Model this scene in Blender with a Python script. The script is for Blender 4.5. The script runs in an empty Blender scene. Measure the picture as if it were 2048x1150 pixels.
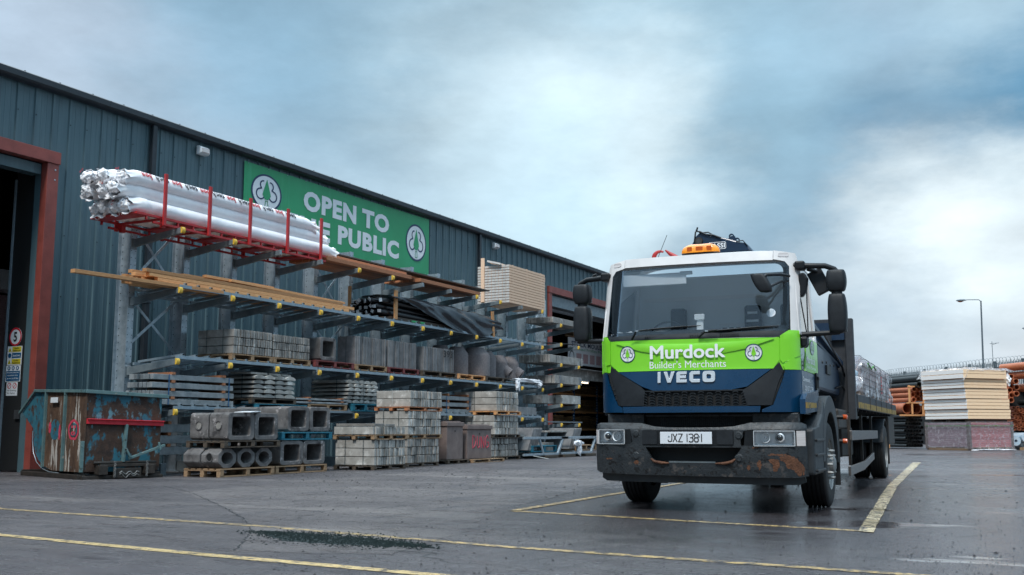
import bpy, bmesh, math, random
from math import sin, cos, pi, radians, sqrt
from mathutils import Vector, Matrix, noise
from mathutils.geometry import tessellate_polygon

random.seed(7)
R = random.uniform
scene = bpy.context.scene
COL = scene.collection

# ------------------------------------------------------------------ camera
cd = bpy.data.cameras.new('camera'); cam = bpy.data.objects.new('camera', cd); COL.objects.link(cam)
cam.location = (0, 0, 0.9)
cam.rotation_euler = (radians(90 + 7.7554), 0, radians(27.5578))
cd.sensor_width = 36; cd.lens = 36.914
cd.clip_start = 0.05; cd.clip_end = 3000
cd.dof.use_dof = True; cd.dof.focus_distance = 13.0; cd.dof.aperture_fstop = 8.0
scene.camera = cam

# ------------------------------------------------------------------ world: overcast sky
SUN_EL, SUN_AZ = 54, 192
w = bpy.data.worlds.new("World"); scene.world = w; w.use_nodes = True
nt = w.node_tree; N = nt.nodes; Lk = nt.links; N.clear()
out = N.new('ShaderNodeOutputWorld'); bg = N.new('ShaderNodeBackground'); Lk.new(bg.outputs[0], out.inputs[0])
sky = N.new('ShaderNodeTexSky'); sky.sky_type = 'NISHITA'; sky.sun_disc = False
sky.sun_elevation = radians(SUN_EL); sky.sun_rotation = radians(SUN_AZ)
bg.inputs[1].default_value = 0.1
tc = N.new('ShaderNodeTexCoord')
def srgb(r, g, b):
    f = lambda c: (c/255/12.92) if c/255 <= .04045 else ((c/255+.055)/1.055)**2.4
    return (f(r), f(g), f(b), 1)
def wnoise(scale, detail, rough, loc=(0,0,0), stretch=(1,1,2.2)):
    mp = N.new('ShaderNodeMapping'); mp.inputs['Location'].default_value = loc; mp.inputs['Scale'].default_value = stretch
    Lk.new(tc.outputs['Generated'], mp.inputs[0])
    n = N.new('ShaderNodeTexNoise'); n.inputs['Scale'].default_value = scale; n.inputs['Detail'].default_value = detail
    n.inputs['Roughness'].default_value = rough; Lk.new(mp.outputs[0], n.inputs['Vector']); return n
warp = wnoise(2.6, 9, .58)
sc = N.new('ShaderNodeVectorMath'); sc.operation = 'MULTIPLY_ADD'
Lk.new(warp.outputs['Color'], sc.inputs[0]); sc.inputs[1].default_value = (.34, .30, .26); sc.inputs[2].default_value = (-.17, -.15, -.13)
dv = N.new('ShaderNodeVectorMath'); dv.operation = 'ADD'; Lk.new(tc.outputs['Generated'], dv.inputs[0]); Lk.new(sc.outputs[0], dv.inputs[1])
col = N.new('ShaderNodeRGB'); col.outputs[0].default_value = srgb(150, 178, 198); cur = col.outputs[0]
BL = [  # direction, colour of that bank of cloud, inner and outer reach
 ((-.5, .3, .95), (236, 240, 246), .35, 1.0),
 ((-.75, .56, .36), (184, 195, 212), .1, .34),
 ((-.62, .70, .38), (150, 178, 200), .05, .20),
 ((-.50, .80, .33), (136, 168, 190), .06, .23),
 ((-.32, .88, .37), (164, 192, 210), .05, .22),
 ((-.42, .87, .255), (216, 229, 238), .05, .24),
 ((-.35, .90, .25), (228, 239, 246), .05, .15),
 ((-.43, .885, .20), (204, 224, 236), .05, .15),
 ((-.20, .93, .28), (156, 186, 206), .04, .15),
 ((-.03, .965, .245), (74, 124, 156), .06, .18),
 ((.06, .96, .24), (70, 126, 160), .05, .17),
 ((-.02, .93, .36), (170, 192, 208), .03, .14),
 ((-.08, .985, .165), (246, 249, 252), .06, .14),
 ((.0, .985, .16), (232, 237, 241), .05, .12),
 ((-.15, .985, .07), (198, 205, 216), .03, .13),
 ((-.02, .995, .07), (212, 213, 220), .03, .13),
 ((-.55, .83, .10), (196, 212, 224), .05, .22),
]
for d, c, r0, r1 in BL:
    dd = N.new('ShaderNodeVectorMath'); dd.operation = 'DISTANCE'; Lk.new(dv.outputs[0], dd.inputs[0])
    dd.inputs[1].default_value = Vector(d).normalized()
    mr = N.new('ShaderNodeMapRange'); mr.interpolation_type = 'SMOOTHSTEP'
    mr.inputs[1].default_value = r0*.3; mr.inputs[2].default_value = r1; mr.inputs[3].default_value = 1; mr.inputs[4].default_value = 0
    Lk.new(dd.outputs['Value'], mr.inputs[0])
    mx = N.new('ShaderNodeMix'); mx.data_type = 'RGBA'; Lk.new(mr.outputs[0], mx.inputs[0]); Lk.new(cur, mx.inputs[6])
    mx.inputs[7].default_value = srgb(c[0]*.955, c[1]*.995, c[2]*1.0); cur = mx.outputs[2]
# fine cloud texture
fn = wnoise(4.5, 10, .62, (3, 1, 2), (1, 1, 2.2))
mr = N.new('ShaderNodeMapRange'); mr.inputs[1].default_value = .25; mr.inputs[2].default_value = .75; mr.inputs[3].default_value = .76; mr.inputs[4].default_value = 1.22
Lk.new(fn.outputs[0], mr.inputs[0])
ml = N.new('ShaderNodeVectorMath'); ml.operation = 'SCALE'; Lk.new(cur, ml.inputs[0]); Lk.new(mr.outputs[0], ml.inputs['Scale'])
m10 = N.new('ShaderNodeVectorMath'); m10.operation = 'SCALE'; Lk.new(ml.outputs[0], m10.inputs[0]); 
sp_ = N.new('ShaderNodeSeparateXYZ'); Lk.new(tc.outputs['Generated'], sp_.inputs[0])
def wr_(src, a, b_, c, d):
    x = N.new('ShaderNodeMapRange'); x.interpolation_type = 'SMOOTHSTEP'; x.inputs[1].default_value = a; x.inputs[2].default_value = b_
    x.inputs[3].default_value = c; x.inputs[4].default_value = d; Lk.new(src, x.inputs[0]); return x.outputs[0]
def wm_(op, a, b_):
    x = N.new('ShaderNodeMath'); x.operation = op; Lk.new(a, x.inputs[0])
    if isinstance(b_, float): x.inputs[1].default_value = b_
    else: Lk.new(b_, x.inputs[1])
    return x.outputs[0]
# added: unseen sky brightened overhead, barely to the south, to light the yard
# added: unseen low southern sky dimmed, cutting frontal fill to deepen the shadows
low_ = wm_('MULTIPLY', wr_(sp_.outputs[1], .25, -.35, 0, 1), wr_(sp_.outputs[2], .05, .50, .68, 0))
inv_ = N.new('ShaderNodeMath'); inv_.operation = 'SUBTRACT'; inv_.inputs[0].default_value = 1; Lk.new(low_, inv_.inputs[1])
Lk.new(wm_('MULTIPLY', wm_('MULTIPLY', wm_('ADD', wr_(sp_.outputs[2], .42, .95, 0, 2.6), wr_(sp_.outputs[1], .35, -.7, 1.0, 1.05)), 6.5), inv_.outputs[0]), m10.inputs['Scale'])
sk = N.new('ShaderNodeVectorMath'); sk.operation = 'SCALE'; Lk.new(sky.outputs[0], sk.inputs[0]); sk.inputs['Scale'].default_value = .04
ad = N.new('ShaderNodeVectorMath'); ad.operation = 'ADD'; Lk.new(m10.outputs[0], ad.inputs[0]); Lk.new(sk.outputs[0], ad.inputs[1])
Lk.new(ad.outputs[0], bg.inputs[0])

sl = bpy.data.lights.new('sun', 'SUN'); so = bpy.data.objects.new('sun', sl); COL.objects.link(so)
sl.energy = 1.5; sl.angle = radians(12); sl.color = (1, .96, .9)
# light from behind the camera and to the right
sd = Vector((sin(radians(SUN_AZ))*-1*cos(radians(SUN_EL)), -abs(cos(radians(SUN_AZ)))*cos(radians(SUN_EL)), sin(radians(SUN_EL))))
so.rotation_euler = sd.to_track_quat('Z', 'Y').to_euler()
scene.view_settings.view_transform = 'Standard'; scene.view_settings.look = 'None'
scene.view_settings.exposure = 0.78; scene.view_settings.gamma = 1; scene.view_settings.use_curve_mapping = False

# ------------------------------------------------------------------ materials
MATS = {}
def mat(name, c1, c2=None, rough=.6, metal=0, ns=4, det=6, bump=0, bs=30, island=0, lo=.35, hi=.65,
        spots=(), stretch=(1,1,1), coat=0, rvar=0, emit=None, spec=.5, vary=True, lines=None):
    """spots: (colour, scale, threshold, softness, stretch) laid on top of the base by noise"""
    m = bpy.data.materials.new(name); m.use_nodes = True; t = m.node_tree; n = t.nodes; l = t.links
    b = n['Principled BSDF']; MATS[name] = m
    b.inputs['Roughness'].default_value = rough; b.inputs['Metallic'].default_value = metal
    b.inputs['Specular IOR Level'].default_value = spec
    if coat: b.inputs['Coat Weight'].default_value = coat; b.inputs['Coat Roughness'].default_value = .08
    if emit:
        b.inputs['Emission Color'].default_value = (*c1, 1); b.inputs['Emission Strength'].default_value = emit
    tcn = n.new('ShaderNodeTexCoord'); vec = tcn.outputs['Object']
    if vary:
        oi = n.new('ShaderNodeObjectInfo'); va = n.new('ShaderNodeVectorMath'); va.operation = 'MULTIPLY_ADD'
        cb = n.new('ShaderNodeCombineXYZ')
        for i in range(3): l.new(oi.outputs['Random'], cb.inputs[i])
        va.inputs[1].default_value = (17, 13, 19); l.new(cb.outputs[0], va.inputs[0]); l.new(vec, va.inputs[2]); vec = va.outputs[0]
    def noi(scale, detail, st=(1,1,1), r=.6):
        mp = n.new('ShaderNodeMapping'); mp.inputs['Scale'].default_value = st; l.new(vec, mp.inputs[0])
        x = n.new('ShaderNodeTexNoise'); x.inputs['Scale'].default_value = scale; x.inputs['Detail'].default_value = detail
        x.inputs['Roughness'].default_value = r; l.new(mp.outputs[0], x.inputs['Vector']); return x.outputs[0]
    def rng(src, a, bb, c, d):
        x = n.new('ShaderNodeMapRange'); x.inputs[1].default_value = a; x.inputs[2].default_value = bb
        x.inputs[3].default_value = c; x.inputs[4].default_value = d; l.new(src, x.inputs[0]); return x.outputs[0]
    def mix(f, a, c):
        x = n.new('ShaderNodeMix'); x.data_type = 'RGBA'; l.new(f, x.inputs[0])
        if isinstance(a, tuple): x.inputs[6].default_value = (*a, 1)
        else: l.new(a, x.inputs[6])
        x.inputs[7].default_value = (*c, 1); return x.outputs[2]
    cur = None
    if c2: cur = mix(rng(noi(ns, det, stretch), lo, hi, 0, 1), c1, c2)
    for s in spots:
        c, scl, th, sf = s[:4]; st = s[4] if len(s) > 4 else (1,1,1)
        cur = mix(rng(noi(scl, 8, st, .65), th, th+sf, 0, 1), cur if cur else c1, c)
    if island:
        g = n.new('ShaderNodeNewGeometry'); hv = n.new('ShaderNodeHueSaturation')
        if cur: l.new(cur, hv.inputs['Color'])
        else: hv.inputs['Color'].default_value = (*c1, 1)
        l.new(rng(g.outputs['Random Per Island'], 0, 1, 1-island, 1+island), hv.inputs['Value']); cur = hv.outputs[0]
    if cur: l.new(cur, b.inputs['Base Color'])
    else: b.inputs['Base Color'].default_value = (*c1, 1)
    if rvar: l.new(rng(noi(ns*2.3, 5), .3, .7, rough-rvar, rough+rvar), b.inputs['Roughness'])
    if bump:
        bp = n.new('ShaderNodeBump'); bp.inputs['Strength'].default_value = bump; bp.inputs['Distance'].default_value = .02
        l.new(noi(bs, 5), bp.inputs['Height']); l.new(bp.outputs[0], b.inputs['Normal'])
    return m

mat('cladding', (.060,.110,.132), (.082,.138,.160), rough=.42, ns=1.2, stretch=(1,6,.25), spots=[((.038,.068,.082), 2.2, .54, .2, (1,3.5,.22)), ((.13,.18,.20), 5, .64, .12, (1,6,.12)), ((.03,.045,.05), 7, .66, .1, (1,4,.3))], rvar=.08, vary=False)
mat('gutter', (.012,.017,.023), (.020,.027,.035), rough=.45, ns=2)
mat('red_steel', (.20,.045,.035), (.27,.062,.048), rough=.5, ns=3, spots=[((.34,.12,.09), 9, .70, .1)], rvar=.1)
mat('black_panel', (.006,.007,.008), rough=.75)
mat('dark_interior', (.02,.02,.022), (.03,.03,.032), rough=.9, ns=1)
mat('galv', (.30,.37,.42), (.46,.53,.58), rough=.38, metal=.55, ns=7, spots=[((.58,.65,.70), 26, .58, .2), ((.16,.20,.23), 3, .66, .2)], rvar=.12)
mat('galv_arm', (.16,.20,.225), (.24,.28,.30), rough=.42, metal=.35, ns=6, spots=[((.26,.33,.37), 24, .62, .2)], rvar=.1)
mat('galv_rail', (.22,.29,.34), (.30,.37,.42), rough=.4, metal=.35, ns=9, spots=[((.10,.14,.17), 12, .66, .15)])
mat('yellow_cap', (.66,.39,.03), (.80,.52,.08), rough=.55, ns=20, spots=[((.25,.18,.07), 18, .60, .1)])
mat('hole', (.008,.009,.01), rough=.9)
mat('wrap_white', (.86,.85,.87), (.92,.91,.92), rough=.42, ns=6, bump=.25, bs=9)
mat('red_paint', (.38,.018,.022), (.46,.03,.03), rough=.42, ns=8, spots=[((.09,.03,.03), 14, .64, .1)], rvar=.1)
mat('ink_red', (.50,.02,.03), rough=.6)
mat('ink_dark', (.03,.035,.05), rough=.6)
mat('timber', (.46,.205,.080), (.66,.36,.16), rough=.7, ns=9, stretch=(14,1,14), island=.3, spots=[((.16,.075,.03), 6, .66, .15, (6,1,6))], bump=.2, bs=60)
mat('timber_brown', (.27,.095,.042), (.42,.18,.085), rough=.65, ns=9, stretch=(14,1,14), island=.5, spots=[((.06,.028,.016), 4, .62, .15, (4,.6,4))], bump=.2, bs=60)
mat('timber_dark', (.035,.024,.018), (.07,.045,.03), rough=.55, ns=9, stretch=(10,1,10), island=.3)
mat('timber_pale', (.84,.54,.36), (.90,.64,.46), rough=.7, ns=8, stretch=(12,1,12), island=.14)
mat('timber_end', (.56,.54,.52), (.70,.67,.63), rough=.8, ns=14, island=.16)
mat('pallet_wood', (.20,.125,.07), (.31,.20,.115), rough=.8, ns=9, stretch=(3,3,8), island=.3, spots=[((.08,.055,.04), 6, .62, .14)], bump=.2, bs=50)
mat('pallet_dark', (.045,.036,.028), (.09,.065,.045), rough=.8, ns=9, island=.3, spots=[((.18,.11,.06), 7, .66, .1)], bump=.2, bs=50)
mat('pallet_red', (.12,.026,.026), (.17,.04,.036), rough=.75, ns=9, island=.25, spots=[((.07,.04,.035), 9, .66, .14)])
mat('pallet_blue', (.008,.10,.15), (.012,.15,.22), rough=.7, ns=9, island=.2, spots=[((.08,.07,.05), 10, .68, .1)])
mat('concrete', (.17,.16,.148), (.29,.275,.255), rough=.85, ns=5, island=.36, spots=[((.42,.41,.39), 3.5, .57, .14), ((.075,.075,.072), 4, .64, .12)], bump=.35, bs=70)
mat('concrete_pale', (.23,.22,.20), (.37,.355,.33), rough=.85, ns=3.5, island=.30, spots=[((.55,.54,.51), 2.8, .54, .14), ((.14,.14,.135), 5, .64, .12)], bump=.3, bs=70)
mat('concrete_dark', (.10,.095,.094), (.17,.16,.157), rough=.9, ns=5, island=.12, spots=[((.38,.35,.345), 6, .60, .06), ((.045,.042,.043), 3.2, .54, .12)], bump=.6, bs=60)
mat('concrete_blue', (.16,.175,.183), (.26,.28,.29), rough=.8, ns=6, island=.14, spots=[((.40,.43,.44), 5, .66, .14)], bump=.3, bs=60)
mat('slab_grey', (.14,.14,.145), (.21,.21,.212), rough=.85, ns=5, island=.24, spots=[((.27,.26,.26), 12, .66, .1)], bump=.4, bs=90)
mat('clay_brown', (.155,.115,.105), (.215,.165,.15), rough=.85, ns=4, spots=[((.30,.24,.22), 14, .68, .1), ((.09,.07,.065), 3, .6, .2)], bump=.4, bs=80)
mat('pot', (.14,.125,.13), (.20,.18,.18), rough=.9, ns=22, spots=[((.38,.33,.31), 30, .66, .06), ((.06,.055,.06), 34, .66, .06)], bump=.6, bs=55)
mat('spray_red', (.55,.05,.09), rough=.6)
mat('spray_black', (.012,.012,.014), rough=.6)
mat('strap_dark', (.012,.035,.045), rough=.5)
mat('strap_white', (.5,.52,.5), rough=.5)
mat('strap_blue', (.01,.09,.22), rough=.5)
mat('black_sheet', (.010,.015,.021), (.018,.025,.033), rough=.24, ns=4, bump=.25, bs=8)
mat('foil', (.75,.76,.78), rough=.35, metal=.2)
mat('black_tube', (.010,.011,.013), rough=.25)
mat('green_tag', (.02,.32,.10), rough=.5)
mat('skip_rust', (.022,.013,.010), (.060,.030,.017), rough=.7, ns=3, spots=[((.055,.028,.018), 9, .5, .1), ((.018,.12,.17), 2.6, .52, .05, (1,1,.6)), ((.09,.22,.27), 4.2, .58, .05, (1,1,.5)), ((.30,.25,.20), 7, .67, .04, (1,1,.4)), ((.025,.014,.01), 8, .60, .05), ((.19,.10,.05), 5, .68, .08, (1,1,.4))], bump=.35, bs=30, rvar=.15, vary=False)
mat('skip_rust_pale', (.050,.027,.017), (.12,.066,.038), rough=.75, ns=3, stretch=(2,2,.6), spots=[((.42,.39,.35), 3, .55, .05, (2.5,2.5,.4)), ((.035,.018,.012), 7, .56, .1), ((.02,.16,.26), 3, .70, .03)], bump=.35, bs=30, vary=False)
mat('skip_blue', (.015,.10,.15), (.04,.16,.21), rough=.6, ns=4, spots=[((.06,.035,.025), 6, .52, .08), ((.30,.32,.31), 7, .66, .08), ((.01,.04,.055), 4, .62, .1)], vary=False)
mat('skip_rim', (.07,.14,.15), (.12,.20,.20), rough=.6, ns=6, spots=[((.30,.28,.24), 9, .64, .1), ((.03,.03,.025), 7, .58, .1)])
mat('skip_red', (.60,.02,.035), (.68,.04,.06), rough=.4, ns=6, spots=[((.07,.02,.02), 11, .68, .06)])
mat('iron', (.022,.02,.018), (.05,.04,.033), rough=.6, metal=.2, ns=8, spots=[((.13,.10,.075), 14, .68, .1)])
mat('white_label', (.72,.74,.76), rough=.5)
mat('banner_green', (.022,.30,.115), (.028,.34,.14), rough=.4, ns=.7, spots=[((.055,.38,.19), 1.2, .56, .2, (1,5,.35)), ((.015,.24,.09), 2.2, .62, .2, (1,5,.3))], vary=False)  # lighter and darker vertical streaks paint in the light and shade of creases
mat('banner_white', (.74,.77,.80), (.82,.84,.86), rough=.45, ns=3)
mat('navy', (.012,.035,.10), rough=.4)
mat('sign_blue', (.01,.09,.20), rough=.4)
mat('sign_yellow', (.62,.50,.03), rough=.4)
mat('sign_red', (.55,.015,.03), rough=.4)
mat('lamp_white', (.75,.78,.80), (.66,.70,.73), rough=.35, ns=5)
mat('steel_dark', (.045,.05,.055), (.07,.075,.08), rough=.5, metal=.4, ns=5)
mat('warm_light', (1.0,.62,.30), emit=4.0)
mat('tube_light', (1.0,.80,.55), emit=2.2)
mat('brick_pack', (.42,.26,.28), (.60,.42,.42), rough=.85, ns=8, stretch=(1,1,8))
mat('interior_wood', (.10,.055,.025), (.30,.18,.08), rough=.8, ns=2.5, stretch=(1,1,6), island=.35)
# truck
mat('paint_green', (.215,.66,.030), (.235,.69,.035), rough=.32, coat=.5, ns=4, spots=[((.17,.46,.03), 26, .70, .05)], rvar=.05)
mat('paint_blue', (.001,.030,.080), (.002,.036,.092), rough=.3, coat=.45, ns=3, spots=[((.02,.035,.06), 9, .66, .12)], rvar=.06)
mat('paint_white', (.72,.70,.69), (.64,.62,.61), rough=.35, coat=.4, ns=5, spots=[((.30,.27,.24), 30, .71, .05)], rvar=.05)
mat('paint_navy', (.003,.018,.048), (.006,.026,.06), rough=.4, coat=.2, ns=3)
mat('plastic_dark', (.010,.012,.015), (.016,.019,.023), rough=.5, spec=.35, ns=12, bump=.1, bs=120)
mat('plastic_black', (.005,.006,.008), (.009,.011,.013), rough=.45, spec=.35, ns=9)
mat('plastic_grey', (.018,.022,.026), (.028,.033,.038), rough=.5, spec=.35, ns=9, bump=.1, bs=140, spots=[((.08,.085,.09), 18, .68, .1)])
mat('bumper', (.013,.017,.021), (.026,.031,.035), rough=.48, ns=5, spots=[((.075,.066,.062), 7, .57, .07), ((.006,.006,.007), 16, .56, .025), ((.09,.045,.028), 11, .69, .03)], bump=.3, bs=45, rvar=.1, vary=False)
mat('rust', (.085,.034,.017), (.15,.062,.030), rough=.8, ns=14, bump=.6, bs=50)
mat('valance', (.026,.030,.034), (.042,.047,.050), rough=.5, metal=.2, ns=4, spots=[((.03,.026,.024), 10, .62, .1)])
mat('mesh_black', (.006,.007,.008), rough=.7)
mat('rubber', (.010,.010,.011), (.020,.020,.021), rough=.7, ns=6, spots=[((.06,.06,.062), 9, .66, .1)], bump=.2, bs=60)
mat('rim', (.22,.22,.22), (.32,.32,.31), rough=.5, metal=.5, ns=6, spots=[((.08,.06,.045), 9, .6, .12)])
mat('chrome', (.82,.84,.86), rough=.22, metal=.55, vary=False)
mat('reflector', (.93,.94,.95), rough=.35, metal=0, vary=False)
mat('lens_dark', (.02,.022,.025), rough=.08, coat=1)
mat('amber', (.80,.22,.008), (.92,.32,.02), rough=.18, ns=6, coat=.8)
mat('amber_dark', (.40,.07,.006), rough=.3)
mat('orange_lens', (.55,.09,.02), rough=.2, coat=.7)
mat('pearl_lens', (.60,.56,.55), (.50,.46,.45), rough=.2, ns=3, stretch=(1,1,18), coat=.8)
mat('plate_white', (.70,.73,.77), rough=.3, coat=.3)
mat('decal_white', (.86,.87,.88), rough=.4)
mat('seat_cloth', (.02,.024,.03), (.035,.04,.05), rough=.9, ns=20)
mat('cab_grey', (.80,.85,.88), rough=.8)
mat('cab_pale', (.78,.80,.82), rough=.7)
mat('hook_red', (.42,.02,.02), (.34,.02,.02), rough=.45, ns=8, spots=[((.1,.03,.03), 12, .64, .1)])
mat('bed_yellow', (.40,.24,.02), (.32,.19,.03), rough=.6, ns=8, spots=[((.05,.045,.035), 9, .52, .1)])
mat('bed_steel', (.016,.020,.027), (.035,.038,.044), rough=.6, ns=6, spots=[((.13,.075,.045), 8, .66, .1)])
mat('alu', (.12,.12,.125), (.20,.18,.165), rough=.35, metal=.6, ns=4, stretch=(8,1,8))
mat('load_pack', (.46,.37,.35), (.60,.50,.46), rough=.6, ns=5, stretch=(1,1,8), island=.2)
mat('strap_green', (.05,.25,.03), rough=.6)
# stock on the right
mat('pipe_black', (.012,.016,.018), (.022,.028,.030), rough=.4, ns=6)
mat('pipe_orange', (.36,.105,.045), (.46,.15,.07), rough=.42, ns=5)
mat('foam_yellow', (.86,.58,.35), (.92,.68,.46), rough=.8, ns=7, stretch=(1,1,8), island=.1)
mat('foam_white', (.86,.82,.79), (.92,.89,.86), rough=.5, ns=6, stretch=(1,1,7), island=.1)
mat('wrap_pink', (.26,.18,.21), (.36,.26,.29), rough=.4, ns=7, stretch=(1,1,9), spots=[((.50,.45,.48), 9, .68, .06)], island=.12)
mat('foam_pink', (.42,.13,.14), (.50,.20,.20), rough=.6, ns=6, stretch=(1,1,8), island=.2, spots=[((.55,.45,.46), 12, .66, .07)])
mat('card', (.12,.085,.08), rough=.8)
mat('fence_steel', (.12,.15,.165), (.17,.20,.215), rough=.5, metal=.3, ns=6)
mat('bund', (.012,.014,.016), rough=.9)
mat('pole_steel', (.11,.14,.16), (.15,.18,.20), rough=.5, metal=.3, ns=3)
mat('roll_blue', (.35,.50,.62), (.55,.62,.68), rough=.35, ns=6, spots=[((.02,.16,.36), 4, .60, .05)])

# see-through films and glass
def film(name, tint, gloss, rough, alpha, ns=8, lo=.5, hi=.7, base=.10):
    m = bpy.data.materials.new(name); m.use_nodes = True; t = m.node_tree; n = t.nodes; l = t.links; n.clear(); MATS[name] = m
    o = n.new('ShaderNodeOutputMaterial'); tr = n.new('ShaderNodeBsdfTransparent'); tr.inputs[0].default_value = (*tint, 1)
    g = n.new('ShaderNodeBsdfGlossy'); g.inputs[0].default_value = (*gloss, 1); g.inputs['Roughness'].default_value = rough
    mx = n.new('ShaderNodeMixShader'); l.new(tr.outputs[0], mx.inputs[1])
    if alpha:   # cloudy polythene
        df = n.new('ShaderNodeBsdfDiffuse'); df.inputs[0].default_value = (.75, .74, .76, 1)
        m2 = n.new('ShaderNodeMixShader'); m2.inputs[0].default_value = .6; l.new(g.outputs[0], m2.inputs[1]); l.new(df.outputs[0], m2.inputs[2])
        l.new(m2.outputs[0], mx.inputs[2])
        tcn = n.new('ShaderNodeTexCoord'); x = n.new('ShaderNodeTexNoise'); x.inputs['Scale'].default_value = ns; x.inputs['Detail'].default_value = 7
        x.inputs['Distortion'].default_value = 1.2
        l.new(tcn.outputs['Object'], x.inputs['Vector']); r = n.new('ShaderNodeMapRange'); r.inputs[1].default_value = lo; r.inputs[2].default_value = hi
        r.inputs[3].default_value = alpha*.35; r.inputs[4].default_value = min(1, alpha*1.6); l.new(x.outputs[0], r.inputs[0]); l.new(r.outputs[0], mx.inputs[0])
        bp = n.new('ShaderNodeBump'); bp.inputs['Strength'].default_value = .8; bp.inputs['Distance'].default_value = .05
        l.new(x.outputs[0], bp.inputs['Height']); l.new(bp.outputs[0], g.inputs['Normal'])
    else:
        l.new(g.outputs[0], mx.inputs[2])
        f = n.new('ShaderNodeFresnel'); f.inputs[0].default_value = 1.5; ad = n.new('ShaderNodeMath'); ad.operation = 'MULTIPLY_ADD'
        ad.inputs[1].default_value = 1.15; ad.inputs[2].default_value = base; l.new(f.outputs[0], ad.inputs[0]); l.new(ad.outputs[0], mx.inputs[0])
    l.new(mx.outputs[0], o.inputs[0]); return m
film('glass', (.96,.98,.99), (.62,.68,.74), .03, 0, base=.0)
film('side_glass', (.72,.78,.82), (1,1,1), .01, 0, base=.03)
film('clear_lens', (.98,.98,.98), (.7,.7,.7), .02, 0, base=-.045)
film('polythene', (.9,.9,.92), (1,1,1), .18, .34)
film('polythene_thick', (.85,.85,.88), (1,1,1), .2, .62, ns=5)

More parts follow.
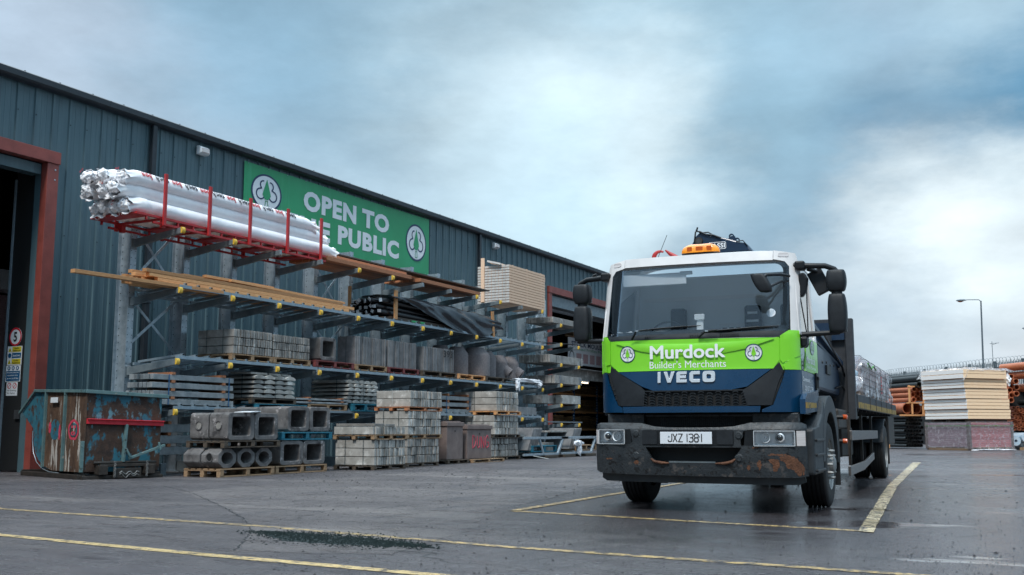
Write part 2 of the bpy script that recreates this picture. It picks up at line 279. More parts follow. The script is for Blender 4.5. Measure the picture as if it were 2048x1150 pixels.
# ground materials
def ground_mat(name, paint=None, tone=((.070,.062,.067),(.130,.115,.118)), brown=(.22,.195,.188)):
    m = bpy.data.materials.new(name); m.use_nodes = True; t = m.node_tree; n = t.nodes; l = t.links; b = n['Principled BSDF']; MATS[name] = m; b.inputs['Specular IOR Level'].default_value = .42
    tcn = n.new('ShaderNodeTexCoord'); vec = tcn.outputs['Object']
    def noi(scale, detail, st=(1,1,1), r=.6, loc=(0,0,0)):
        mp = n.new('ShaderNodeMapping'); mp.inputs['Scale'].default_value = st; mp.inputs['Location'].default_value = loc; l.new(vec, mp.inputs[0])
        x = n.new('ShaderNodeTexNoise'); x.inputs['Scale'].default_value = scale; x.inputs['Detail'].default_value = detail
        x.inputs['Roughness'].default_value = r; l.new(mp.outputs[0], x.inputs['Vector']); return x.outputs[0]
    def rng(src, a, bb, c, d):
        x = n.new('ShaderNodeMapRange'); x.interpolation_type = 'SMOOTHSTEP'
        x.inputs[1].default_value = a; x.inputs[2].default_value = bb
        x.inputs[3].default_value = c; x.inputs[4].default_value = d; l.new(src, x.inputs[0]); return x.outputs[0]
    def mix(f, a, c):
        x = n.new('ShaderNodeMix'); x.data_type = 'RGBA'; l.new(f, x.inputs[0])
        for v, i in ((a, 6), (c, 7)):
            if isinstance(v, tuple): x.inputs[i].default_value = (*v, 1)
            else: l.new(v, x.inputs[i])
        return x.outputs[2]
    def mth(op, a, c):
        x = n.new('ShaderNodeMath'); x.operation = op
        for i, v in enumerate((a, c)):
            if isinstance(v, (int, float)): x.inputs[i].default_value = v
            else: l.new(v, x.inputs[i])
        return x.outputs[0]
    sep = n.new('ShaderNodeSeparateXYZ'); l.new(vec, sep.inputs[0])
    # wetness: the right of the yard and round the lorry is wet, the left dries off
    wet = mth('ADD', rng(noi(.16, 6), .3, .7, -.5, .5), rng(sep.outputs[0], -9, 1.5, -.05, .85))
    wet = rng(wet, .05, .75, 0, 1)
    base = mix(rng(noi(.5, 8), .3, .7, 0, 1), *tone)
    base = mix(rng(noi(1.7, 9, (1.6,.45,1), .75), .50, .66, 0, .85), base, (.070,.066,.075))
    base = mix(rng(noi(3.1, 9, (1.3,.6,1), .8, (7,1,0)), .54, .66, 0, .8), base, (.045,.043,.049))
    base = mix(rng(noi(.35, 6, (.4,2.2,1), .6, (3,5,0)), .50, .72, 0, .7), base, brown)
    base = mix(rng(noi(34, 4, (1,1,1), .8), .52, .66, 0, .8), base, (.060,.058,.066))
    base = mix(rng(noi(13, 6, (1,.6,1), .8, (5,2,0)), .56, .64, 0, .75), base, (.045,.043,.048))
    base = mix(rng(noi(17, 5, (1,.6,1), .8, (1,2,7)), .60, .66, 0, .8), base, (.30,.285,.30))
    base = mix(rng(noi(7, 8, (.5,1.8,1), .75, (2,2,0)), .55, .72, 0, .6), base, (.075,.072,.080))
    base = mix(rng(noi(48, 3, (1,1,1), .8, (9,2,1)), .60, .70, 0, .7), base, (.28,.27,.285))
    base = mix(rng(noi(22, 5, (1,1,1), .8, (1,7,1)), .64, .70, 0, .8), base, (.035,.036,.040))
    dk = mth('MULTIPLY', wet, .50); base = mix(dk, base, (.055,.052,.060))
    # cracks
    vo = n.new('ShaderNodeTexVoronoi'); vo.feature = 'DISTANCE_TO_EDGE'; vo.inputs['Scale'].default_value = .22
    wv = n.new('ShaderNodeVectorMath'); wv.operation = 'MULTIPLY_ADD'; nn = n.new('ShaderNodeTexNoise'); nn.inputs['Scale'].default_value = 1.1; nn.inputs['Detail'].default_value = 6
    l.new(vec, nn.inputs['Vector']); l.new(nn.outputs['Color'], wv.inputs[0]); wv.inputs[1].default_value = (1.1,1.1,0); l.new(vec, wv.inputs[2]); l.new(wv.outputs[0], vo.inputs['Vector'])
    crack = mth('MULTIPLY', rng(vo.outputs['Distance'], .001, .007, 1, 0), rng(noi(.6, 2, (1,1,1), .5, (4,4,0)), .45, .6, 0, .8))
    base = mix(crack, base, (.02,.02,.022))
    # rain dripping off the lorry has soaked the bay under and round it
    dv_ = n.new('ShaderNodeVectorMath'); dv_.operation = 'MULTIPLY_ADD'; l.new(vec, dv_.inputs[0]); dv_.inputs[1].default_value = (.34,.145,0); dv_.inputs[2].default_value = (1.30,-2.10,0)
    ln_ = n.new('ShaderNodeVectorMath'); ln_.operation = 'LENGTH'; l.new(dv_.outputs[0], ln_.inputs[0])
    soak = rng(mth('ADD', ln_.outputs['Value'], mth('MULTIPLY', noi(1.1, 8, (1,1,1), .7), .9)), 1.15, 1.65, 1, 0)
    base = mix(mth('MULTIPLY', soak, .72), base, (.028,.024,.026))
    rgh = mix(wet, (.50,.50,.50), (.17,.17,.17))
    rgh = mix(rng(noi(2.2, 9, (.6,2,1), .75), .45, .62, 0, .8), rgh, (.13,.13,.13))
    rgh = mix(mth('MULTIPLY', soak, .8), rgh, (.12,.12,.12))
    pud = mth('MULTIPLY', rng(noi(.55, 4, (.5,1.6,1), .5, (2,8,0)), .56, .66, 0, 1), wet)
    rgh = mix(pud, rgh, (.06,.06,.06))
    bs = mth('ADD', rng(noi(42, 7, (1,1,1), .75), .2, .8, 0, .55), rng(noi(10, 6, (1,1,1), .7, (3,3,0)), .3, .7, 0, 1.5))
    bp = n.new('ShaderNodeBump'); bp.inputs['Distance'].default_value = .016
    l.new(mth('MULTIPLY', rng(pud, 0, 1, 1.0, .05), mth('MULTIPLY', rng(wet, 0, 1, 1.0, .42), rng(soak, 0, 1, 1, .5))), bp.inputs['Strength']); l.new(bs, bp.inputs['Height']); l.new(bp.outputs[0], b.inputs['Normal'])
    if paint:
        worn = rng(noi(9, 9, (1,1,1), .8), *paint[2:4], 0, 1)
        pc = mix(rng(noi(14, 5), .4, .7, 0, 1), paint[0], paint[1]); base = mix(worn, pc, base)
    l.new(base, b.inputs['Base Color']); l.new(rgh, b.inputs['Roughness'])
    return m
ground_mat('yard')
ground_mat('yard_worn', tone=((.10,.086,.087),(.18,.158,.155)), brown=(.28,.245,.23))
ground_mat('line_yellow', ((.66,.46,.20), (.46,.32,.13), .42, .58))
ground_mat('line_bright', ((.74,.54,.25), (.55,.40,.18), .48, .60))
ground_mat('line_pale', ((.72,.60,.40), (.55,.43,.24), .46, .58))

# ------------------------------------------------------------------ mesh helpers
FONT_CACHE = {}
def glyphs(txt, bold=0.0):
    k = (txt, bold)
    if k not in FONT_CACHE:
        cu = bpy.data.curves.new('t', 'FONT'); cu.body = txt; cu.offset = bold; cu.resolution_u = 3; cu.fill_mode = 'BOTH'
        if bold: cu.space_character = 1 + bold*2.2
        ob = bpy.data.objects.new('t', cu); me = bpy.data.meshes.new_from_object(ob)
        v = [(p.co.x, p.co.y) for p in me.vertices]; f = [tuple(p.vertices) for p in me.polygons]
        x0 = min(a for a, _ in v); x1 = max(a for a, _ in v); y0 = min(b for _, b in v); y1 = max(b for _, b in v)
        FONT_CACHE[k] = ([((a-x0)/(x1-x0), (b-y0)/(y1-y0)) for a, b in v], f)
        bpy.data.objects.remove(ob); bpy.data.curves.remove(cu); bpy.data.meshes.remove(me)
    return FONT_CACHE[k]

SPLIT = {'cross_bar', 'bearer', 'mud_flap', 'cab_mount', 'side_guard', 'locker', 'tow_cover', 'mirror_glass', 'guard_bracket', 'plate_screw', 'tank', 'step', 'post', 'picture', 'end_tag', 'toll_tag', 'strap', 'door_bolt', 'ratchet_strap', 'graffiti', 'red_mark', 'foot', 'axle', 'tube_end', 'corner_board'}
class MB:
    def __init__(s): s.v = []; s.f = []; s.mi = []; s.c = 0; s.T = None
    def add(s, vs, fs):
        o = len(s.v)
        if s.T is not None: vs = [s.T @ Vector(p) for p in vs]
        s.v += [tuple(p) for p in vs]; s.f += [tuple(i+o for i in f) for f in fs]; s.mi += [s.c]*len(fs); return s
    def box(s, x0, y0, z0, x1, y1, z1):
        return s.add([(x0,y0,z0),(x1,y0,z0),(x1,y1,z0),(x0,y1,z0),(x0,y0,z1),(x1,y0,z1),(x1,y1,z1),(x0,y1,z1)],
                     [(0,3,2,1),(4,5,6,7),(0,1,5,4),(1,2,6,5),(2,3,7,6),(3,0,4,7)])
    def rbox(s, c, sz, rz=0, rx=0, ry=0):
        M = Matrix.Translation(c) @ Matrix.Rotation(rz,4,'Z') @ Matrix.Rotation(ry,4,'Y') @ Matrix.Rotation(rx,4,'X')
        a, b, d = sz[0]/2, sz[1]/2, sz[2]/2
        vs = [M @ Vector(p) for p in [(-a,-b,-d),(a,-b,-d),(a,b,-d),(-a,b,-d),(-a,-b,d),(a,-b,d),(a,b,d),(-a,b,d)]]
        return s.add(vs, [(0,3,2,1),(4,5,6,7),(0,1,5,4),(1,2,6,5),(2,3,7,6),(3,0,4,7)])
    def beam(s, p0, p1, w, h, w1=None, h1=None, up=(0,0,1)):
        p0, p1 = Vector(p0), Vector(p1); d = (p1-p0).normalized(); u = Vector(up)
        if abs(d.dot(u)) > .99: u = Vector((1,0,0))
        a = d.cross(u).normalized(); u = a.cross(d)
        w1 = w1 or w; h1 = h1 or h; vs = []
        for p, ww, hh in ((p0,w,h),(p1,w1,h1)):
            vs += [p-a*ww/2-u*hh/2, p+a*ww/2-u*hh/2, p+a*ww/2+u*hh/2, p-a*ww/2+u*hh/2]
        return s.add(vs, [(0,3,2,1),(4,5,6,7),(0,1,5,4),(1,2,6,5),(2,3,7,6),(3,0,4,7)])
    def tube(s, pts, r, n=8, cap=True):
        pts = [Vector(p) for p in pts]; rs = r if isinstance(r, (list,tuple)) else [r]*len(pts); vs = []; fs = []
        u = None
        for i, p in enumerate(pts):
            d = (pts[min(i+1,len(pts)-1)] - pts[max(i-1,0)])
            if d.length < 1e-7: d = Vector((0,0,1))
            d.normalize()
            if u is None: u = Vector((0,0,1)) if abs(d.z) < .9 else Vector((1,0,0))
            a = d.cross(u).normalized(); u = a.cross(d).normalized()
            vs += [p + (a*cos(2*pi*k/n) + u*sin(2*pi*k/n))*rs[i] for k in range(n)]
        for i in range(len(pts)-1):
            for k in range(n):
                k2 = (k+1) % n; fs.append((i*n+k, i*n+k2, (i+1)*n+k2, (i+1)*n+k))
        if cap: fs += [tuple(range(n))[::-1], tuple((len(pts)-1)*n+k for k in range(n))]
        return s.add(vs, fs)
    def cyl(s, p0, p1, r0, r1=None, n=16): return s.tube([p0, p1], [r0, r0 if r1 is None else r1], n)
    def lathe(s, prof, p, axis=(0,0,1), n=24, ph=0, squash=None, closed=False):
        ax = Vector(axis).normalized(); a = ax.orthogonal().normalized()
        if abs(ax.z) < .5: a = Vector((0,0,1)).cross(ax).normalized()
        b = ax.cross(a); p = Vector(p); vs = []; fs = []
        for r, h in prof:
            for k in range(n):
                t = 2*pi*k/n+ph; vs.append(p + ax*h + (a*cos(t) + b*sin(t))*r)
        m = len(prof)
        for i in range(m-1 if not closed else m):
            j = (i+1) % m
            for k in range(n): fs.append((i*n+k, i*n+(k+1)%n, j*n+(k+1)%n, j*n+k))
        return s.add(vs, fs)
    def pipe(s, p0, p1, ro, ri, n=14, ph=0):
        p0, p1 = Vector(p0), Vector(p1); L = (p1-p0).length
        return s.lathe([(ro,0),(ro,L),(ri,L),(ri,0)], p0, p1-p0, n, ph, closed=True)
    def prism(s, poly, a0, a1, ax='y'):
        def P(u, v, w): return {'y': (u,w,v), 'x': (w,u,v), 'z': (u,v,w)}[ax]
        n = len(poly); vs = [P(u,v,a0) for u,v in poly] + [P(u,v,a1) for u,v in poly]
        tri = tessellate_polygon([[Vector((u,v,0)) for u,v in poly]])
        fs = [tuple(t) for t in tri] + [tuple(i+n for i in t[::-1]) for t in tri] + [(i,(i+1)%n,(i+1)%n+n,i+n) for i in range(n)]
        return s.add(vs, fs)
    def grid(s, P, nu, nv, closeu=False):
        vs = [P(i/nu, j/nv) for i in range(nu+(0 if closeu else 1)) for j in range(nv+1)]
        mu = nu if closeu else nu+1; fs = []
        for i in range(nu):
            for j in range(nv):
                a = i*(nv+1)+j; b = ((i+1)%mu)*(nv+1)+j; fs.append((a, b, b+1, a+1))
        return s.add(vs, fs)
    def text(s, txt, P, bold=0.0, depth=0):
        """P(u,v) places the unit square of the lettering"""
        heavy = bold if depth else 0
        v, f = glyphs(txt, 0 if depth else bold)
        if not heavy: return s.add([P(a,b) for a,b in v], f)
        k = heavy; asp = depth   # depth: width over height of the lettering
        o = Vector(P(.5,.5)); nn = (Vector(P(.51,.5))-o).cross(Vector(P(.5,.51))-o).normalized()
        for i, (dx, dy) in enumerate(((0,0),(1,0),(-1,0),(0,1),(0,-1),(.7,.7),(-.7,.7),(.7,-.7),(-.7,-.7))):
            s.add([Vector(P(min(1,max(0,a*(1-2*k/asp)+k/asp+dx*k/asp)), min(1,max(0,b_*(1-2*k)+k+dy*k)))) + nn*(.0003*i) for a, b_ in v], f)
        return s
    def build(s, name, mats, parent=None, smooth=0, bevel=0, seg=2, loc=None, fix=True):
        if name in SPLIT:      # one object for every separate piece
            pr = list(range(len(s.v)))
            def fd(a):
                while pr[a] != a: pr[a] = pr[pr[a]]; a = pr[a]
                return a
            for f in s.f:
                for q in f[1:]: pr[fd(q)] = fd(f[0])
            gr = {}
            for f, m_ in zip(s.f, s.mi): gr.setdefault(fd(f[0]), []).append((f, m_))
            if len(gr) > 1:
                out_ = None
                for fs in gr.values():
                    ids = sorted({q for f, _ in fs for q in f}); mp = {q: i for i, q in enumerate(ids)}; b2 = MB()
                    b2.v = [s.v[q] for q in ids]; b2.f = [tuple(mp[q] for q in f) for f, _ in fs]; b2.mi = [m_ for _, m_ in fs]
                    SPLIT.discard(name); out_ = b2.build(name, mats, parent, smooth, bevel, seg, loc, fix); SPLIT.add(name)
                return out_
        me = bpy.data.meshes.new(name); me.from_pydata(s.v, [], s.f)
        if isinstance(mats, str): mats = [mats]
        for m in mats: me.materials.append(MATS[m])
        me.polygons.foreach_set('material_index', s.mi)
        if fix:
            bm = bmesh.new(); bm.from_mesh(me); bmesh.ops.recalc_face_normals(bm, faces=bm.faces); bm.to_mesh(me); bm.free()
        if smooth:
            me.polygons.foreach_set('use_smooth', [True]*len(me.polygons)); me.set_sharp_from_angle(angle=radians(smooth))
        o = bpy.data.objects.new(name, me); COL.objects.link(o)
        if parent: o.parent = parent
        if loc: o.location = loc
        if bevel:
            b = o.modifiers.new('bevel', 'BEVEL'); b.width = bevel; b.segments = seg; b.limit_method = 'ANGLE'; b.angle_limit = radians(40)
        return o

def tag(o, label=None, cat=None, group=None, kind=None):
    if label: o['label'] = label
    if cat: o['category'] = cat
    if group: o['group'] = group
    if kind: o['kind'] = kind
    return o
def thing(name, label, cat, loc=(0,0,0), rz=0, group=None):
    o = bpy.data.objects.new(name, None); COL.objects.link(o); o.empty_display_size = .2
    o.location = loc; o.rotation_euler = (0,0,rz); return tag(o, label, cat, group)
def copy_tree(o, parent=None):
    c = o.copy(); COL.objects.link(c)
    if parent: c.parent = parent
    for ch in list(o.children): copy_tree(ch, c)
    return c
def dup(o, loc, label, rz=None):
    c = copy_tree(o); c.location = loc; c['label'] = label
    if rz is not None: c.rotation_euler = (0,0,rz)
    return c

# ================================================================== SETTING
g = MB(); g.grid(lambda u, v: (-220+440*u, -30+430*v, 0), 20, 20); tag(g.build('ground', 'yard'), kind='structure')

def strip(name, pts, m, z=.004):
    """pts: left and right edge points in pairs along the line"""
    b = MB(); dense = []
    for i in range(len(pts)-1):
        (a0, b0), (a1, b1) = pts[i], pts[i+1]; n = 24
        for k in range(n + (1 if i == len(pts)-2 else 0)):
            t = k/n; dense.append((Vector(a0).lerp(Vector(a1), t), Vector(b0).lerp(Vector(b1), t)))
    vs = []
    for p, q in dense:
        j1, j2 = R(-.006, .006), R(-.006, .006); d = (q-p).normalized()
        p = p + d*j1; q = q + d*j2; vs += [(p.x, p.y, z), (q.x, q.y, z)]
    fs = [(2*i, 2*i+1, 2*i+3, 2*i+2) for i in range(len(dense)-1)]
    b.add(vs, fs); tag(b.build(name, m, fix=False), kind='structure')
strip('road_marking', [((-12.5,9.0),(-12.3,8.84)), ((-11.0,8.30),(-10.88,8.17)), ((-7.06,8.0),(-6.96,7.86)), ((-3.9,7.46),(-3.84,7.34)), ((-.92,7.22),(-.9,7.11)), ((1.5,6.85),(1.5,6.74))], 'line_yellow')
strip('road_marking', [((-10.2,7.1),(-10.0,6.95)), ((-8.30,6.27),(-8.18,6.14)), ((-5.70,6.00),(-5.62,5.86)), ((-3.56,5.84),(-3.50,5.71)), ((-1.5,5.6),(-1.48,5.48))], 'line_bright')
strip('road_marking', [((-5.62,10.78),(-5.58,10.64)), ((-3.6,10.42),(-3.58,10.30)), ((-1.70,10.12),(-1.67,9.98))], 'line_yellow')
strip('road_marking', [((-1.70,9.97),(-1.56,9.90)), ((-2.62,18.2),(-2.46,18.2)), ((-3.88,32.0),(-3.66,32.0))], 'line_pale', .008)
strip('road_marking', [((-5.62,10.65),(-5.50,10.75)), ((-5.80,14.2),(-5.68,14.2)), ((-6.6,32.0),(-6.46,32.0))], 'line_yellow', .008)

mat('grit_green_base', (.020,.030,.031), (.042,.052,.054), rough=1, spec=.15, ns=14, bump=1, bs=40, vary=False)
def sheet(name, poly, m, z, step=.12, jit=.05):
    rnd = random.Random(4); q = []
    for i in range(len(poly)):
        a = Vector(poly[i]); c = Vector(poly[(i+1) % len(poly)]); k = max(1, int((c-a).length/step)); nn = Vector((-(c-a).y, (c-a).x)).normalized()
        for j in range(k): p = a.lerp(c, j/k) + nn*rnd.uniform(-jit, jit); q.append((p.x, p.y))
    tri = tessellate_polygon([[Vector((u, v, 0)) for u, v in q]]); b = MB(); b.add([(u, v, z) for u, v in q], [tuple(t_) for t_ in tri])
    o = b.build(name, m, fix=False); return tag(o, kind='structure')
sheet('worn_tarmac', [(-11.6,11.7),(-9.0,9.75),(-7.6,8.55),(-6.6,7.55),(-6.0,6.75),(-5.6,6.2),(-4.4,6.6),(-4.9,8.6),(-5.7,10.2),(-6.3,13.5),(-7.3,18.5),(-9.8,22.5),(-12.6,21.0),(-12.2,15.5)], 'yard_worn', .0018)
for pts in ([(-13.2,12.9),(-11.5,11.75),(-9.0,9.75),(-7.6,8.55),(-6.6,7.55),(-6.0,6.75),(-5.6,6.2)], [(-8.6,9.1),(-7.2,9.9),(-6.1,10.5),(-5.62,10.7)], [(-12.6,14.5),(-10.6,16.3),(-8.2,17.9)], [(-4.2,6.6),(-3.0,7.9),(-1.9,9.3),(-.9,10.6)]):
    b = MB(); rnd = random.Random(8); dense = []
    for i in range(len(pts)-1):
        for j in range(16): p = Vector(pts[i]).lerp(Vector(pts[i+1]), j/16); dense.append(p+Vector((rnd.uniform(-.02,.02), rnd.uniform(-.02,.02))))
    vs = []
    for i, p in enumerate(dense):
        w2 = rnd.uniform(.002,.007); vs += [(p.x-w2, p.y-w2, .003), (p.x+w2, p.y+w2, .003)]
    b.add(vs, [(2*i,2*i+1,2*i+3,2*i+2) for i in range(len(dense)-1)]); tag(b.build('tarmac_joint', 'bund', fix=False), kind='structure')

sheet('gravel_patch', [(-6.5,7.62),(-6.0,7.55),(-5.4,7.46),(-4.75,7.34),(-4.5,7.2),(-4.75,7.05),(-5.2,6.95),(-5.7,6.93),(-6.05,7.15),(-6.4,7.45)], 'grit_green_base', .0024, .07, .035)
# loose dark gravel scattered over the worn patch, and grit over the yard
def grit():
    b = MB(); rnd = random.Random(3)
    def stone(x, y, s):
        a = rnd.random()*6.28; vs = []
        for k in range(4): vs.append((x+cos(a+k*1.57)*s*rnd.uniform(.7,1.2), y+sin(a+k*1.57)*s*rnd.uniform(.7,1.2), .001))
        vs.append((x+rnd.uniform(-.3,.3)*s, y+rnd.uniform(-.3,.3)*s, s*rnd.uniform(.5,.9)))
        b.add(vs, [(0,1,4),(1,2,4),(2,3,4),(3,0,4)])
    for i in range(4200):   # patch: a lens running along the yellow line
        t = rnd.random(); c = Vector((-6.35,7.5)).lerp(Vector((-4.55,7.15)), t); wd = .30*sin(pi*min(1,max(.05,t)))**.6 + .03
        stone(c.x+rnd.gauss(0,.12), c.y+rnd.gauss(0,.36)*wd*1.7-.05, rnd.uniform(.005,.016))
    b.c = 1
    for i in range(26000):
        y = 4.2+ (rnd.random()**1.6)*18; x = rnd.uniform(-.85,.22)*y
        if x > -6.2 and y > 9 and rnd.random() < .7: continue
        stone(x, y, (rnd.uniform(.002,.008) if rnd.random() < .97 else rnd.uniform(.009,.018))*(.40+y*.075))
    return b
mat('grit_green', (.006,.011,.011), (.016,.023,.023), rough=1, spec=.1, ns=40, vary=False)
mat('grit', (.014,.014,.016), (.07,.068,.07), rough=.9, spec=.2, ns=60, vary=False)
tag(grit().build('loose_gravel', ['grit_green', 'grit'], fix=False), 'dark loose gravel and grit scattered over the wet yard', 'gravel', kind='stuff')

# ------------------------------------------------------------------ warehouse
WX = -20.0; EAVE = 8.62; Y0, Y1 = -6.0, 62.0
D1 = (7.0, 15.58, 6.86); D2 = (42.0, 54.0, 6.95)   # openings: y from, y to, height
wh = thing('warehouse', 'long dark teal ribbed metal warehouse with two tall open doorways', 'building', (WX, 30, 0))
def wl(b):   # build in world coordinates, store relative to the empty
    b.v = [(x-WX, y-30, z) for x, y, z in b.v]; return b
def clad(ya, yb, za, zb):
    b = MB(); y = ya; P = .462; ks = math.ceil((ya-.1)/P)
    prof = [(ya, 0)]
    k = ks
    while k*P < yb-.12:
        c = k*P
        prof += [(c-.045,0),(c-.026,.036),(c+.026,.036),(c+.045,0), (c+.145,0),(c+.15,.006),(c+.165,.006),(c+.17,0), (c+.29,0),(c+.295,.006),(c+.31,.006),(c+.315,0)]
        k += 1
    prof = [p for p in prof if p[0] <= yb]; prof.append((yb, 0))
    vs = []; fs = []
    for y, d in prof: vs += [(WX+d, y, za), (WX+d, y, zb)]
    for i in range(len(prof)-1): fs.append((2*i, 2*i+2, 2*i+3, 2*i+1))
    b.add(vs, fs); b.c = 1
    k = ks
    while k*P < yb-.12:
        for z in (1.1, 2.5, 3.9, 5.3, 6.6, 7.9):
            if za < z < zb and (k*7+int(z*3)) % 3: b.rbox((WX+.04, k*P, z), (.014,.02,.02))
        k += 1
    return b
b = clad(Y0, D1[0], 0, EAVE)
for a in ((D1[0], D1[1]+.3, D1[2]+.2, EAVE), (D1[1]+.3, D2[0], 0, EAVE), (D2[0], D2[1], D2[2], EAVE), (D2[1], Y1, 0, EAVE)):
    q = clad(*a); o = len(b.v); b.v += q.v; b.f += [tuple(i+o for i in f) for f in q.f]; b.mi += q.mi
wl(b).build('wall', ['cladding', 'hole'], wh, fix=False)
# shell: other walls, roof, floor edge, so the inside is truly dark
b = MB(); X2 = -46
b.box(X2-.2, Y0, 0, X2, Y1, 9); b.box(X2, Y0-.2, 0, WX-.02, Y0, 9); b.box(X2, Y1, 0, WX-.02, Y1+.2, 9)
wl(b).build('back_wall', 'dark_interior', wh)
b = MB(); b.prism([(WX-.05, 8.62), (-33, 9.7), (X2-.3, 8.62), (X2-.3, 8.50), (-33, 9.55), (WX-.05, 8.48)], Y0-.3, Y1+.3)
wl(b).build('roof', 'gutter', wh)
b = MB(); b.prism([(WX+.04,8.52),(WX+.08,8.50),(WX+.20,8.54),(WX+.24,8.58),(WX+.24,8.71),(WX+.10,8.78),(WX-.04,8.72)], Y0-.3, Y1+.3)
k = Y0
while k < Y1: b.box(WX+.241, k, 8.57, WX+.247, k+.03, 8.715); k += 4.62
k = Y0+.5
while k < Y1: b.box(WX+.05, k, 8.765, WX+.09, k+.03, 8.80); k += .925
wl(b).build('gutter', 'gutter', wh)
for y in (18.6, 35.35):
    b = MB(); b.box(WX+.06, y-.07, 0, WX+.18, y+.07, 8.51)
    for z in (1.5, 4, 6.5): b.box(WX+.04, y-.09, z, WX+.195, y+.09, z+.05)
    wl(b).build('downpipe', 'gutter', wh, bevel=.01)
for (ya, yb, h) in (D1, D2):
    b = MB(); w_ = .30
    if ya < 20:
        b.box(WX-.10, yb, 0, WX+.10, yb+w_, h+.02)
        b.box(WX-.10, ya-w_, h+.022, WX+.13, yb+w_+.02, h+.30)
    else:
        b.box(WX-.02, ya-w_, 0, WX+.10, ya, h+.02)
        b.box(WX-.10, ya-w_-.02, h+.022, WX+.13, yb+w_, h+.32)
    b.c = 1
    if ya < 20:
        for z in (h-.12, h-.35): b.cyl((WX+.10, yb+.2, z), (WX+.118, yb+.2, z), .022, n=8)
    wl(b).build('door_frame', ['red_steel', 'galv'], wh, bevel=.008)
# reveal beside the left doorway: blue strip, black panel, bright edge
b = MB(); b.box(WX-.32, 15.60, 0, WX-.105, 15.66, 6.86); wl(b).build('reveal', 'cladding', wh)
b = MB(); b.box(-20.94, 15.62, .03, WX-.321, 15.68, 6.86); wl(b).build('reveal_panel', 'black_panel', wh)
b = MB(); b.box(-20.99, 15.59, 0, -20.941, 15.68, 6.6); wl(b).build('edge_trim', 'galv_rail', wh)
b = MB(); b.box(-20.4, D1[0], 6.62, -20.101, D1[1]-.01, 6.855); wl(b).build('door_header', 'cladding', wh)
b = MB(); b.box(-20.5, 15.57, 1.15, -20.33, 15.615, 1.35); wl(b).build('junction_box', 'steel_dark', wh)
# inside the right doorway: header, mezzanine beam, ceiling trusses, far end wall
b = MB(); b.box(-20.5, D2[0], 6.45, -20.101, D2[1], 6.93); wl(b).build('door_header', 'galv_arm', wh)
b = MB(); b.box(-23.3, 42, 3.62, -23.0, 60, 4.12); b.box(-23.301, 42, 4.12, -22.6, 60, 4.17); wl(b).build('mezzanine_beam', 'concrete_pale', wh)
b = MB()
for x in (-22, -25, -28): b.tube([(x, 42, 6.0+(x+30)*.1), (x, 61, 6.0+(x+30)*.1)], .12)
b.box(-23, 57, 0, -22.7, 57.4, 8); wl(b).build('roof_beam', 'galv', wh)

# goods seen through the doorways ------------------------------------------------
def pallet_rack(name, label, x0, x1, y0, y1, levels, uy, cat='pallet rack', mt='steel_dark', bm_='pole_steel'):
    t = thing(name, label, cat, (x0, y0, 0))
    for y in uy:
        b = MB()
        for x in (x0, x1): b.box(x-x0-.05, y-y0-.05, 0, x-x0+.05, y-y0+.05, levels[-1]+.7)
        z = .2
        while z < levels[-1]+.3: b.beam((0, y-y0, z), (x1-x0, y-y0, z+.9), .04, .04); z += .95
        b.c = 1; z = .3
        while z < levels[-1]+.5: b.box(.051, y-y0-.018, z, .055, y-y0+.018, z+.05); b.box(-.018, y-y0-.055, z, .018, y-y0-.051, z+.05); z += .16
        b.build('upright', [mt, 'cab_pale'], t)
    for z in levels:
        b = MB()
        for x in (x0, x1): b.box(x-x0-.03, 0, z, x-x0+.03, y1-y0, z+.11)
        b.build('beam', bm_, t)
    return t
pallet_rack('pallet_rack', 'dark perforated racking upright just inside the left doorway', -24.5, -25.6, 14.2, 17.6, [1.5, 3.2, 4.6, 5.6], (14.3, 17.55))
b = MB(); b.box(-26.8, 15, .1, -25.7, 21, 4.6); tag(b.build('brick_stack', 'brick_pack'), 'purple brown stack of packed boards inside the left doorway', 'stack')
b = MB(); b.box(-25.7, 16.2, 4.65, -25.0, 19.6, 5.2); tag(b.build('wrapped_pack', 'wrap_white', bevel=.04), 'white wrapped pack lying on top of the rack inside left doorway', 'pack')
pallet_rack('pallet_rack', 'blue steel racking holding timber inside the right doorway', -25.0, -26.2, 44.5, 60, [.9, 1.9, 2.9], (45.5, 49.5, 52.6, 55.6, 59), mt='strap_blue', bm_='timber')
rnd = random.Random(11)
for z, lo_, hi_ in ((.02, .3, .75), (1.02, .3, .75), (2.02, .25, .7), (3.02, .2, .5)):
    b = MB(); y = 44.8
    while y < 59:
        L = rnd.uniform(.8, 1.6); h = rnd.uniform(lo_, hi_); k = z
        while k < z+h: b.box(-26.0, y, k, -25.05+rnd.uniform(-.1,.08), y+L-.1, k+.05); k += .062
        y += L
    tag(b.build('timber_stack', 'interior_wood'), ['sawn timber on the floor under the blue rack inside right doorway', 'short timber packs on the lowest beam of the blue rack inside',
        'timber packs on the middle beam of the blue rack inside', 'low timber packs on the top beam of the blue rack inside'][int(z)], 'timber')
t = thing('warehouse_lamp', 'small round warm lamp glowing inside the right doorway', 'lamp', (-23, 52.4, 6.6))
b = MB(); b.lathe([(0,0),(.12,0),(.14,.08),(0,.12)], (0,0,-.02), n=12); b.build('bulb', 'warm_light', t)
b = MB(); b.cyl((0,0,.1), (0,0,1.6), .015, n=6); b.lathe([(.05,.25),(.22,.08),(.23,.07),(.04,.24)], (0,0,0), n=12); b.build('shade', 'steel_dark', t)
t = thing('strip_light', 'long warm fluorescent strip light under the mezzanine beam', 'lamp', (-23, 52.3, 3.47))
b = MB(); b.cyl((0,-.75,0), (0,.75,0), .03, n=8); b.build('tube', 'tube_light', t)
b = MB(); b.box(-.06, -.8, .04, .06, .8, .12); b.build('housing', 'lamp_white', t)

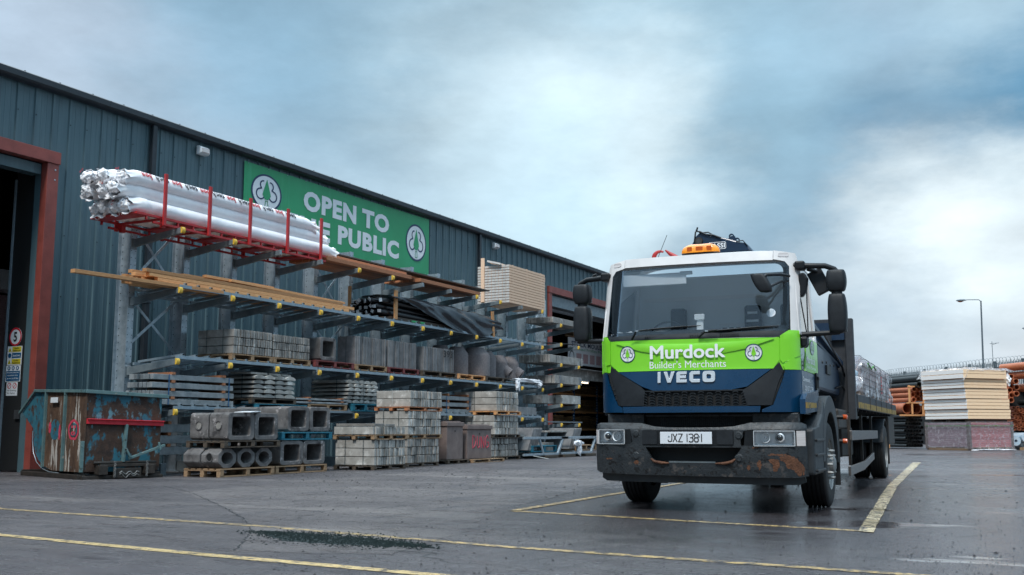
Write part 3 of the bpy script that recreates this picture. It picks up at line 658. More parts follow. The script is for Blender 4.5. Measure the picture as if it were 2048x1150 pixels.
# board advertising mouldings, hanging in the doorway
t = thing('advertising_board', 'white board reading STOCK MOULDINGS hanging inside right doorway', 'sign', (-23, 50.5, 4.4))
b = MB(); b.box(-.03, 0, 0, 0, 6.4, 1.42); b.build('board', 'banner_white', t)
b = MB(); b.text('STOCK MOULDINGS', lambda u, v: (.004, .42+5.6*u, .98+.26*v), .025); b.build('lettering', 'navy', t)
b = MB(); b.text('Specialised Profiles Machined', lambda u, v: (.004, .2+5.6*u, .74+.19*v)); b.build('lettering', 'banner_green', t)
b = MB()
for k in range(6): b.box(.001, 1.05+k*.9, .12, .006, 1.7+k*.9, .62)
b.build('picture', 'brick_pack', t)
b = MB(); b.lathe([(.30,0),(.30,.004),(.25,.004),(.25,0)], (.001,.45,.42), (1,0,0), 20, closed=True); b.build('emblem', 'hole', t)
b = MB(); b.box(-.08, -.3, 1.46, .02, 6.5, 1.5); b.box(-.6, .9, 1.5, -.1, 1.4, 2.3); b.build('shelf', 'pallet_wood', t)

# ------------------------------------------------------------------ emblem used on banner and lorry
def logo(P, parent, green='banner_green', small=False):
    """P(u,v,d): unit disc, centre 0,0; d = layer"""
    n = 40
    def disc(r, d, m, nm, r0=0):
        b = MB()
        if r0: vs = [P(r*cos(2*pi*k/n), r*sin(2*pi*k/n), d) for k in range(n)] + [P(r0*cos(2*pi*k/n), r0*sin(2*pi*k/n), d) for k in range(n)]; fs = [(k,(k+1)%n,(k+1)%n+n,k+n) for k in range(n)]
        else: vs = [P(r*cos(2*pi*k/n), r*sin(2*pi*k/n), d) for k in range(n)]+[P(0,0,d)]; fs = [(k,(k+1)%n,n) for k in range(n)]
        return b.add(vs, fs).build(nm, m, parent, fix=False)
    disc(.99, 1, 'banner_white', 'emblem_disc'); disc(1.0, 2, 'navy', 'emblem_ring', .90)
    b = MB()   # cloud outline: two lobes each side
    for sgn in (-1, 1):
        path = []
        for a in range(100, -61, -10): path.append((.27+.20*cos(radians(a))-.05, .38+.22*sin(radians(a))))
        for a in range(70, -171, -10): path.append((.40+.26*cos(radians(a)), -.14+.28*sin(radians(a))))
        pts = [(sgn*x, y) for x, y in path]; w2 = .038; vs = []; fs = []
        for i, (x, y) in enumerate(pts):
            a = Vector(pts[max(i-1,0)]); c = Vector(pts[min(i+1,len(pts)-1)]); d = (c-a).normalized() if (c-a).length else Vector((1,0)); nn = Vector((-d.y, d.x))
            vs += [P(x+nn.x*w2, y+nn.y*w2, 3), P(x-nn.x*w2, y-nn.y*w2, 3)]
        fs = [(2*i,2*i+1,2*i+3,2*i+2) for i in range(len(pts)-1)]; b.add(vs, fs)
    b.build('emblem_outline', 'navy', parent, fix=False)
    b = MB(); kite = [(0,.74),(.12,.35),(.24,-.02),(.27,-.16),(.10,-.40),(-.10,-.40),(-.27,-.16),(-.24,-.02),(-.12,.35)]
    vs = [P(x,y,4) for x,y in kite]+[P(0,0,4)]; b.add(vs, [(i,(i+1)%9,9) for i in range(9)])
    for x0,y0,x1,y1 in ((-.09,-.46,.09,-.50),(-.12,-.78,.12,-.82)): b.add([P(x0,y0,4),P(x1,y0,4),P(x1,y1,4),P(x0,y1,4)], [(0,1,2,3)])
    for s_ in (-1,1): b.add([P(s_*.05,-.46,4),P(s_*.085,-.46,4),P(s_*.12,-.82,4),P(s_*.085,-.82,4)], [(0,1,2,3)])
    b.build('emblem_tree', green, parent, fix=False)

t = thing('banner', 'large green banner reading OPEN TO THE PUBLIC under the eave', 'banner', (WX+.05, 22.0, 6.38))
b = MB(); b.grid(lambda u, v: (.0+.004*sin(u*60)*(1 if .02 < v < .98 else 0), 9.74*u, .06*u+2.03*v - .02*v*sin(u*pi)), 60, 6); b.build('sheet', 'banner_green', t, smooth=60, fix=False)
def bl(a0, b0, a1, b1): return lambda u, v: (.008, a0+(a1-a0)*u-22.0, b0+(b1-b0)*v-6.38)
for s_, q in (('OPEN', (24.62,7.50,27.30,8.12)), ('TO', (27.62,7.50,29.18,8.12)), ('THE', (23.6,6.68,25.95,7.30)), ('PUBLIC', (26.35,6.72,29.80,7.34))):
    b = MB(); b.text(s_, bl(*q), .05); b.build('lettering', 'banner_white', t, fix=False)
logo(lambda x, y, d: (.005+d*.003, .95+.66*x, 1.30+.53*y), t)
logo(lambda x, y, d: (.005+d*.003, 8.88+.66*x, 1.10+.66*y), t)
b = MB()
for k in range(12):
    for z in (.03, 2.0): b.rbox((.01, .15+k*.85, z+.005*k), (.012,.02,.02))
b.build('fixing', 'galv', t)

for y, lb in ((20.30, 'white bulkhead floodlight on the wall left of the green banner'), (36.65, 'white bulkhead floodlight on the wall beyond the second downpipe')):
    t = thing('floodlight', lb, 'light', (WX+.05, y, 8.27), group='bulkhead lights under the eave'); t.scale = (.8, .74, .74)
    b = MB(); b.prism([(0,.15),(.10,.16),(.20,.10),(.22,-.10),(.12,-.16),(0,-.16)], -.22, .22); b.build('housing', 'lamp_white', t, bevel=.02)
    b = MB(); b.prism([(.222,.08),(.245,.06),(.25,-.08),(.228,-.10)], -.17, .17); b.build('lens', 'pearl_lens', t)
    b = MB(); b.box(-.05, .22, .04, .06, .30, .10); b.cyl((.0,.27,.05), (.0,.27,.2), .02, n=6); b.build('bracket', 'galv', t)

# safety signs on the reveal panel (facing the yard)
SY = 15.616
def sign(name, label, build):
    t = thing(name, label, 'sign', (-20.66, SY, 0), group='safety signs on the black door panel'); build(t); return t
def SP(x0, z0, x1, z1, d=1): return lambda u, v: (x0+(x1-x0)*u+20.75, -.004-.002*d, z0+(z1-z0)*v)
def quad(b, P): return b.add([P(0,0),P(1,0),P(1,1),P(0,1)], [(0,1,2,3)])
def s5(t):
    b = MB(); b.lathe([(0,0),(.205,0),(.205,.006),(0,.006)], (0,0,2.975), (0,-1,0), 32); b.build('plate', 'white_label', t)
    b = MB(); b.lathe([(.205,.0062),(.205,.009),(.165,.009),(.165,.0062)], (0,0,2.975), (0,-1,0), 32, closed=True); b.build('red_ring', 'sign_red', t)
    b = MB(); b.text('5', lambda u, v: (-.055+.11*u, -.0105, 2.865+.22*v), .03); b.build('lettering', 'spray_black', t, fix=False)
sign('speed_limit_sign', 'round speed limit 5 sign with red ring on black panel', s5)
def s2(t):
    b = MB(); b.box(-.235, -.004, 2.345, .245, 0, 2.765); b.build('plate', 'white_label', t)
    for i, (m, w1, w2) in enumerate((('sign_yellow','Caution','Forklift trucks'),('sign_blue','Sound horn',''),('sign_yellow','Caution','Pedestrians'))):
        z = 2.635-i*.137; b = MB(); quad(b, SP(-20.83, z, -20.53, z+.118)); b.build('panel', m, t, fix=False)
        b = MB()
        if w2: b.text(w1, SP(-20.76, z+.065, -20.60, z+.105, 2), .02); b.text(w2, SP(-20.81, z+.012, -20.55, z+.052, 2), .02)
        else: b.text(w1, SP(-20.80, z+.035, -20.56, z+.085, 2), .02)
        b.build('lettering', 'spray_black' if w2 else 'white_label', t, fix=False)
        b = MB()
        if w2: b.add([(-.21,-.006,z+.01),(-.10,-.006,z+.01),(-.155,-.006,z+.11)], [(0,1,2)])
        else: b.lathe([(0,0),(.055,0),(.055,.003)], (-.155,-.0045,z+.06), (0,-1,0), 16)
        b.build('symbol', m, t, fix=False)
        if w2:
            b = MB(); b.add([(-.17,-.008,z+.025),(-.14,-.008,z+.025),(-.15,-.008,z+.08)], [(0,1,2)]); b.build('symbol', 'spray_black', t, fix=False)
sign('caution_sign', 'yellow and blue caution forklift trucks sign below the speed sign', s2)
def s3(t):
    b = MB(); b.box(-.25, -.004, 1.975, .235, 0, 2.335); b.build('plate', 'white_label', t)
    b = MB(); quad(b, SP(-20.985, 1.99, -20.53, 2.215)); b.build('panel', 'sign_blue', t, fix=False)
    b = MB()
    for k in range(3): b.lathe([(0,0),(.048,0),(.048,.003)], (-.15+.14*k,-.0045,2.275), (0,-1,0), 16)
    b.build('symbol', 'sign_blue', t, fix=False)
    b = MB()
    for k, s_ in enumerate(('Personal protective','equipment must','be worn at all times')): b.text(s_, SP(-20.95+.02*(k==1), 2.155-.062*k, -20.57-.02*(k==1), 2.195-.062*k, 2), .01)
    for k in range(3): b.rbox((-.15+.14*k,-.0095,2.275), (.03,.001,.05))
    b.build('lettering', 'white_label', t, fix=False)
sign('protective_equipment_sign', 'blue personal protective equipment sign below the caution sign', s3)
def s4(t):
    b = MB(); b.box(-.20, -.004, 1.665, .165, 0, 1.965); b.build('plate', 'white_label', t)
    b = MB()
    for x in (-.105, .075):
        b.lathe([(.065,0),(.065,.003),(.052,.003),(.052,0)], (x,-.0045,1.885), (0,-1,0), 20, closed=True); b.rbox((x,-.008,1.885), (.012,.002,.115), ry=.78)
    b.build('symbol', 'sign_red', t, fix=False)
    b = MB(); b.text('No Smoking', SP(-20.92,1.755,-20.62,1.80)); b.text('No Vaping', SP(-20.92,1.695,-20.66,1.74)); b.build('lettering', 'spray_black', t, fix=False)
sign('no_smoking_sign', 'small white No Smoking No Vaping sign, lowest on panel', s4)

# ================================================================== SKIP
sk_ = thing('tipping_skip', 'rusty tipping skip with flaking blue paint and red rail beside left doorway', 'skip', (-16.15, 13.78, 0), radians(72)); sk_.scale = (.94, .94, .94)
side = [(0,.14),(0,1.72),(2.6,1.80),(3.42,1.36),(2.68,1.0),(2.60,.62),(2.35,.36),(2.0,.22),(1.5,.14)]
b = MB(); b.prism([(y,z) for y,z in side if y < 2.0] + [], .0, 1.52, 'x'); b.v = []; b.f = []; b.mi = []
b.prism([(.012,.36),(.012,1.70),(1.94,1.76),(1.94,.2),(.3,.14),(.012,.14)], .03, 1.60, 'x')
b.build('body', 'skip_rust', sk_, bevel=.01)
b = MB(); b.prism([(0,.14),(0,1.71),(1.95,1.77),(1.95,.22),(1.5,.14)], -.012, .028, 'x'); b.build('side_panel', 'skip_rust_pale', sk_)
b = MB(); b.prism([(1.96,.22),(1.96,1.77),(2.6,1.79),(3.38,1.35),(2.68,1.0),(2.60,.62),(2.35,.36),(2.0,.22)], -.006, 1.6, 'x'); b.build('chute', 'skip_blue', sk_, bevel=.008)
b = MB(); b.beam((-.03,-.03,1.73),(-.03,2.62,1.81),.07,.06); b.beam((-.03,2.60,1.81),(-.03,3.46,1.34),.05,.05); b.beam((-.03,-.02,1.73),(1.72,-.02,1.66),.08,.07); b.beam((1.66,0,1.68),(1.66,2.6,1.78),.07,.06)
b.build('rim', 'skip_rim', sk_, bevel=.006)
b = MB(); b.beam((-.03,1.97,.2),(-.03,1.97,1.76),.05,.07); b.beam((-.035,.93,.14),(-.035,.93,1.74),.05,.07); b.beam((-.02,.02,.14),(-.02,.02,.75),.07,.06); b.beam((.80,-.03,.33),(.84,-.03,1.08),.09,.05)
b.build('stiffener', 'skip_rim', sk_, bevel=.005)
b = MB(); b.beam((.03,-.012,1.14),(1.64,-.012,1.10),.05,.10); b.beam((.03,-.04,1.185),(1.64,-.04,1.145),.09,.016); b.build('rail', 'skip_red', sk_, bevel=.004)
b = MB()
b.box(-.05,-.12,.0,1.62,.0,.07); b.box(-.05,3.0,.0,1.62,3.1,.12); b.box(-.1,0.001,.0,.06,2.999,.09); b.box(1.5,0.001,.0,1.62,2.999,.12)
b.box(.25,-.22,.09,.42,.3,.27); b.box(1.2,-.22,.09,1.40,.3,.27); b.box(.30,-.14,.24,1.45,-.09,.30); b.box(.55,-.20,.02,1.12,-.15,.21)
b.build('base_frame', 'iron', sk_, bevel=.006)
b = MB()
for x in (.55, 1.22):
    for k in range(7): b.lathe([(.024,-.006),(.024,.006),(.014,.006),(.014,-.006)], (x+.006*(k%2), -.23, .33-.045*k), (k%2,1,.2), 8, closed=True)
path = [(.66+.045*i, -.212, .12+.035*sin(i*1.7)) for i in range(10)]
b.tube(path, .008, 6); b.tube([(x,y,z-.05+.02*cos(i)) for i,(x,y,z) in enumerate(path)], .006, 6); b.build('chain', 'rim', sk_)
b = MB(); b.beam((.88,-.12,.40),(1.62,-.16,.66),.05,.05); b.beam((.80,-.14,.60),(.90,-.14,.42),.05,.04); b.beam((1.48,-.17,.72),(1.52,-.18,.56),.04,.04); b.build('lever', 'skip_rim', sk_, bevel=.005)
b = MB(); b.tube([(-.03, 2.62,.95),(-.03,2.60,.72),(-.03,2.52,.50),(-.03,2.32,.30),(-.03,2.0,.17),(-.03,1.6,.11),(-.03,1.1,.10)], .008, 6); b.build('cable', 'galv', sk_, smooth=60)
b = MB(); b.box(-.075,1.25,1.53,-.065,1.62,1.64); b.build('label_plate', 'white_label', sk_)
b = MB(); b.cyl((.2,-.03,.32),(1.5,-.03,.32),.03,n=8); b.build('hinge_bar', 'iron', sk_)
def patchy(name, cy, cz, ry, rz, m, seed, r0=0, x=-.016, ph=1.0):
    rnd = random.Random(seed); n = 26; b = MB(); rad = [1+rnd.uniform(-.05,.05) for _ in range(n)]
    o = [(x, cy+ry*rad[k]*cos(2*pi*k/n), cz+rz*rad[k]*sin(2*pi*k/n)) for k in range(n)]
    if r0:
        i_ = [(x, cy+ry*rad[k]*r0*cos(2*pi*k/n), cz+rz*rad[k]*r0*sin(2*pi*k/n)) for k in range(n)]
        b.add(o+i_, [(k,(k+1)%n,(k+1)%n+n,k+n) for k in range(n)])
    else: b.add(o+[(x,cy,cz)], [(k,(k+1)%n,n) for k in range(n)])
    return b.build(name, m, sk_, fix=False)
patchy('graffiti', .50,.97,.27,.21,'spray_red',1,.76); patchy('graffiti', .50,.97,.18,.14,'skip_blue',2,.7,-.019)
patchy('graffiti', .56,1.03,.05,.03,'spray_red',3,0,-.021); patchy('graffiti', .42,1.03,.05,.03,'spray_red',4,0,-.021); patchy('graffiti', .50,.90,.11,.04,'spray_red',5,.4,-.021)
patchy('graffiti', 1.45,.98,.26,.21,'skip_blue',6,.2,-.016); patchy('graffiti', 1.72,1.02,.07,.12,'spray_red',7,.2,-.019); patchy('graffiti', 1.2,.92,.05,.16,'spray_red',8,.1,-.019)

# ================================================================== CANTILEVER RACK
XC, XT = -17.4, -16.0
BY = [15.87+1.5535*i for i in range(14)]
rack = thing('cantilever_rack', 'long galvanised cantilever rack with yellow arm caps along the warehouse wall', 'rack', (XC, BY[0], 0))
def wr(b): b.v = [(x-XC, y-BY[0], z) for x, y, z in b.v]; return b
def column(y, h, dy=0):
    b = MB(); d = .36
    b.box(XC-d, y-.010, .02, XC-.012, y+.010, h); b.box(XC-.0115, y-.085, .02, XC, y+.085, h); b.box(XC-d-.012, y-.085, .02, XC-d-.0005, y+.085, h)
    b.box(XC-d-.1, y-.13, 0, XC+.15, y+.13, .0195)
    b.c = 1; z = .35
    while z < h-.1:
        for s_ in (-.055, .055): b.rbox((XC+.0025, y+s_, z), (.004,.016,.016))
        b.rbox((XC-.06, y-.0125, z), (.02,.004,.02)); b.rbox((XC-d+.05, y-.0125, z), (.02,.004,.02)); z += .15
    return b
for i, y in enumerate(BY): wr(column(y, 5.86)).build('column', ['galv', 'hole'], rack)
ARM = None; CAPM = None
def arm(y, z, cap):
    global ARM, CAPM
    if ARM is None:
        b = MB(); b.beam((.002,0,-.17),(XT-XC,0,0),.075,.17,.075,.115); b.box(.0005,-.08,-.30,.012,.08,-.06); ARM = b.build('arm', 'galv_arm', rack, bevel=.006)
        b = MB(); n = 10; pr = [(0,-.062)] + [(.055*sin(pi*k/n)**.7 if 0 < k < n else .0, -.062*cos(pi*k/n)) for k in range(n+1)]
        b.prism([(-.02,-.064)]+[(.036*sin(pi*k/n), -.064*cos(pi*k/n)) for k in range(n+1)]+[(-.02,.064)], -.045, .045); CAPM = b.build('end_cap', 'yellow_cap', ARM, bevel=.006); CAPM.location = (XT-XC, 0, 0)
        a, c = ARM, CAPM
    else:
        a = ARM.copy(); COL.objects.link(a); a.parent = rack
        if cap: c = CAPM.copy(); COL.objects.link(c); c.parent = a; c.location = CAPM.location
    a.location = (0, y-BY[0], z)
    return a
LV = [1.27, 2.30, 3.77, 5.03]
for li, z in enumerate(LV):
    for i in range(12):
        if li == 3 and i in (2, 3, 6, 7, 10): cap = False
        else: cap = True
        arm(BY[i], z, cap)
for z in (1.10, 1.79, 2.51, 3.24, 3.98, 4.68):
    for i in (12, 13): arm(BY[i], z, True)
for y in BY:
    b = MB(); b.box(XC+.02, y-.07, .02, XC+1.15, y+.07, .24); b.box(XC+.02, y-.11, .0, XC+1.15, y+.11, .0195); wr(b).build('base_foot', 'galv_arm', rack, bevel=.005)
for i in (0, 4, 8, 12):
    b = MB()
    for z0, z1 in ((.5,1.85),(2.6,3.85),(3.95,5.5)):
        b.beam((XC-.18,BY[i]+.02,z0),(XC-.18,BY[i+1]-.02,z1),.012,.06); b.beam((XC-.22,BY[i]+.02,z1),(XC-.22,BY[i+1]-.02,z0),.012,.06)
    b.box(XC-.23,BY[i]+.02,3.88,XC-.16,BY[i+1]-.02,3.94); wr(b).build('cross_brace', 'galv', rack)
def deck(y0, y1, z):
    b = MB(); zt = z+.062
    b.box(-16.10, y0, zt, -16.055, y1, zt+.065); b.box(-17.3, y0, zt-.10, -17.25, y1, zt-.04)
    n = 4
    for k in range(n):
        y = y0+(y1-y0)*(k+.5)/n; b.rbox((-16.69, y, zt+.035), (1.26,.07,.05), 0, 0, -.085)
        b.c = 1; b.rbox((-16.054, y, zt+.095), (.004,.045,.03)); b.c = 0
    b.box(-16.104, y1-.025, zt-.05, -16.052, y1+.025, zt+.066); return wr(b).build('deck_panel', ['galv_rail', 'hole'], rack, bevel=.004)
for li in (0, 1, 2):
    for i in range(11): deck(BY[i]+.03, BY[i+1]-.03, LV[li])
b = MB(); b.box(XC+.003, 15.81, 2.02, XC+.006, 15.94, 2.25); wr(b).build('notice', 'white_label', rack)

# ------------------------------------------------------------------ load builders
def pallet(label, xf, xb, ya, yb, z0, m='pallet_wood', h=.14, group='pallets under the stock'):
    t = thing('pallet', label, 'pallet', (xf, ya, z0), group=group); D = xb-xf; W = yb-ya; q = h/.14
    n = 6; b = MB()
    for k in range(n):
        w_ = abs(D)/n*.72; c = D*(k+.5)/n; c = (-w_/2-.001) if k == 0 else (D+w_/2 if k == n-1 else c)
        b.box(c-w_/2, R(-.01,.01), .115*q, c+w_/2, W+R(-.01,.01), .135*q)
    b.build('top_boards', m, t, bevel=.003, seg=1)
    for k in range(3):
        y = (W-.10)*k/2; b = MB()
        for j in range(3):
            c = -.05+(D+.10)*j/2; b.box(c-.05, y, .022*q, c+.05, y+.10, .094*q)
        b.box(D+.001, y-.002, .0945*q, -.001, y+.102, .1145*q); b.build('block_row', m, t, bevel=.003, seg=1)
    b = MB()
    for j in range(3):
        c = -.05+(D+.10)*j/2; b.box(c-.045, -.004, .0, c+.045, W+.004, .0215*q)
    b.build('base_boards', m, t, bevel=.003, seg=1)
    return t
def kerbs(label, xf, xb, ya, yb, z0, layers, h, n, m='concrete', group='packs of concrete kerbs', straps=2, name='kerb_pack', lean=0, smat='strap_dark', jit=.012):
    t = thing(name, label, 'kerbs', (xf, ya, z0), group=group); D = xb-xf; W = (yb-ya)
    for L in range(layers):
        b = MB(); s = (1 if L % 2 else 0); cuts = [0]
        for k in range(n): cuts.append(cuts[-1]+1+R(-.12,.12))
        cuts = [c/cuts[-1]*W for c in cuts]
        for k in range(n):
            o = R(-jit*2.4, jit); g_ = min(.011, W/n*.12); z = L*h
            b.box(D-o*.5, cuts[k]+g_+lean*z, z+.003, o, cuts[k+1]-g_+lean*z, z+h-.009-R(0,.006))
        b.build('kerb_layer', m, t, bevel=.005, seg=1)
    for k in range(straps):
        x = D*(k+.62)/(straps+.2); H = layers*h; b = MB(); e = .016
        x2 = x+.011
        b.box(x, -e-.002, 0, x2, -e, H); b.box(x, -e-.002, H, x2, W+e, H+.002); b.box(x, W+e, 0, x2, W+e+.002, H)
        b.build('strap', smat, t)
    return t
def lintels(label, xf, xb, ya, yb, z0, layers, h, n, gap=0, m='concrete_blue', cat='lintels', name='lintel_pack', group='packs of concrete lintels', strap='strap_blue'):
    """long pieces lying along the wall, their ends facing the skip"""
    t = thing(name, label, cat, (xf, ya, z0), group=group); D = xb-xf; W = yb-ya
    for L in range(layers):
        b = MB(); z = L*(h+gap)
        for k in range(n):
            x1 = D*k/n; x0 = D*(k+1)/n; o = R(-.05,.05)
            b.box(x0+.004, o, z+.002, x1-.003, W+o*.6, z+h-.003)
        b.build('lintel_layer', m, t, bevel=.006, seg=1)
        if gap:
            b = MB()
            for y in (.22*W, .85*W): b.box(D*.98, y, z+h+.0005, .01, y+.09, z+h+gap-.0005)
            b.build('bearer', 'timber_brown', t)
    if strap:
        for y in (.18*W, .93*W):
            b = MB(); H = layers*(h+gap); b.box(.006, y, 0, .009, y+.025, H-gap); b.build('strap', strap, t)
    return t
def ring_block(b, x0, x1, cy, cz, ro, ri, n=40):
    vs = []
    for x, f, s in ((x0,ro,1),(x1,ro,1),(x1,ri,1),(x0,ri,1)):
        for k in range(n):
            a = 2*pi*(k+.5)/n; r = f(a); vs.append((x, cy+r*cos(a), cz+r*sin(a)))
    fs = []
    for i in range(4):
        j = (i+1) % 4
        for k in range(n): fs.append((i*n+k, i*n+(k+1)%n, j*n+(k+1)%n, j*n+k))
    return b.add(vs, fs)
sqr = lambda a, p=9: (lambda t: a/((abs(cos(t))**p+abs(sin(t))**p)**(1/p)))
def octr(a): return lambda t: a/max(abs(cos(t-k*pi/4)) for k in range(4))
crc = lambda a: (lambda t: a)
def chamber(label, xf, L, cy, cz, kind='square', a=.37, knob=True, ay=None, group='hollow square concrete chamber blocks', m='concrete_dark'):
    t = thing('chamber_block', label, 'chamber block', (xf, cy, cz), group=group); b = MB(); ay = ay or a
    if kind == 'square': ring_block(b, -L, 0, 0, 0, sqr(a), sqr(a*.68, 14), 48)
    else: ring_block(b, -L, 0, 0, 0, octr(a), crc(a*.63), 48)
    b.v = [(x, y*ay/a, z) for x, y, z in b.v]
    o = b.build('block', m, t, bevel=.012 if kind == 'square' else .006)
    if knob:
        b = MB(); b.lathe([(.085,0),(.09,.02),(.075,.02),(.07,-.005)], (-L*.5, -ay+.002, .02), (0,-1,0), 20, closed=True); b.build('boss_ring', m, t)
        b = MB(); b.lathe([(.07,.004),(0,.006)], (-L*.5, -ay, .02), (0,-1,0), 20); b.build('knockout', 'concrete' if kind == 'square' else 'hole', t)
    return t

# ------------------------------------------------------------------ rack, second level (2.3 m)
pallet('pale pallet under the left kerb pack on middle shelf', -16.08, -17.3, 17.55, 18.90, 2.44)
kerbs('grey kerb pack at the left end of the middle shelf', -16.1, -17.15, 17.60, 18.89, 2.585, 3, .184, 16, 'concrete', jit=.006)
pallet('pallet under the second kerb pack on middle shelf', -16.08, -17.3, 18.94, 20.28, 2.44)
kerbs('grey kerb pack right of the leftmost on middle shelf', -16.1, -17.15, 18.93, 20.27, 2.585, 3, .178, 19, 'concrete', jit=.006)
pallet('dark red pallet under the single square chamber block', -16.05, -17.1, 20.45, 22.02, 2.44, 'pallet_red', .17)
chamber('single square chamber block on a dark red pallet', -16.1, .62, 20.99, 2.905, 'square', .285, False, .32)
pallet('orange brown pallet under the tallest slab pack', -16.05, -17.1, 22.1, 23.5, 2.44, 'pallet_wood', .16)
kerbs('tall upright grey slab pack right of the square block', -16.1, -16.70, 22.14, 23.50, 2.60, 1, .74, 22, 'slab_grey', group='packs of upright slabs', straps=1, name='slab_pack')
pallet('dark red pallet under the second slab pack', -16.05, -17.1, 23.56, 25.1, 2.44, 'pallet_red', .16)
kerbs('upright grey slab pack, middle one of the three slab packs', -16.1, -16.70, 23.6, 25.05, 2.60, 1, .74, 24, 'slab_grey', group='packs of upright slabs', straps=0, name='slab_pack')
pallet('dark pallet under the slab pack marked 393', -16.05, -17.1, 25.3, 27.2, 2.44, 'pallet_dark', .16)
sp = kerbs('leaning upright slab pack sprayed 393 in black', -16.1, -16.65, 25.42, 27.08, 2.60, 1, .70, 20, 'slab_grey', group='packs of upright slabs', straps=1, name='slab_pack', lean=.10)
b = MB(); b.text('393', lambda u, v: (.018, 1.05+.52*u, .44+.20*v), .012); b.build('lettering', 'spray_black', sp, fix=False)

def pot(label, y, wide, h, x=-16.45, branch=False):
    t = thing('concrete_pipe', label, 'concrete pipe', (x, y, 2.61), group='upright concrete pipe pieces'); b = MB()
    r = wide
    if not branch:
        b.lathe([(r*.99,0),(r,.10),(r,h*.70),(r*.97,h*.76),(r*.62,h*.97),(r*.58,h),(r*.45,h),(r*.45,h*.8)], (0,0,0), n=28)
        b.build('pipe_body', 'pot', t, smooth=50)
    else:
        b.lathe([(r,0),(r,h*.60),(r*.98,h*.66),(r*.60,h*.92),(r*.5,h*.92),(r*.5,h*.8)], (0,0,0), n=24); b.build('pipe_body', 'pot', t, smooth=50)
        b = MB(); b.pipe((.0,0,h*.50),(.36,0.10,.13),.20,.125,22); b.build('branch', 'pot', t, smooth=50)
    return t
pallet('pale orange pallet under the leftmost pair of upright pipes', -16.05, -17.1, 27.3, 28.95, 2.44, 'timber', .16)
pot('leftmost upright shouldered pipe behind the 393 slabs', 27.35, .36, .86, -16.75)
pot('upright shouldered pipe second from the left, by the slabs', 28.1, .36, .86, -16.6)
pallet('dark pallet under the branched pipe pieces', -16.05, -17.2, 29.0, 31.3, 2.44, 'pallet_dark', .16)
pot('widest upright shouldered pipe in front of the pipe row', 29.12, .47, .90, -16.52)
pot('upright shouldered pipe right behind the widest one', 30.0, .36, .86, -16.65)
pot('branched pipe with round opening, left one of two', 30.85, .30, .84, -16.6, True)
pot('branched pipe with round opening, right one of two', 31.65, .31, .84, -16.6, True)
t = thing('plastic_wrap', 'crumpled white plastic wrap hanging off the middle shelf', 'plastic wrap', (-16.1, 31.9, 2.52)); b = MB()
def crump(b, c, sz, seed, n=14, amp=.35):
    rnd = Vector((seed*3.1, seed*1.7, seed))
    def P(u, v):
        th = 2*pi*u; ph = pi*(v-.5); d = Vector((cos(ph)*cos(th), cos(ph)*sin(th), sin(ph)))
        k = 1 + amp*noise.noise(d*2.3+rnd)*2 + amp*.6*noise.noise(d*6+rnd)
        return (c[0]+d.x*sz[0]*k, c[1]+d.y*sz[1]*k, c[2]+d.z*sz[2]*k)
    return b.grid(P, n*2, n, closeu=True)
crump(b, (0,0,.06), (.12,1.0,.06), 3, 20); crump(b, (.06,-.75,-.12), (.05,.14,.18), 4, 12); crump(b, (.06,.85,-.02), (.08,.15,.12), 6, 12)
b.build('sheet', 'wrap_white', t, smooth=40)

# ------------------------------------------------------------------ rack, lowest level (1.27 m)
lintels('blue grey lintel pack on brown bearers, lowest shelf left end', -16.12, -16.82, 15.35, 17.68, 1.42, 4, .115, 7, .052)
lintels('stack of wide blue grey lintels on the ground below the shelf', -16.35, -16.9, 15.55, 17.75, .40, 3, .17, 3, .06, m='concrete_blue', strap=None)
def coping(label, ya, yb, z0, layers, n, h=.105, xf=-16.05, L=1.15):
    t = thing('coping_pack', label, 'coping stones', (xf, ya, z0), group='packs of pointed coping stones'); W = (yb-ya)/n
    for j in range(layers):
        b = MB(); o = R(-.03,.03)
        for k in range(n):
            a = k*W+.003; c = (k+1)*W-.003; d = R(-.015,.015)+o
            b.prism([(a,0),(c,0),(c,h*.38),(c-W*.25,h*.72),((a+c)/2,h*.86),(a+W*.25,h*.72),(a,h*.38)], -L, d, 'x')
        b.v = [(x, y, z+j*h) for x, y, z in b.v]; b.build('coping_layer', 'concrete_blue' if 0 else 'concrete_pale', t)
    for y in (.2, .9):
        b = MB(); b.box(-L*.3, -.012, 0, -L*.3+.02, -.009, layers*h) if y < .5 else b.box(.02, (yb-ya)*.5, 0, .022, (yb-ya)*.5+.014, layers*h*.98); b.build('strap', 'strap_dark', t)
    return t
pallet('dark wooden pallet directly under the left coping stones', -16.05, -17.2, 18.2, 19.75, 1.50, 'pallet_dark', .12)
pallet('blue pallet beneath the dark pallet, left coping stack', -16.0, -17.1, 18.3, 20.1, 1.385, 'pallet_blue', .115)
coping('pale pointed coping stones in five layers on left pallets', 18.25, 19.68, 1.64, 5, 4)
b = MB()
for k, (ya, yb) in enumerate(((18.2,18.75),(18.85,19.3),(19.35,19.7))): b.rbox((-16.4-.05*k, (ya+yb)/2, 2.19), (.6, yb-ya, .045), .05*k, 0, .03)
tag(b.build('loose_slab', 'concrete_pale', bevel=.005), 'three loose flat slabs lying on the left coping stones', 'slabs')
pallet('brown pallet with two flat slab layers between coping stacks', -16.05, -17.2, 20.2, 21.75, 1.385, 'pallet_wood', .15)
lintels('thin flat slab layers on the low brown shelf pallet', -16.05, -17.3, 19.75, 21.8, 1.54, 2, .05, 2, .03, m='concrete_blue', strap=None, cat='slabs', name='flat_slab_pack', group='flat slabs')
pallet('bright blue pallet under the right coping stones', -16.02, -17.2, 21.95, 23.1, 1.385, 'pallet_blue', .20)
coping('pale pointed coping stones in six layers on blue pallet', 21.75, 23.08, 1.60, 6, 5, .10)
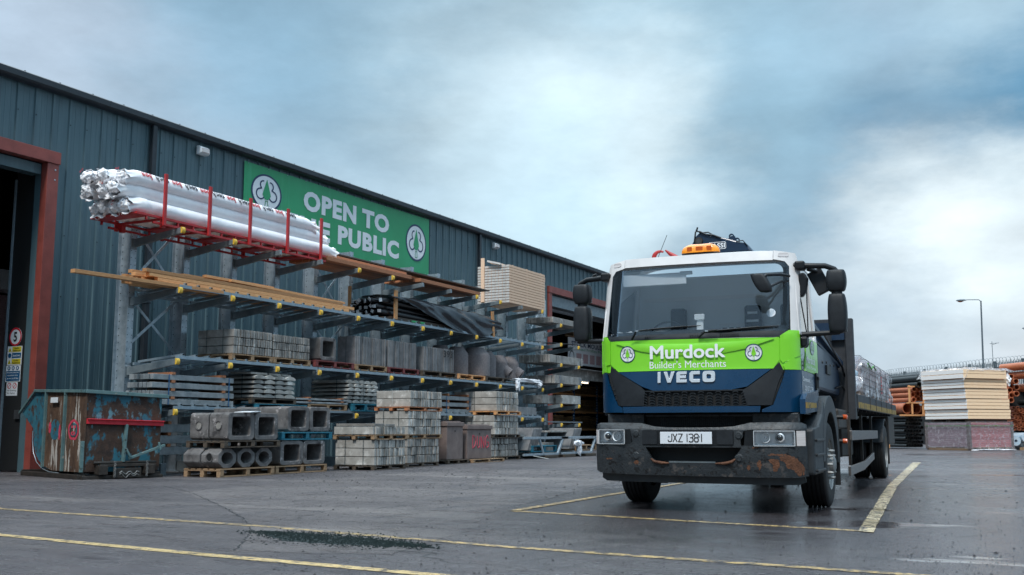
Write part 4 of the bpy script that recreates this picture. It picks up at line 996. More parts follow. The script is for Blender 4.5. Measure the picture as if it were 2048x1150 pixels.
lintels('blue grey lintel pack half hidden behind the brown bins', -16.2, -17.2, 26.5, 28.35, 1.42, 3, .12, 5, .07)
lintels('single grey block layer near the right end, lowest shelf', -16.1, -16.9, 31.2, 32.7, 1.42, 1, .26, 3, 0, m='slab_grey', strap=None)

# ------------------------------------------------------------------ rack, third level (3.77 m): timber and black roll bundle
def boards(name, label, x0, x1, y0, y1, z0, rows, cols, bh, m='timber', vary=.35, cat='timber', group=None, tilt=0):
    t = thing(name, label, cat, (x1, y0, z0), group=group)
    for r in range(rows):
        b = MB(); cw = (x1-x0)/cols
        for c in range(cols):
            if r == rows-1 and R(0,1) < .25: continue
            a = R(0,vary); e = R(0,vary); b.rbox(((c+.5)*cw-(x1-x0)+R(-.006,.006), (a+(y1-y0)-e)/2, (r+.5)*bh), (cw-.008, (y1-y0)-a-e, bh-.006), R(-.003,.003))
        b.build('board_layer', m, t, bevel=.003, seg=1)
    return t
boards('timber_stack', 'orange sawn timber boards lying along the upper shelf', -17.2, -16.1, 14.95, 22.25, 3.905, 3, 9, .075, 'timber', .7)
b = MB(); b.rbox((-16.35, 18.2, 4.165), (.13, 4.0, .05), .01, .004); b.rbox((-16.25,17.9,4.20), (.11,2.2,.06), -.006); b.rbox((-16.2, 19.6, 4.16), (.13,4.2,.05), .005, -.012)
tag(b.build('timber_board', 'timber', bevel=.003), 'loose timber boards on top of the orange stack', 'timber')
b = MB(); b.rbox((-16.12, 15.25, 3.86), (.12,3.9,.07), -.005, .012); b.rbox((-16.28,15.9,3.87),(.14,2.6,.07), .01)
tag(b.build('timber_board', 'timber', bevel=.003), 'long timber board sticking out left past the rack', 'timber')

t = thing('roll_bundle', 'bundle of black wrapped tubes under slipping black sheet', 'bundle', (-16.1, 23.45, 3.9))
rnd = random.Random(5)
b = MB(); ends = MB()
for r in range(3):
    for c in range(6-(r % 2)):
        x = -.18-.19*c-.09*(r % 2); z = .20+.155*r; ya = rnd.uniform(-.25,.1); yb = 6.2+rnd.uniform(-.2,.5)
        b.tube([(x,ya,z),(x,ya+.12,z),(x,3.5,z-.01),(x,yb,z-.02)], [.055,.085,.088,.088], 12)
        ends.rbox((x+rnd.uniform(-.02,.02), ya-.02, z+rnd.uniform(-.02,.02)), (.10,.02,.08), rnd.uniform(-.4,.4), rnd.uniform(-.4,.4), rnd.uniform(0,1.5))
b.build('tube', 'black_tube', t, smooth=40); ends.build('tube_end', 'foil', t)
b = MB(); b.box(-1.15,-.1,.0,.0,6.1,.05); b.box(-1.1,.3,.051,-.02,6.0,.10); b.build('bearer', 'timber_dark', t)
b = MB(); b.box(.002,1.3,.02,.006,1.6,.07); b.box(.002,1.75,.02,.006,2.0,.07); b.box(.002,5.7,.02,.006,5.85,.09); b.build('end_tag', 'green_tag', t)
b = MB()
for y, z in ((-.2,.85),): b.rbox((-1.05,y,.45), (.05,.10,.95))
b.rbox((.03,.45,.42), (.05,.13,.80)); b.rbox((.03,6.02,.38), (.05,.13,.82), 0, .10); b.build('post', 'timber', t, bevel=.004)
def sm_(x): x = min(1, max(0, x)); return x*x*(3-2*x)
def drape(u, v):   # from the back over the top and slipping off the front; u along, v round
    y = .35+5.8*u
    nz = noise.noise(Vector((u*6, v*3, 1)))*.05 + noise.noise(Vector((u*14+v*5, v*4, 3)))*.022
    drop = .10 + .62*sm_((u-.05)/.55)*(1-.55*sm_((u-.78)/.2))
    top = .68 - .06*u + .03*sin(u*3)
    s = v*2.2
    if s < 1: return (-1.12+1.05*s, y, top+.05*sin(pi*s)+nz*1.5)
    k = (s-1)/1.2; ph = u*17-k*6+1.3*noise.noise(Vector((u*3,k*2,5)))
    fold = (.045*sin(ph)*abs(sin(ph*.5)) + .018*sin(ph*2.3))*min(1, k*1.5)
    return (-.07+.15*sin(min(1,k*2.2)*pi/2)+fold+nz*.7, y+.9*k*(u-.35)+.02*sin(ph), top-drop*k+nz*.3)
b = MB(); b.grid(drape, 150, 44); b.build('sheet', 'black_sheet', t, smooth=80, fix=False)

# ------------------------------------------------------------------ rack, top level (5.03 m)
cr = thing('steel_cradle', 'bright red steel cradle with upright posts on the top shelf', 'cradle', (-16.12, 14.74, 5.10))
b = MB(); LY = 6.1
for x in (-.03, -1.30):
    b.box(x-.025,0,.09,x+.025,LY,.14); b.box(x-.025,.45,-.03,x+.025,LY,.015)
for k in range(14): y = .25+k*.43; b.box(-.05,y,.0155,-.01,y+.04,.0895); b.box(-1.32,y,.0155,-1.28,y+.04,.0895)
b.build('rail', 'red_paint', cr, bevel=.004)
b = MB()
for k in range(9):
    y = .0+k*.72; b.box(-1.274,y,.092,-.056,y+(.07 if k % 2 else .34),.135)
b.build('cross_bar', 'red_paint', cr, bevel=.004)
for y in (.68, 1.96, 3.24, 4.55, 5.82):
    b = MB()
    for x in (.022, -1.352): b.box(x-.0,y-.035,-.05,x+.05,y+.035,1.03)
    b.build('post', 'red_paint', cr, bevel=.004)
b = MB(); b.box(-1.29,.72,-.07,-1.2,.82,.09); b.box(-.12,.72,-.07,-.05,.82,.09); b.build('foot', 'red_paint', cr, bevel=.004)

def wrap_roll(idx, label, x, z, r, ya, yb, text=True):
    t = thing('membrane_roll', label, 'roll', (x, ya, z), group='white wrapped rolls in the red cradle'); L = yb-ya; s = idx*7.3
    def P(u, v):
        a = 2*pi*u; y = v*L; rr = r
        e = min(v*L, (1-v)*L)
        if e < .30:
            k = e/.30; tw = 1-k
            pl = .11*sin(a*9+s)*tw + .05*sin(a*17+s*2)*tw
            neck = .62 if e > .12 else .62+.45*(1-e/.12)
            rr = r*((k**.5)*1.0+(1-k**.5)*neck)*(1+pl)
            y += .05*sin(a*5+s)*tw
        rr *= 1+.035*noise.noise(Vector((a*1.2+s, y*1.3, s)))+.012*noise.noise(Vector((a*3+s, y*8, s)))
        dx = .08*noise.noise(Vector((y*.8, s, 0)))*(1 if e < .5 else .1)
        sag = -.06*tw_*((.3-e)/.3)**1 if e < .3 else 0
        return (rr*cos(a)+dx, y, rr*sin(a)+sag)
    tw_ = 1
    b = MB(); b.grid(P, 40, 90, closeu=True); b.build('wrapping', 'wrap_white', t, smooth=80)
    # scrunched tails
    for y0_ in (0.02, L-.02):
        b = MB(); crump(b, (R(-.03,.03), y0_, R(-.05,.0)), (r*.74, .12, r*.70), idx+y0_, 22, .17); b.build('twisted_end', 'wrap_white', t, smooth=75)
    b = MB()
    for k in range(2):
        a = -.9+.8*k+.3*idx; rr = .52*r; b.text('o' if k else 'c', lambda u, v: (rr*cos(a)+.045*u, -.135+.01*v, rr*sin(a)+.045*v), .01)
    b.build('print_mark', 'ink_red' if idx % 2 else 'ink_dark', t, fix=False)
    if text:
        y = .36; th0 = radians(text)
        while y < L-.8:
            for word, m in (('noq', 'ink_red'), ('hcet', 'ink_dark')):
                # upside-down lettering running right to left on the wrap
                word = {'noq': 'bon', 'hcet': 'tech'}[word]; n = len(word)
                b = MB(); Lw = .10*n; y1 = y+Lw
                def Q(u, v, y1=y1, Lw=Lw):
                    a = th0 - (v-.5)*(.13/r); return ((r*1.09)*cos(a), y1-u*Lw*.9, (r*1.09)*sin(a))
                b.text(word, Q, .035); b.build('lettering', m, t, fix=False); y = y1+.06
    return t
RL = [(-.24,.31,0,6.75),(-.58,.31,.05,6.7),(-.92,.31,.02,6.8),(-1.14,.31,.1,6.6),
      (-.32,.60,-.22,6.45),(-.66,.61,-.15,6.5),(-1.0,.60,-.25,6.3),
      (-.27,.86,-.08,6.0),(-.62,.88,-.25,6.4),(-.98,.87,-.30,6.2)]
nm = ['front roll of the bottom row in the red cradle','second roll from the front, bottom row of the cradle','third roll from the front, bottom row of the cradle','backmost roll of the bottom row in the cradle',
      'front roll of the middle row in the red cradle','middle roll of the middle row in the cradle','back roll of the middle row in the cradle',
      'front roll of the top row with red and black lettering','middle roll of the top row in the cradle','back roll of the top row, sticking out furthest left']
for i, (x, z, a, e) in enumerate(RL): wrap_roll(i, 'white plastic wrapped '+nm[i], -16.12+x, 5.10+z, .168, 14.62+a, 14.62+e, 26 if i == 7 else 0)

boards('timber_stack', 'brown sawn beams on the top shelf right of the white rolls', -17.3, -16.1, 20.75, 24.9, 5.13, 2, 6, .11, 'timber_brown', .2)
boards('timber_stack', 'brown sawn beams on the top shelf above the black bundle', -17.3, -16.12, 24.92, 28.9, 5.13, 2, 6, .105, 'timber_brown', .35)
boards('timber_stack', 'dark brown boards lying on the top shelf beams, right side', -17.1, -16.3, 21.2, 29.9, 5.375, 1, 4, .045, 'timber_dark', .5)
ps = thing('joist_pack', 'pale new timber pack, tall layered stack at the top right of the rack', 'timber', (-16.12, 30.72, 5.13))
for k in range(14):
    b = MB(); z = k*.092; n = 9
    for c in range(n): b.box(-1.22+c*1.22/n+.003, R(-.01,.01), z+.001, -1.22+(c+1)*1.22/n-.003, 2.72+R(-.02,.02), z+.076)
    b.c = 1
    for c in range(n): b.box(-1.22+c*1.22/n+.006, -.016, z+.003, -1.22+(c+1)*1.22/n-.006, -.0105, z+.074)
    b.c = 0
    for y in (.25, 1.3, 2.4): b.box(-1.2, y, z+.0765, -.01, y+.05, z+.0915)
    b.build('joist_layer', ['timber_pale', 'timber_end'], ps)
b = MB(); b.rbox((-.55,.1,1.36), (.5,.5,.06), .1, .0, .25); b.build('cover_board', 'timber_end', ps)
b = MB(); b.rbox((-1.0,-.05,.80), (.12,.05,1.5)); b.build('post', 'timber_pale', ps)

# ------------------------------------------------------------------ far end of the rack: six short levels
EY0, EY1 = 33.9, 36.7
lintels('dark lintel ends on the highest short shelf by the doorway', -16.15, -17.2, 34.1, EY1+.2, 4.77, 1, .21, 8, m='concrete', strap=None)
b = MB(); b.rbox((-16.9, 34.6, 4.13), (.6,1.4,.02), .1, .05, .1); b.rbox((-16.5, 35.4, 4.10), (.5,1.6,.015), -.1, .03)
tag(b.build('loose_sheet', 'steel_dark'), 'bent dark offcut sheets on the second highest short shelf', 'sheet')
lintels('weathered grey lintels with green straps, third short shelf down', -16.12, -17.35, 33.8, EY1, 3.32, 1, .28, 13, m='concrete', strap='strap_dark')
lintels('pale grey lintels with blue straps, fourth short shelf down', -16.12, -17.3, 34.2, EY1-.1, 2.59, 1, .29, 9, m='concrete', strap='strap_blue')
lintels('stepped grey blocks on the fifth short shelf down', -16.5, -17.3, 34.0, 35.4, 1.87, 1, .30, 6, m='concrete', strap=None)
lintels('one long pale block at the front of fifth short shelf', -16.12, -16.4, 34.9, EY1-.2, 1.87, 1, .31, 1, m='concrete_pale', strap=None)
b = MB()
for k in range(4): b.rbox((-16.2-.2*k, 35.2+.1*k, 1.205+.004*k), (.09,3.0,.04), .03*k)
tag(b.build('steel_bar', 'galv_arm'), 'flat steel bars lying across the lowest short shelf', 'bars')

# ------------------------------------------------------------------ stock standing on the ground
CG = 'octagonal concrete chamber blocks with round holes'
pallet('pale pallet on the ground under the octagonal blocks', -14.5, -15.45, 15.62, 17.2, 0, h=.17)
for i, y in enumerate((15.82, 16.36, 16.89)):
    chamber(['front octagonal block with side hole, left of three', 'front octagonal block, middle of three on the pallet', 'front octagonal block, right of three on the pallet'][i], -14.52, .44, y, .175+.188, 'oct', .188, i == 0, .25, CG)
    chamber(['rear octagonal block behind the left front one', 'rear octagonal block behind the middle front one', 'rear octagonal block behind the right front one'][i], -14.98, .43, y-.02, .175+.188, 'oct', .188, False, .25, CG)
pallet('dark pallet between octagonal and square chamber blocks', -14.45, -15.45, 15.65, 17.3, .565, 'pallet_dark', .14)
for i, y in enumerate((16.17, 16.92)):
    chamber(['front square block, left of two above the octagonal ones', 'front square block, right of two above the octagonal ones'][i], -14.5, .48, y, .71+.272, 'square', .272, i == 0, .355+.03*(i == 0))
    chamber(['mottled rear square block with round boss, above octagonal ones', 'rear square block hidden behind the right front one'][i], -15.0, .48, y-.04, .71+.27, 'square', .27, i == 0, .36)
b = MB(); b.rbox((-15.15, 16.75, 1.30), (.7,.62,.09), .08); tag(b.build('cover_slab', 'concrete_dark', bevel=.01), 'flat concrete cover slab on top of the left square blocks', 'slab')
b = MB(); b.rbox((-14.6, 16.45, 1.275), (.35,.5,.012), .3, .05); tag(b.build('board_offcut', 'white_label'), 'thin pale board lying on top of the left square blocks', 'board')
pallet('pale pallet on the ground under the right pair of square blocks', -14.58, -15.85, 17.34, 19.06, 0, h=.17)
for i, y in enumerate((17.865, 18.625)): chamber(['square block on ground pallet, left of the lower right pair','square block on ground pallet, right of the lower right pair'][i], -14.6, .8, y, .175+.255, 'square', .255, False, .375)
pallet('blue pallet between the lower and upper right square blocks', -14.58, -15.85, 17.5, 19.22, .70, 'pallet_blue', .17)
for i, y in enumerate((18.06, 18.80)): chamber(['square block on blue pallet, left one with round side boss','square block on blue pallet, right one of the pair'][i], -14.6, .8, y, .885+.265, 'square', .265, i == 0, .362)
chamber('rear square block on blue pallet behind the left one', -15.43, .6, 18.0, .885+.26, 'square', .26, False, .35)
chamber('rear lower square block on ground pallet, behind its pair', -15.43, .5, 17.9, .43, 'square', .25, False, .36)

K = 'concrete_pale'
pallet('dark pallet on the ground under the nearest kerb stack', -14.0, -15.15, 20.05, 21.35, 0, 'pallet_dark', .11)
kerbs('three layers of pale kerbs at the bottom of nearest stack', -14.0, -15.12, 20.05, 21.32, .11, 3, .194, 13, K, straps=2, smat='strap_dark')
pallet('brown pallet splitting the nearest kerb stack in two', -13.98, -15.15, 20.0, 21.4, .695, 'pallet_wood', .11)
kerbs('single layer of mossy kerbs on top of nearest stack', -14.0, -15.12, 19.98, 21.33, .808, 1, .19, 15, K, straps=1, smat='strap_white')
b = MB(); b.box(-15.1, 20.05, 1.0, -14.02, 20.45, 1.06); b.box(-15.1,20.46,1.0,-14.0,20.86,1.05); tag(b.build('flat_slab', 'concrete', bevel=.005), 'flat slabs laid on top of the nearest kerb stack', 'slabs')
pallet('dark pallet on the ground under the tall kerb stack', -14.4, -15.4, 22.0, 23.5, 0, 'pallet_dark', .10)
kerbs('bottom three kerb layers of the tall stack', -14.4, -15.35, 22.02, 23.52, .10, 3, .199, 16, 'concrete', straps=1)
pallet('pale pallet at knee height in the tall kerb stack', -14.4, -15.4, 22.0, 23.65, .70, 'pallet_wood', .10)
kerbs('middle three kerb layers of the tall stack', -14.4, -15.4, 22.04, 23.60, .80, 3, .196, 16, K, straps=2)
pallet('brown pallet near the top of the tall kerb stack', -14.4, -15.4, 22.0, 23.66, 1.39, 'timber_brown', .10)
kerbs('top two kerb layers of the tall stack', -14.4, -15.42, 22.12, 23.64, 1.49, 2, .205, 15, K, straps=1, smat='strap_white')
kerbs('narrow dark kerb stack tucked behind the tall one', -15.0, -16.0, 23.75, 24.5, 1.4, 2, .22, 5, 'concrete', straps=1)
def bin_(label, xf, ya, yb, h, z0):
    t = thing('concrete_bin', label, 'bin', (xf, ya, z0), group='square brown concrete bins'); W = yb-ya; D = .95
    b = MB(); b.prism([(-.0,0),(0,h-.14),(-D,h-.14),(-D,0)], .03, W-.03); b.build('body', 'clay_brown', t, bevel=.012)
    b = MB(); b.box(-D-.02, .0, h-.139, .03, W, h-.03); b.box(-D+.05, .06, h-.0299, -.05, W-.06, h); b.build('lid', 'clay_brown', t, bevel=.012)
    b = MB(); b.cyl((0,.5*W,h-.27), (.005,.5*W,h-.27), .025, n=10); b.build('hole', 'hole', t)
    return t
pallet('dark pallet under the left brown concrete bin', -14.75, -15.9, 24.55, 25.7, 0, 'pallet_dark', .11)
bin_('plain brown concrete bin, left of the two', -14.9, 24.70, 25.62, 1.04, .115)
pallet('pale worn pallet under the brown bin sprayed DUNG', -14.7, -15.9, 25.85, 27.7, 0, 'pallet_wood', .10)
t = bin_('brown concrete bin with DUNG sprayed in red', -14.9, 25.80, 27.27, .97, .105)
b = MB()
def spray(pts, w_=.026):
    for i in range(len(pts)-1):
        (a, c), (d, e) = pts[i], pts[i+1]; b.tube([(.002,a,c),(.002,d,e)], w_*.5, 5)
Z0, Z1 = .30, .66
spray([(.34,Z0+.02),(.34,Z1),(.46,Z1-.04),(.52,Z1-.16),(.46,Z0+.06),(.33,Z0)])
spray([(.60,Z1-.02),(.60,Z0+.08),(.66,Z0),(.74,Z0+.05),(.76,Z1-.04)])
spray([(.84,Z0),(.84,Z1-.04),(.99,Z0),(1.0,Z1-.02)])
spray([(1.27,Z1-.09),(1.19,Z1),(1.10,Z1-.10),(1.09,Z0+.08),(1.16,Z0),(1.27,Z0+.05),(1.27,Z0+.16),(1.18,Z0+.16)])
b.build('lettering', 'spray_red', t)
pallet('dark pallet on the ground under the far kerb stack', -15.25, -16.6, 28.0, 29.8, 0, 'pallet_dark', .12)
kerbs('bottom three kerb layers of the far stack', -15.3, -16.6, 28.0, 29.74, .12, 3, .185, 15, 'concrete', straps=0)
pallet('dark pallet low in the far kerb stack', -15.25, -16.6, 28.0, 29.8, .68, 'pallet_dark', .10)
kerbs('middle three kerb layers of the far stack', -15.3, -16.75, 28.2, 29.76, .785, 3, .195, 15, K, straps=2)
pallet('orange timber pallet near the top of the far kerb stack', -15.25, -16.8, 28.2, 29.85, 1.375, 'timber', .12)
kerbs('top three pale kerb layers of the far stack', -15.3, -16.8, 28.3, 29.78, 1.50, 3, .20, 15, K, straps=1)

# ------------------------------------------------------------------ galvanised stillages by the doorway
def stillage(label, y):
    t = thing('steel_stillage', label, 'stillage', (-15.1, y, 0), group='galvanised slanted stillages'); L = 2.75
    for x in (0, -1.3):
        b = MB(); b.box(x-.03, 0, .62, x+.03, L, .70) if x else b.box(x-.03, -.6, .62, x+.03, L, .70)
        b.beam((x,.55,.64),(x,.85,.14),.06,.07); b.beam((x,1.95,.14),(x,2.35,.64),.06,.10); b.box(x-.03,.85,.10,x+.03,1.95,.17)
        b.box(x-.03,-.6,.10,x+.03,.8,.17); b.build('side_frame', 'galv', t, bevel=.006)
    b = MB()
    for yy in (.2,1.4,2.6): b.box(-1.27, yy, .63, -.031, yy+.06, .69)
    b.build('cross_bar', 'galv', t)
    return t
stillage('galvanised slanted stillage left, holding leaning slabs', 30.3)
stillage('galvanised slanted stillage right, with plastic draped over it', 33.1)
for y, n, lb in ((30.0, 8, 'thin grey slabs leaning in the left stillage'), (33.2, 8, 'thin grey slabs leaning in the right stillage')):
    b = MB()
    for k in range(n): b.rbox((-15.75, y+.55+.085*k, .62), (1.0,.045,.85), 0, radians(-33))
    tag(b.build('leaning_slab', 'slab_grey', bevel=.004), lb, 'slabs', 'leaning slabs')
pallet('bright blue pallet inside the left stillage', -15.2, -16.3, 30.55, 32.4, .20, 'pallet_blue', .22)
pallet('pale pallet inside the right stillage beside the plastic', -15.2, -16.3, 34.0, 35.8, .20, 'pallet_wood', .20)
b = MB(); b.box(-16.5, 32.3, .15, -15.6, 33.0, .5); b.box(-16.6,29.9,.70,-15.5,31.0,.76); b.box(-16.6,32.5,.84,-15.5,34.6,.90); tag(b.build('flat_slab', 'concrete', bevel=.005), 'flat slabs lying on top of the stillage slabs', 'slabs')
t = thing('plastic_wrap', 'white plastic film draped over the right stillage rail', 'plastic wrap', (-15.05, 33.8, .35)); b = MB()
crump(b, (0,0,.12), (.10,.34,.09), 8, 18, .25); crump(b, (.02,.1,-.10), (.06,.13,.18), 9, 16, .28); b.build('sheet', 'wrap_white', t, smooth=30)
b = MB(); b.cyl((-15.0,30.2,.10),(-14.6,30.5,.005),.012,n=6); tag(b.build('rod', 'strap_white'), 'thin white rod leaning on the ground by the left stillage', 'rod')
for y in (31.2, 32.6, 34.4):
    b = MB(); b.box(-15.9,y,0,-15.0,y+.9,.095); tag(b.build('timber_bearer', 'pallet_dark', bevel=.01), {31.2:'dark timber bearer on the ground under the left stillage',32.6:'dark timber bearer on the ground between the two stillages',34.4:'dark timber bearer on the ground under the right stillage'}[y], 'bearer', 'timber bearers under the stillages')

# ================================================================== STOCK BEYOND THE LORRY
def pipes(label, name, ends, d, L, ro, ri, m, group='plastic drainage pipes', n=12):
    """ends: end-centre points; d: direction in which each pipe runs away"""
    c = ends[0]; t = thing(name, label, 'pipes', (c[0], c[1], 0), group=group); d = Vector(d).normalized()
    for e in ends:
        b = MB(); p = Vector(e)-Vector((c[0], c[1], 0)); p = p + d*R(-.08,.08); b.pipe(p, p+d*L, ro, ri, n); b.build('pipe', m, t, smooth=60)
    return t
# pipes run away to the left-back; ends face the yard
dl = Vector((-.62, .78, 0)); dr = Vector((.55, .83, 0))   # stack face runs along dr
def face(o, a, z): o = Vector(o); return tuple(o+dr.normalized()*a+Vector((0,0,z)))
O1 = (-7.0, 55.2, 0)
r = .088
small = [face(O1, .10+.205*c+(.10 if q % 2 else 0), .16+.178*q) for q in range(9) for c in range(6)]
pipes('stack of many small black pipes on the ground behind the lorry', 'pipe_stack', small, dl, 6, r, .068, 'pipe_black', n=10)
pipes('two large orange pipes with open ends above black stack', 'pipe_stack', [face(O1,.28,1.98),face(O1,.86,2.0),face(O1,1.3,1.86)], dl, 6, .27, .235, 'pipe_orange', n=22)
O2 = (-6.55, 55.0, 0)
pipes('row of medium orange pipes between timber posts', 'pipe_stack', [face(O2,.1+.02*k,2.40+.25*k) for k in range(3)]+[face(O2,.5,2.45+.25*k) for k in range(3)]+[face(O2,.9,2.45+.25*k) for k in range(3)], dl, 6, .125, .10, 'pipe_orange', n=14)
O3 = (-6.2, 54.9, 0)
pipes('large black pipes laid on top of the orange ones', 'pipe_stack', [face(O3,.0,3.12),face(O3,.05,3.42),face(O3,.45,3.15),face(O3,.9,3.6)], dl, 7, .15, .12, 'pipe_black', n=16)
t = thing('pipe_stand', 'pale timber stand posts holding the left pipe stacks', 'stand', (-6.7, 54.8, 0))
b = MB(); b.box(.1,.1,1.7,.18,.2,2.2); b.box(.0,0,2.25,.1,.1,3.1); b.box(.55,.45,1.66,.66,.55,2.3); b.box(.6,.5,2.25,.7,.6,3.1); b.build('post', 'timber', t)
b = MB(); b.beam((-.4,-.3,1.64),(1.3,.9,1.64),.1,.08); b.beam((-.1,0,2.24),(1.2,.8,2.24),.1,.06); b.beam((.0,0,3.04),(1.2,.8,3.04),.1,.06); b.beam((-1.0,-.1,.05),(-1.0,-.1,1.0),.1,.1); b.build('rail', 'timber', t)

O4 = (-2.75, 57.2, 0)
pipes('two fat orange pipes crossing above the insulation stack', 'pipe_stack', [(-1.15,55.2,3.95),(-1.0,55.3,3.55)], (-.80,.60,-.03), 1.7, .19, .16, 'pipe_orange', n=18)
pipes('one fat orange pipe right of the open pipe ends', 'pipe_stack', [(-.9,55.6,2.95)], (-.80,.60,-.02), 1.2, .2, .17, 'pipe_orange', n=18)
pipes('loose cluster of medium orange pipe ends beside the insulation', 'pipe_stack', [(-2.12,55.0,3.42),(-2.38,55.2,3.30),(-1.92,55.0,3.20),(-2.10,55.1,2.98),(-1.85,55.1,2.92),(-2.15,55.0,2.80),(-2.12,55.0,2.55),(-1.92,55.0,2.62),(-2.16,55.0,2.32)], (-.45,.89,0), 5, .13, .105, 'pipe_orange', n=16)
sm = [(-2.12+.20*c+(.10 if q % 2 else 0), 55.6+.12*c, .98+.165*q) for q in range(7) for c in range(6)]
pipes('stack of many small orange pipe ends by the right edge', 'pipe_stack', sm, (-.45,.89,0), 5, .082, .063, 'pipe_orange', n=10)
b = MB(); b.box(-2.2,55.75,1.98,0,56.5,2.08); b.box(-2.3,56.2,0,3,60,2.9); tag(b.build('dark_sheet', 'bund'), 'dark sheeting between and behind the right pipe stacks', 'sheeting')
pipes('blue and white wrapped rolls lying at the bottom right edge', 'roll_stack', [(-2.05,54.5,.42),(-1.62,54.8,.58),(-1.2,54.8,.36),(-1.7,55.2,.25),(-.9,54.9,.66)], (-.45,.89,0), 4, .22, .07, 'roll_blue', group='wrapped rolls', n=16)
pipes('black pipes between the orange pipe clusters, right edge', 'pipe_stack', [(-1.5+.3*k,56,2.25+.22*(k%2)) for k in range(5)], (-.8,.6,0), 4, .12, .1, 'pipe_black')
b = MB(); b.box(-1.9,54.2,.0,0,55.6,.12); tag(b.build('timber_bearer', 'pallet_wood'), 'timber bearers under the wrapped rolls at the right edge', 'bearer')

# insulation stack: corner towards the camera
IC = Vector((-3.85, 52.0, 0)); il = Vector((-1.85, 2.0, 0)).normalized(); ir = Vector((1.75, 2.0, 0)).normalized()
def irot(t): return t
ang = math.atan2(ir.y, ir.x)
ins = thing('insulation_stack', 'tall leaning stack of yellow foam insulation boards in white film', 'insulation', (IC.x, IC.y, 1.36), ang)
# local: +x along the right face, +y along the left face (approximately square)
z = .06; W = 2.65; k = 0
b = MB(); b.box(.1,.1,-.06,2.4,.3,.05); b.box(.1,1.2,-.06,2.4,1.4,.05); b.box(.1,2.2,-.06,2.4,2.4,.05); b.build('bearer', 'pallet_dark', ins)
for gi, (h, n, off, sh) in enumerate(((.44,3,.0,.0),(.46,3,-.06,-.05),(.46,3,-.13,-.10),(.42,3,-.24,-.2),(.42,2,-.34,-.42))):
    b = MB(); b2 = MB()
    for q in range(n):
        zz = z+q*h/n; j = R(-.02,.02); b.box(off+.012+j, sh*.5, zz+.004, off+W-.1+j, sh*.5+W, zz+h/n-.012)
        b2.box(off+j, sh*.5+.0, zz+.01, off+.0118+j, sh*.5+W, zz+h/n-.02)
    b.build('foam_board', 'foam_yellow', ins, bevel=.006, seg=1); b2.build('board_edge', 'foam_white', ins); z += h+.012
b = MB()
def cover(u, v):
    x = -.45+3.1*u; y = -.25+3.0*v; nz = noise.noise(Vector((u*7,v*7,2)))*.05
    drop = 0
    if u < .12: drop += (.12-u)/.12*.45
    if v < .10: drop += (.10-v)/.10*.12
    return (x+.1*(u<.1), y, z+.05-drop+nz+.02)
b.grid(cover, 30, 30); b.build('plastic_film', 'polythene_thick', ins, smooth=60, fix=False)
b = MB(); crump(b, (2.4,-.1,1.85), (.1,.14,.22), 12, 12, .4); b.build('loose_film', 'wrap_white', ins, smooth=30)
low = thing('board_pack', 'low shrink wrapped pack of pink boards under the insulation stack', 'board pack', (IC.x, IC.y, 0), ang)
b = MB(); 
for k in range(5): b.box(.05+.52*k, .0, .0, .15+.52*k, 2.7, .12)
b.box(0,0,.12,2.6,.1,.14); b.build('pallet_base', 'pallet_wood', low)
b = MB(); n = 13
for k in range(n): b.box(.10, .012, .15+k*.085, 2.5, 2.6, .15+k*.085+.076)
b.build('pink_board', 'foam_pink', low)
b = MB()
for k in range(n): b.box(.03, .10, .152+k*.085, .099, 2.62, .15+k*.085+.078)
b.build('wrapped_side', 'wrap_pink', low)
b = MB()
for x, y in ((0,0),(2.5,0),(0,2.6)): b.box(x-.01,y-.01,.05,x+.13,y+.005,1.30); b.box(x-.012,y-.008,.05,x+.0,y+.13,1.30)
b.build('corner_board', 'card', low)
b = MB(); b.box(-.02,-.03,1.10,2.62,-.013,1.13); b.box(-.03,-.02,1.10,-.015,2.65,1.13); b.build('strap', 'strap_green', low)
b = MB(); b.grid(lambda u, v: (-.03+2.68*u, -.034+.01*noise.noise(Vector((u*9,v*9,1))), .08+1.22*v), 20, 12); b.build('plastic_film', 'polythene', low, fix=False)
b = MB(); b.grid(lambda u, v: (-.038+.01*noise.noise(Vector((u*9,v*9,7))), -.03+2.7*u, .08+1.22*v), 20, 12); b.build('plastic_film', 'polythene', low, fix=False)
b = MB(); crump(b, (1.3,-.12,.03), (1.1,.10,.035), 15, 20, .3); b.build('loose_film', 'wrap_white', low, smooth=30)

# palisade fence with curled razor wire, on a dark bank
F0 = Vector((-12.2, 82.0, 0)); F1 = Vector((1.8, 62.0, 0)); FD = (F1-F0).normalized(); FL = (F1-F0).length
b = MB(); b.prism([(0,0),(0,2.0),(1.2,2.3),(1.2,0)], 0, FL)   # bank
M_ = Matrix.Translation(F0 + Vector((0,0,0))) @ Matrix.Rotation(math.atan2(FD.y, FD.x)-pi/2, 4, 'Z')
b.v = [tuple(M_ @ Vector(p)) for p in b.v]; tag(b.build('embankment', 'bund'), kind='structure')
fe = thing('palisade_fence', 'grey steel palisade fence topped with curled razor wire', 'fence', tuple(F0), math.atan2(FD.y, FD.x))
FH = 4.62
b = MB(); k = 0.0
while k < FL:
    b.box(k, -.02, 2.1, k+.065, .01, FH+.30); b.add([(k,-.005,FH+.30),(k+.065,-.005,FH+.30),(k+.033,-.06,FH+.46)], [(0,1,2)]); k += .155
o = b.build('pale', 'fence_steel', fe); tag(o, kind='stuff')
for z in (2.5, FH-.05): b = MB(); b.box(0,.011,z,FL,.06,z+.10); b.build('rail', 'bund' if z > 3 else 'fence_steel', fe)
k = 1.2
while k < FL: b = MB(); b.box(k, .061, 0, k+.16, .16, FH+.42); b.build('post', 'fence_steel', fe); k += 2.75
b = MB(); path = []
rr = random.Random(9)
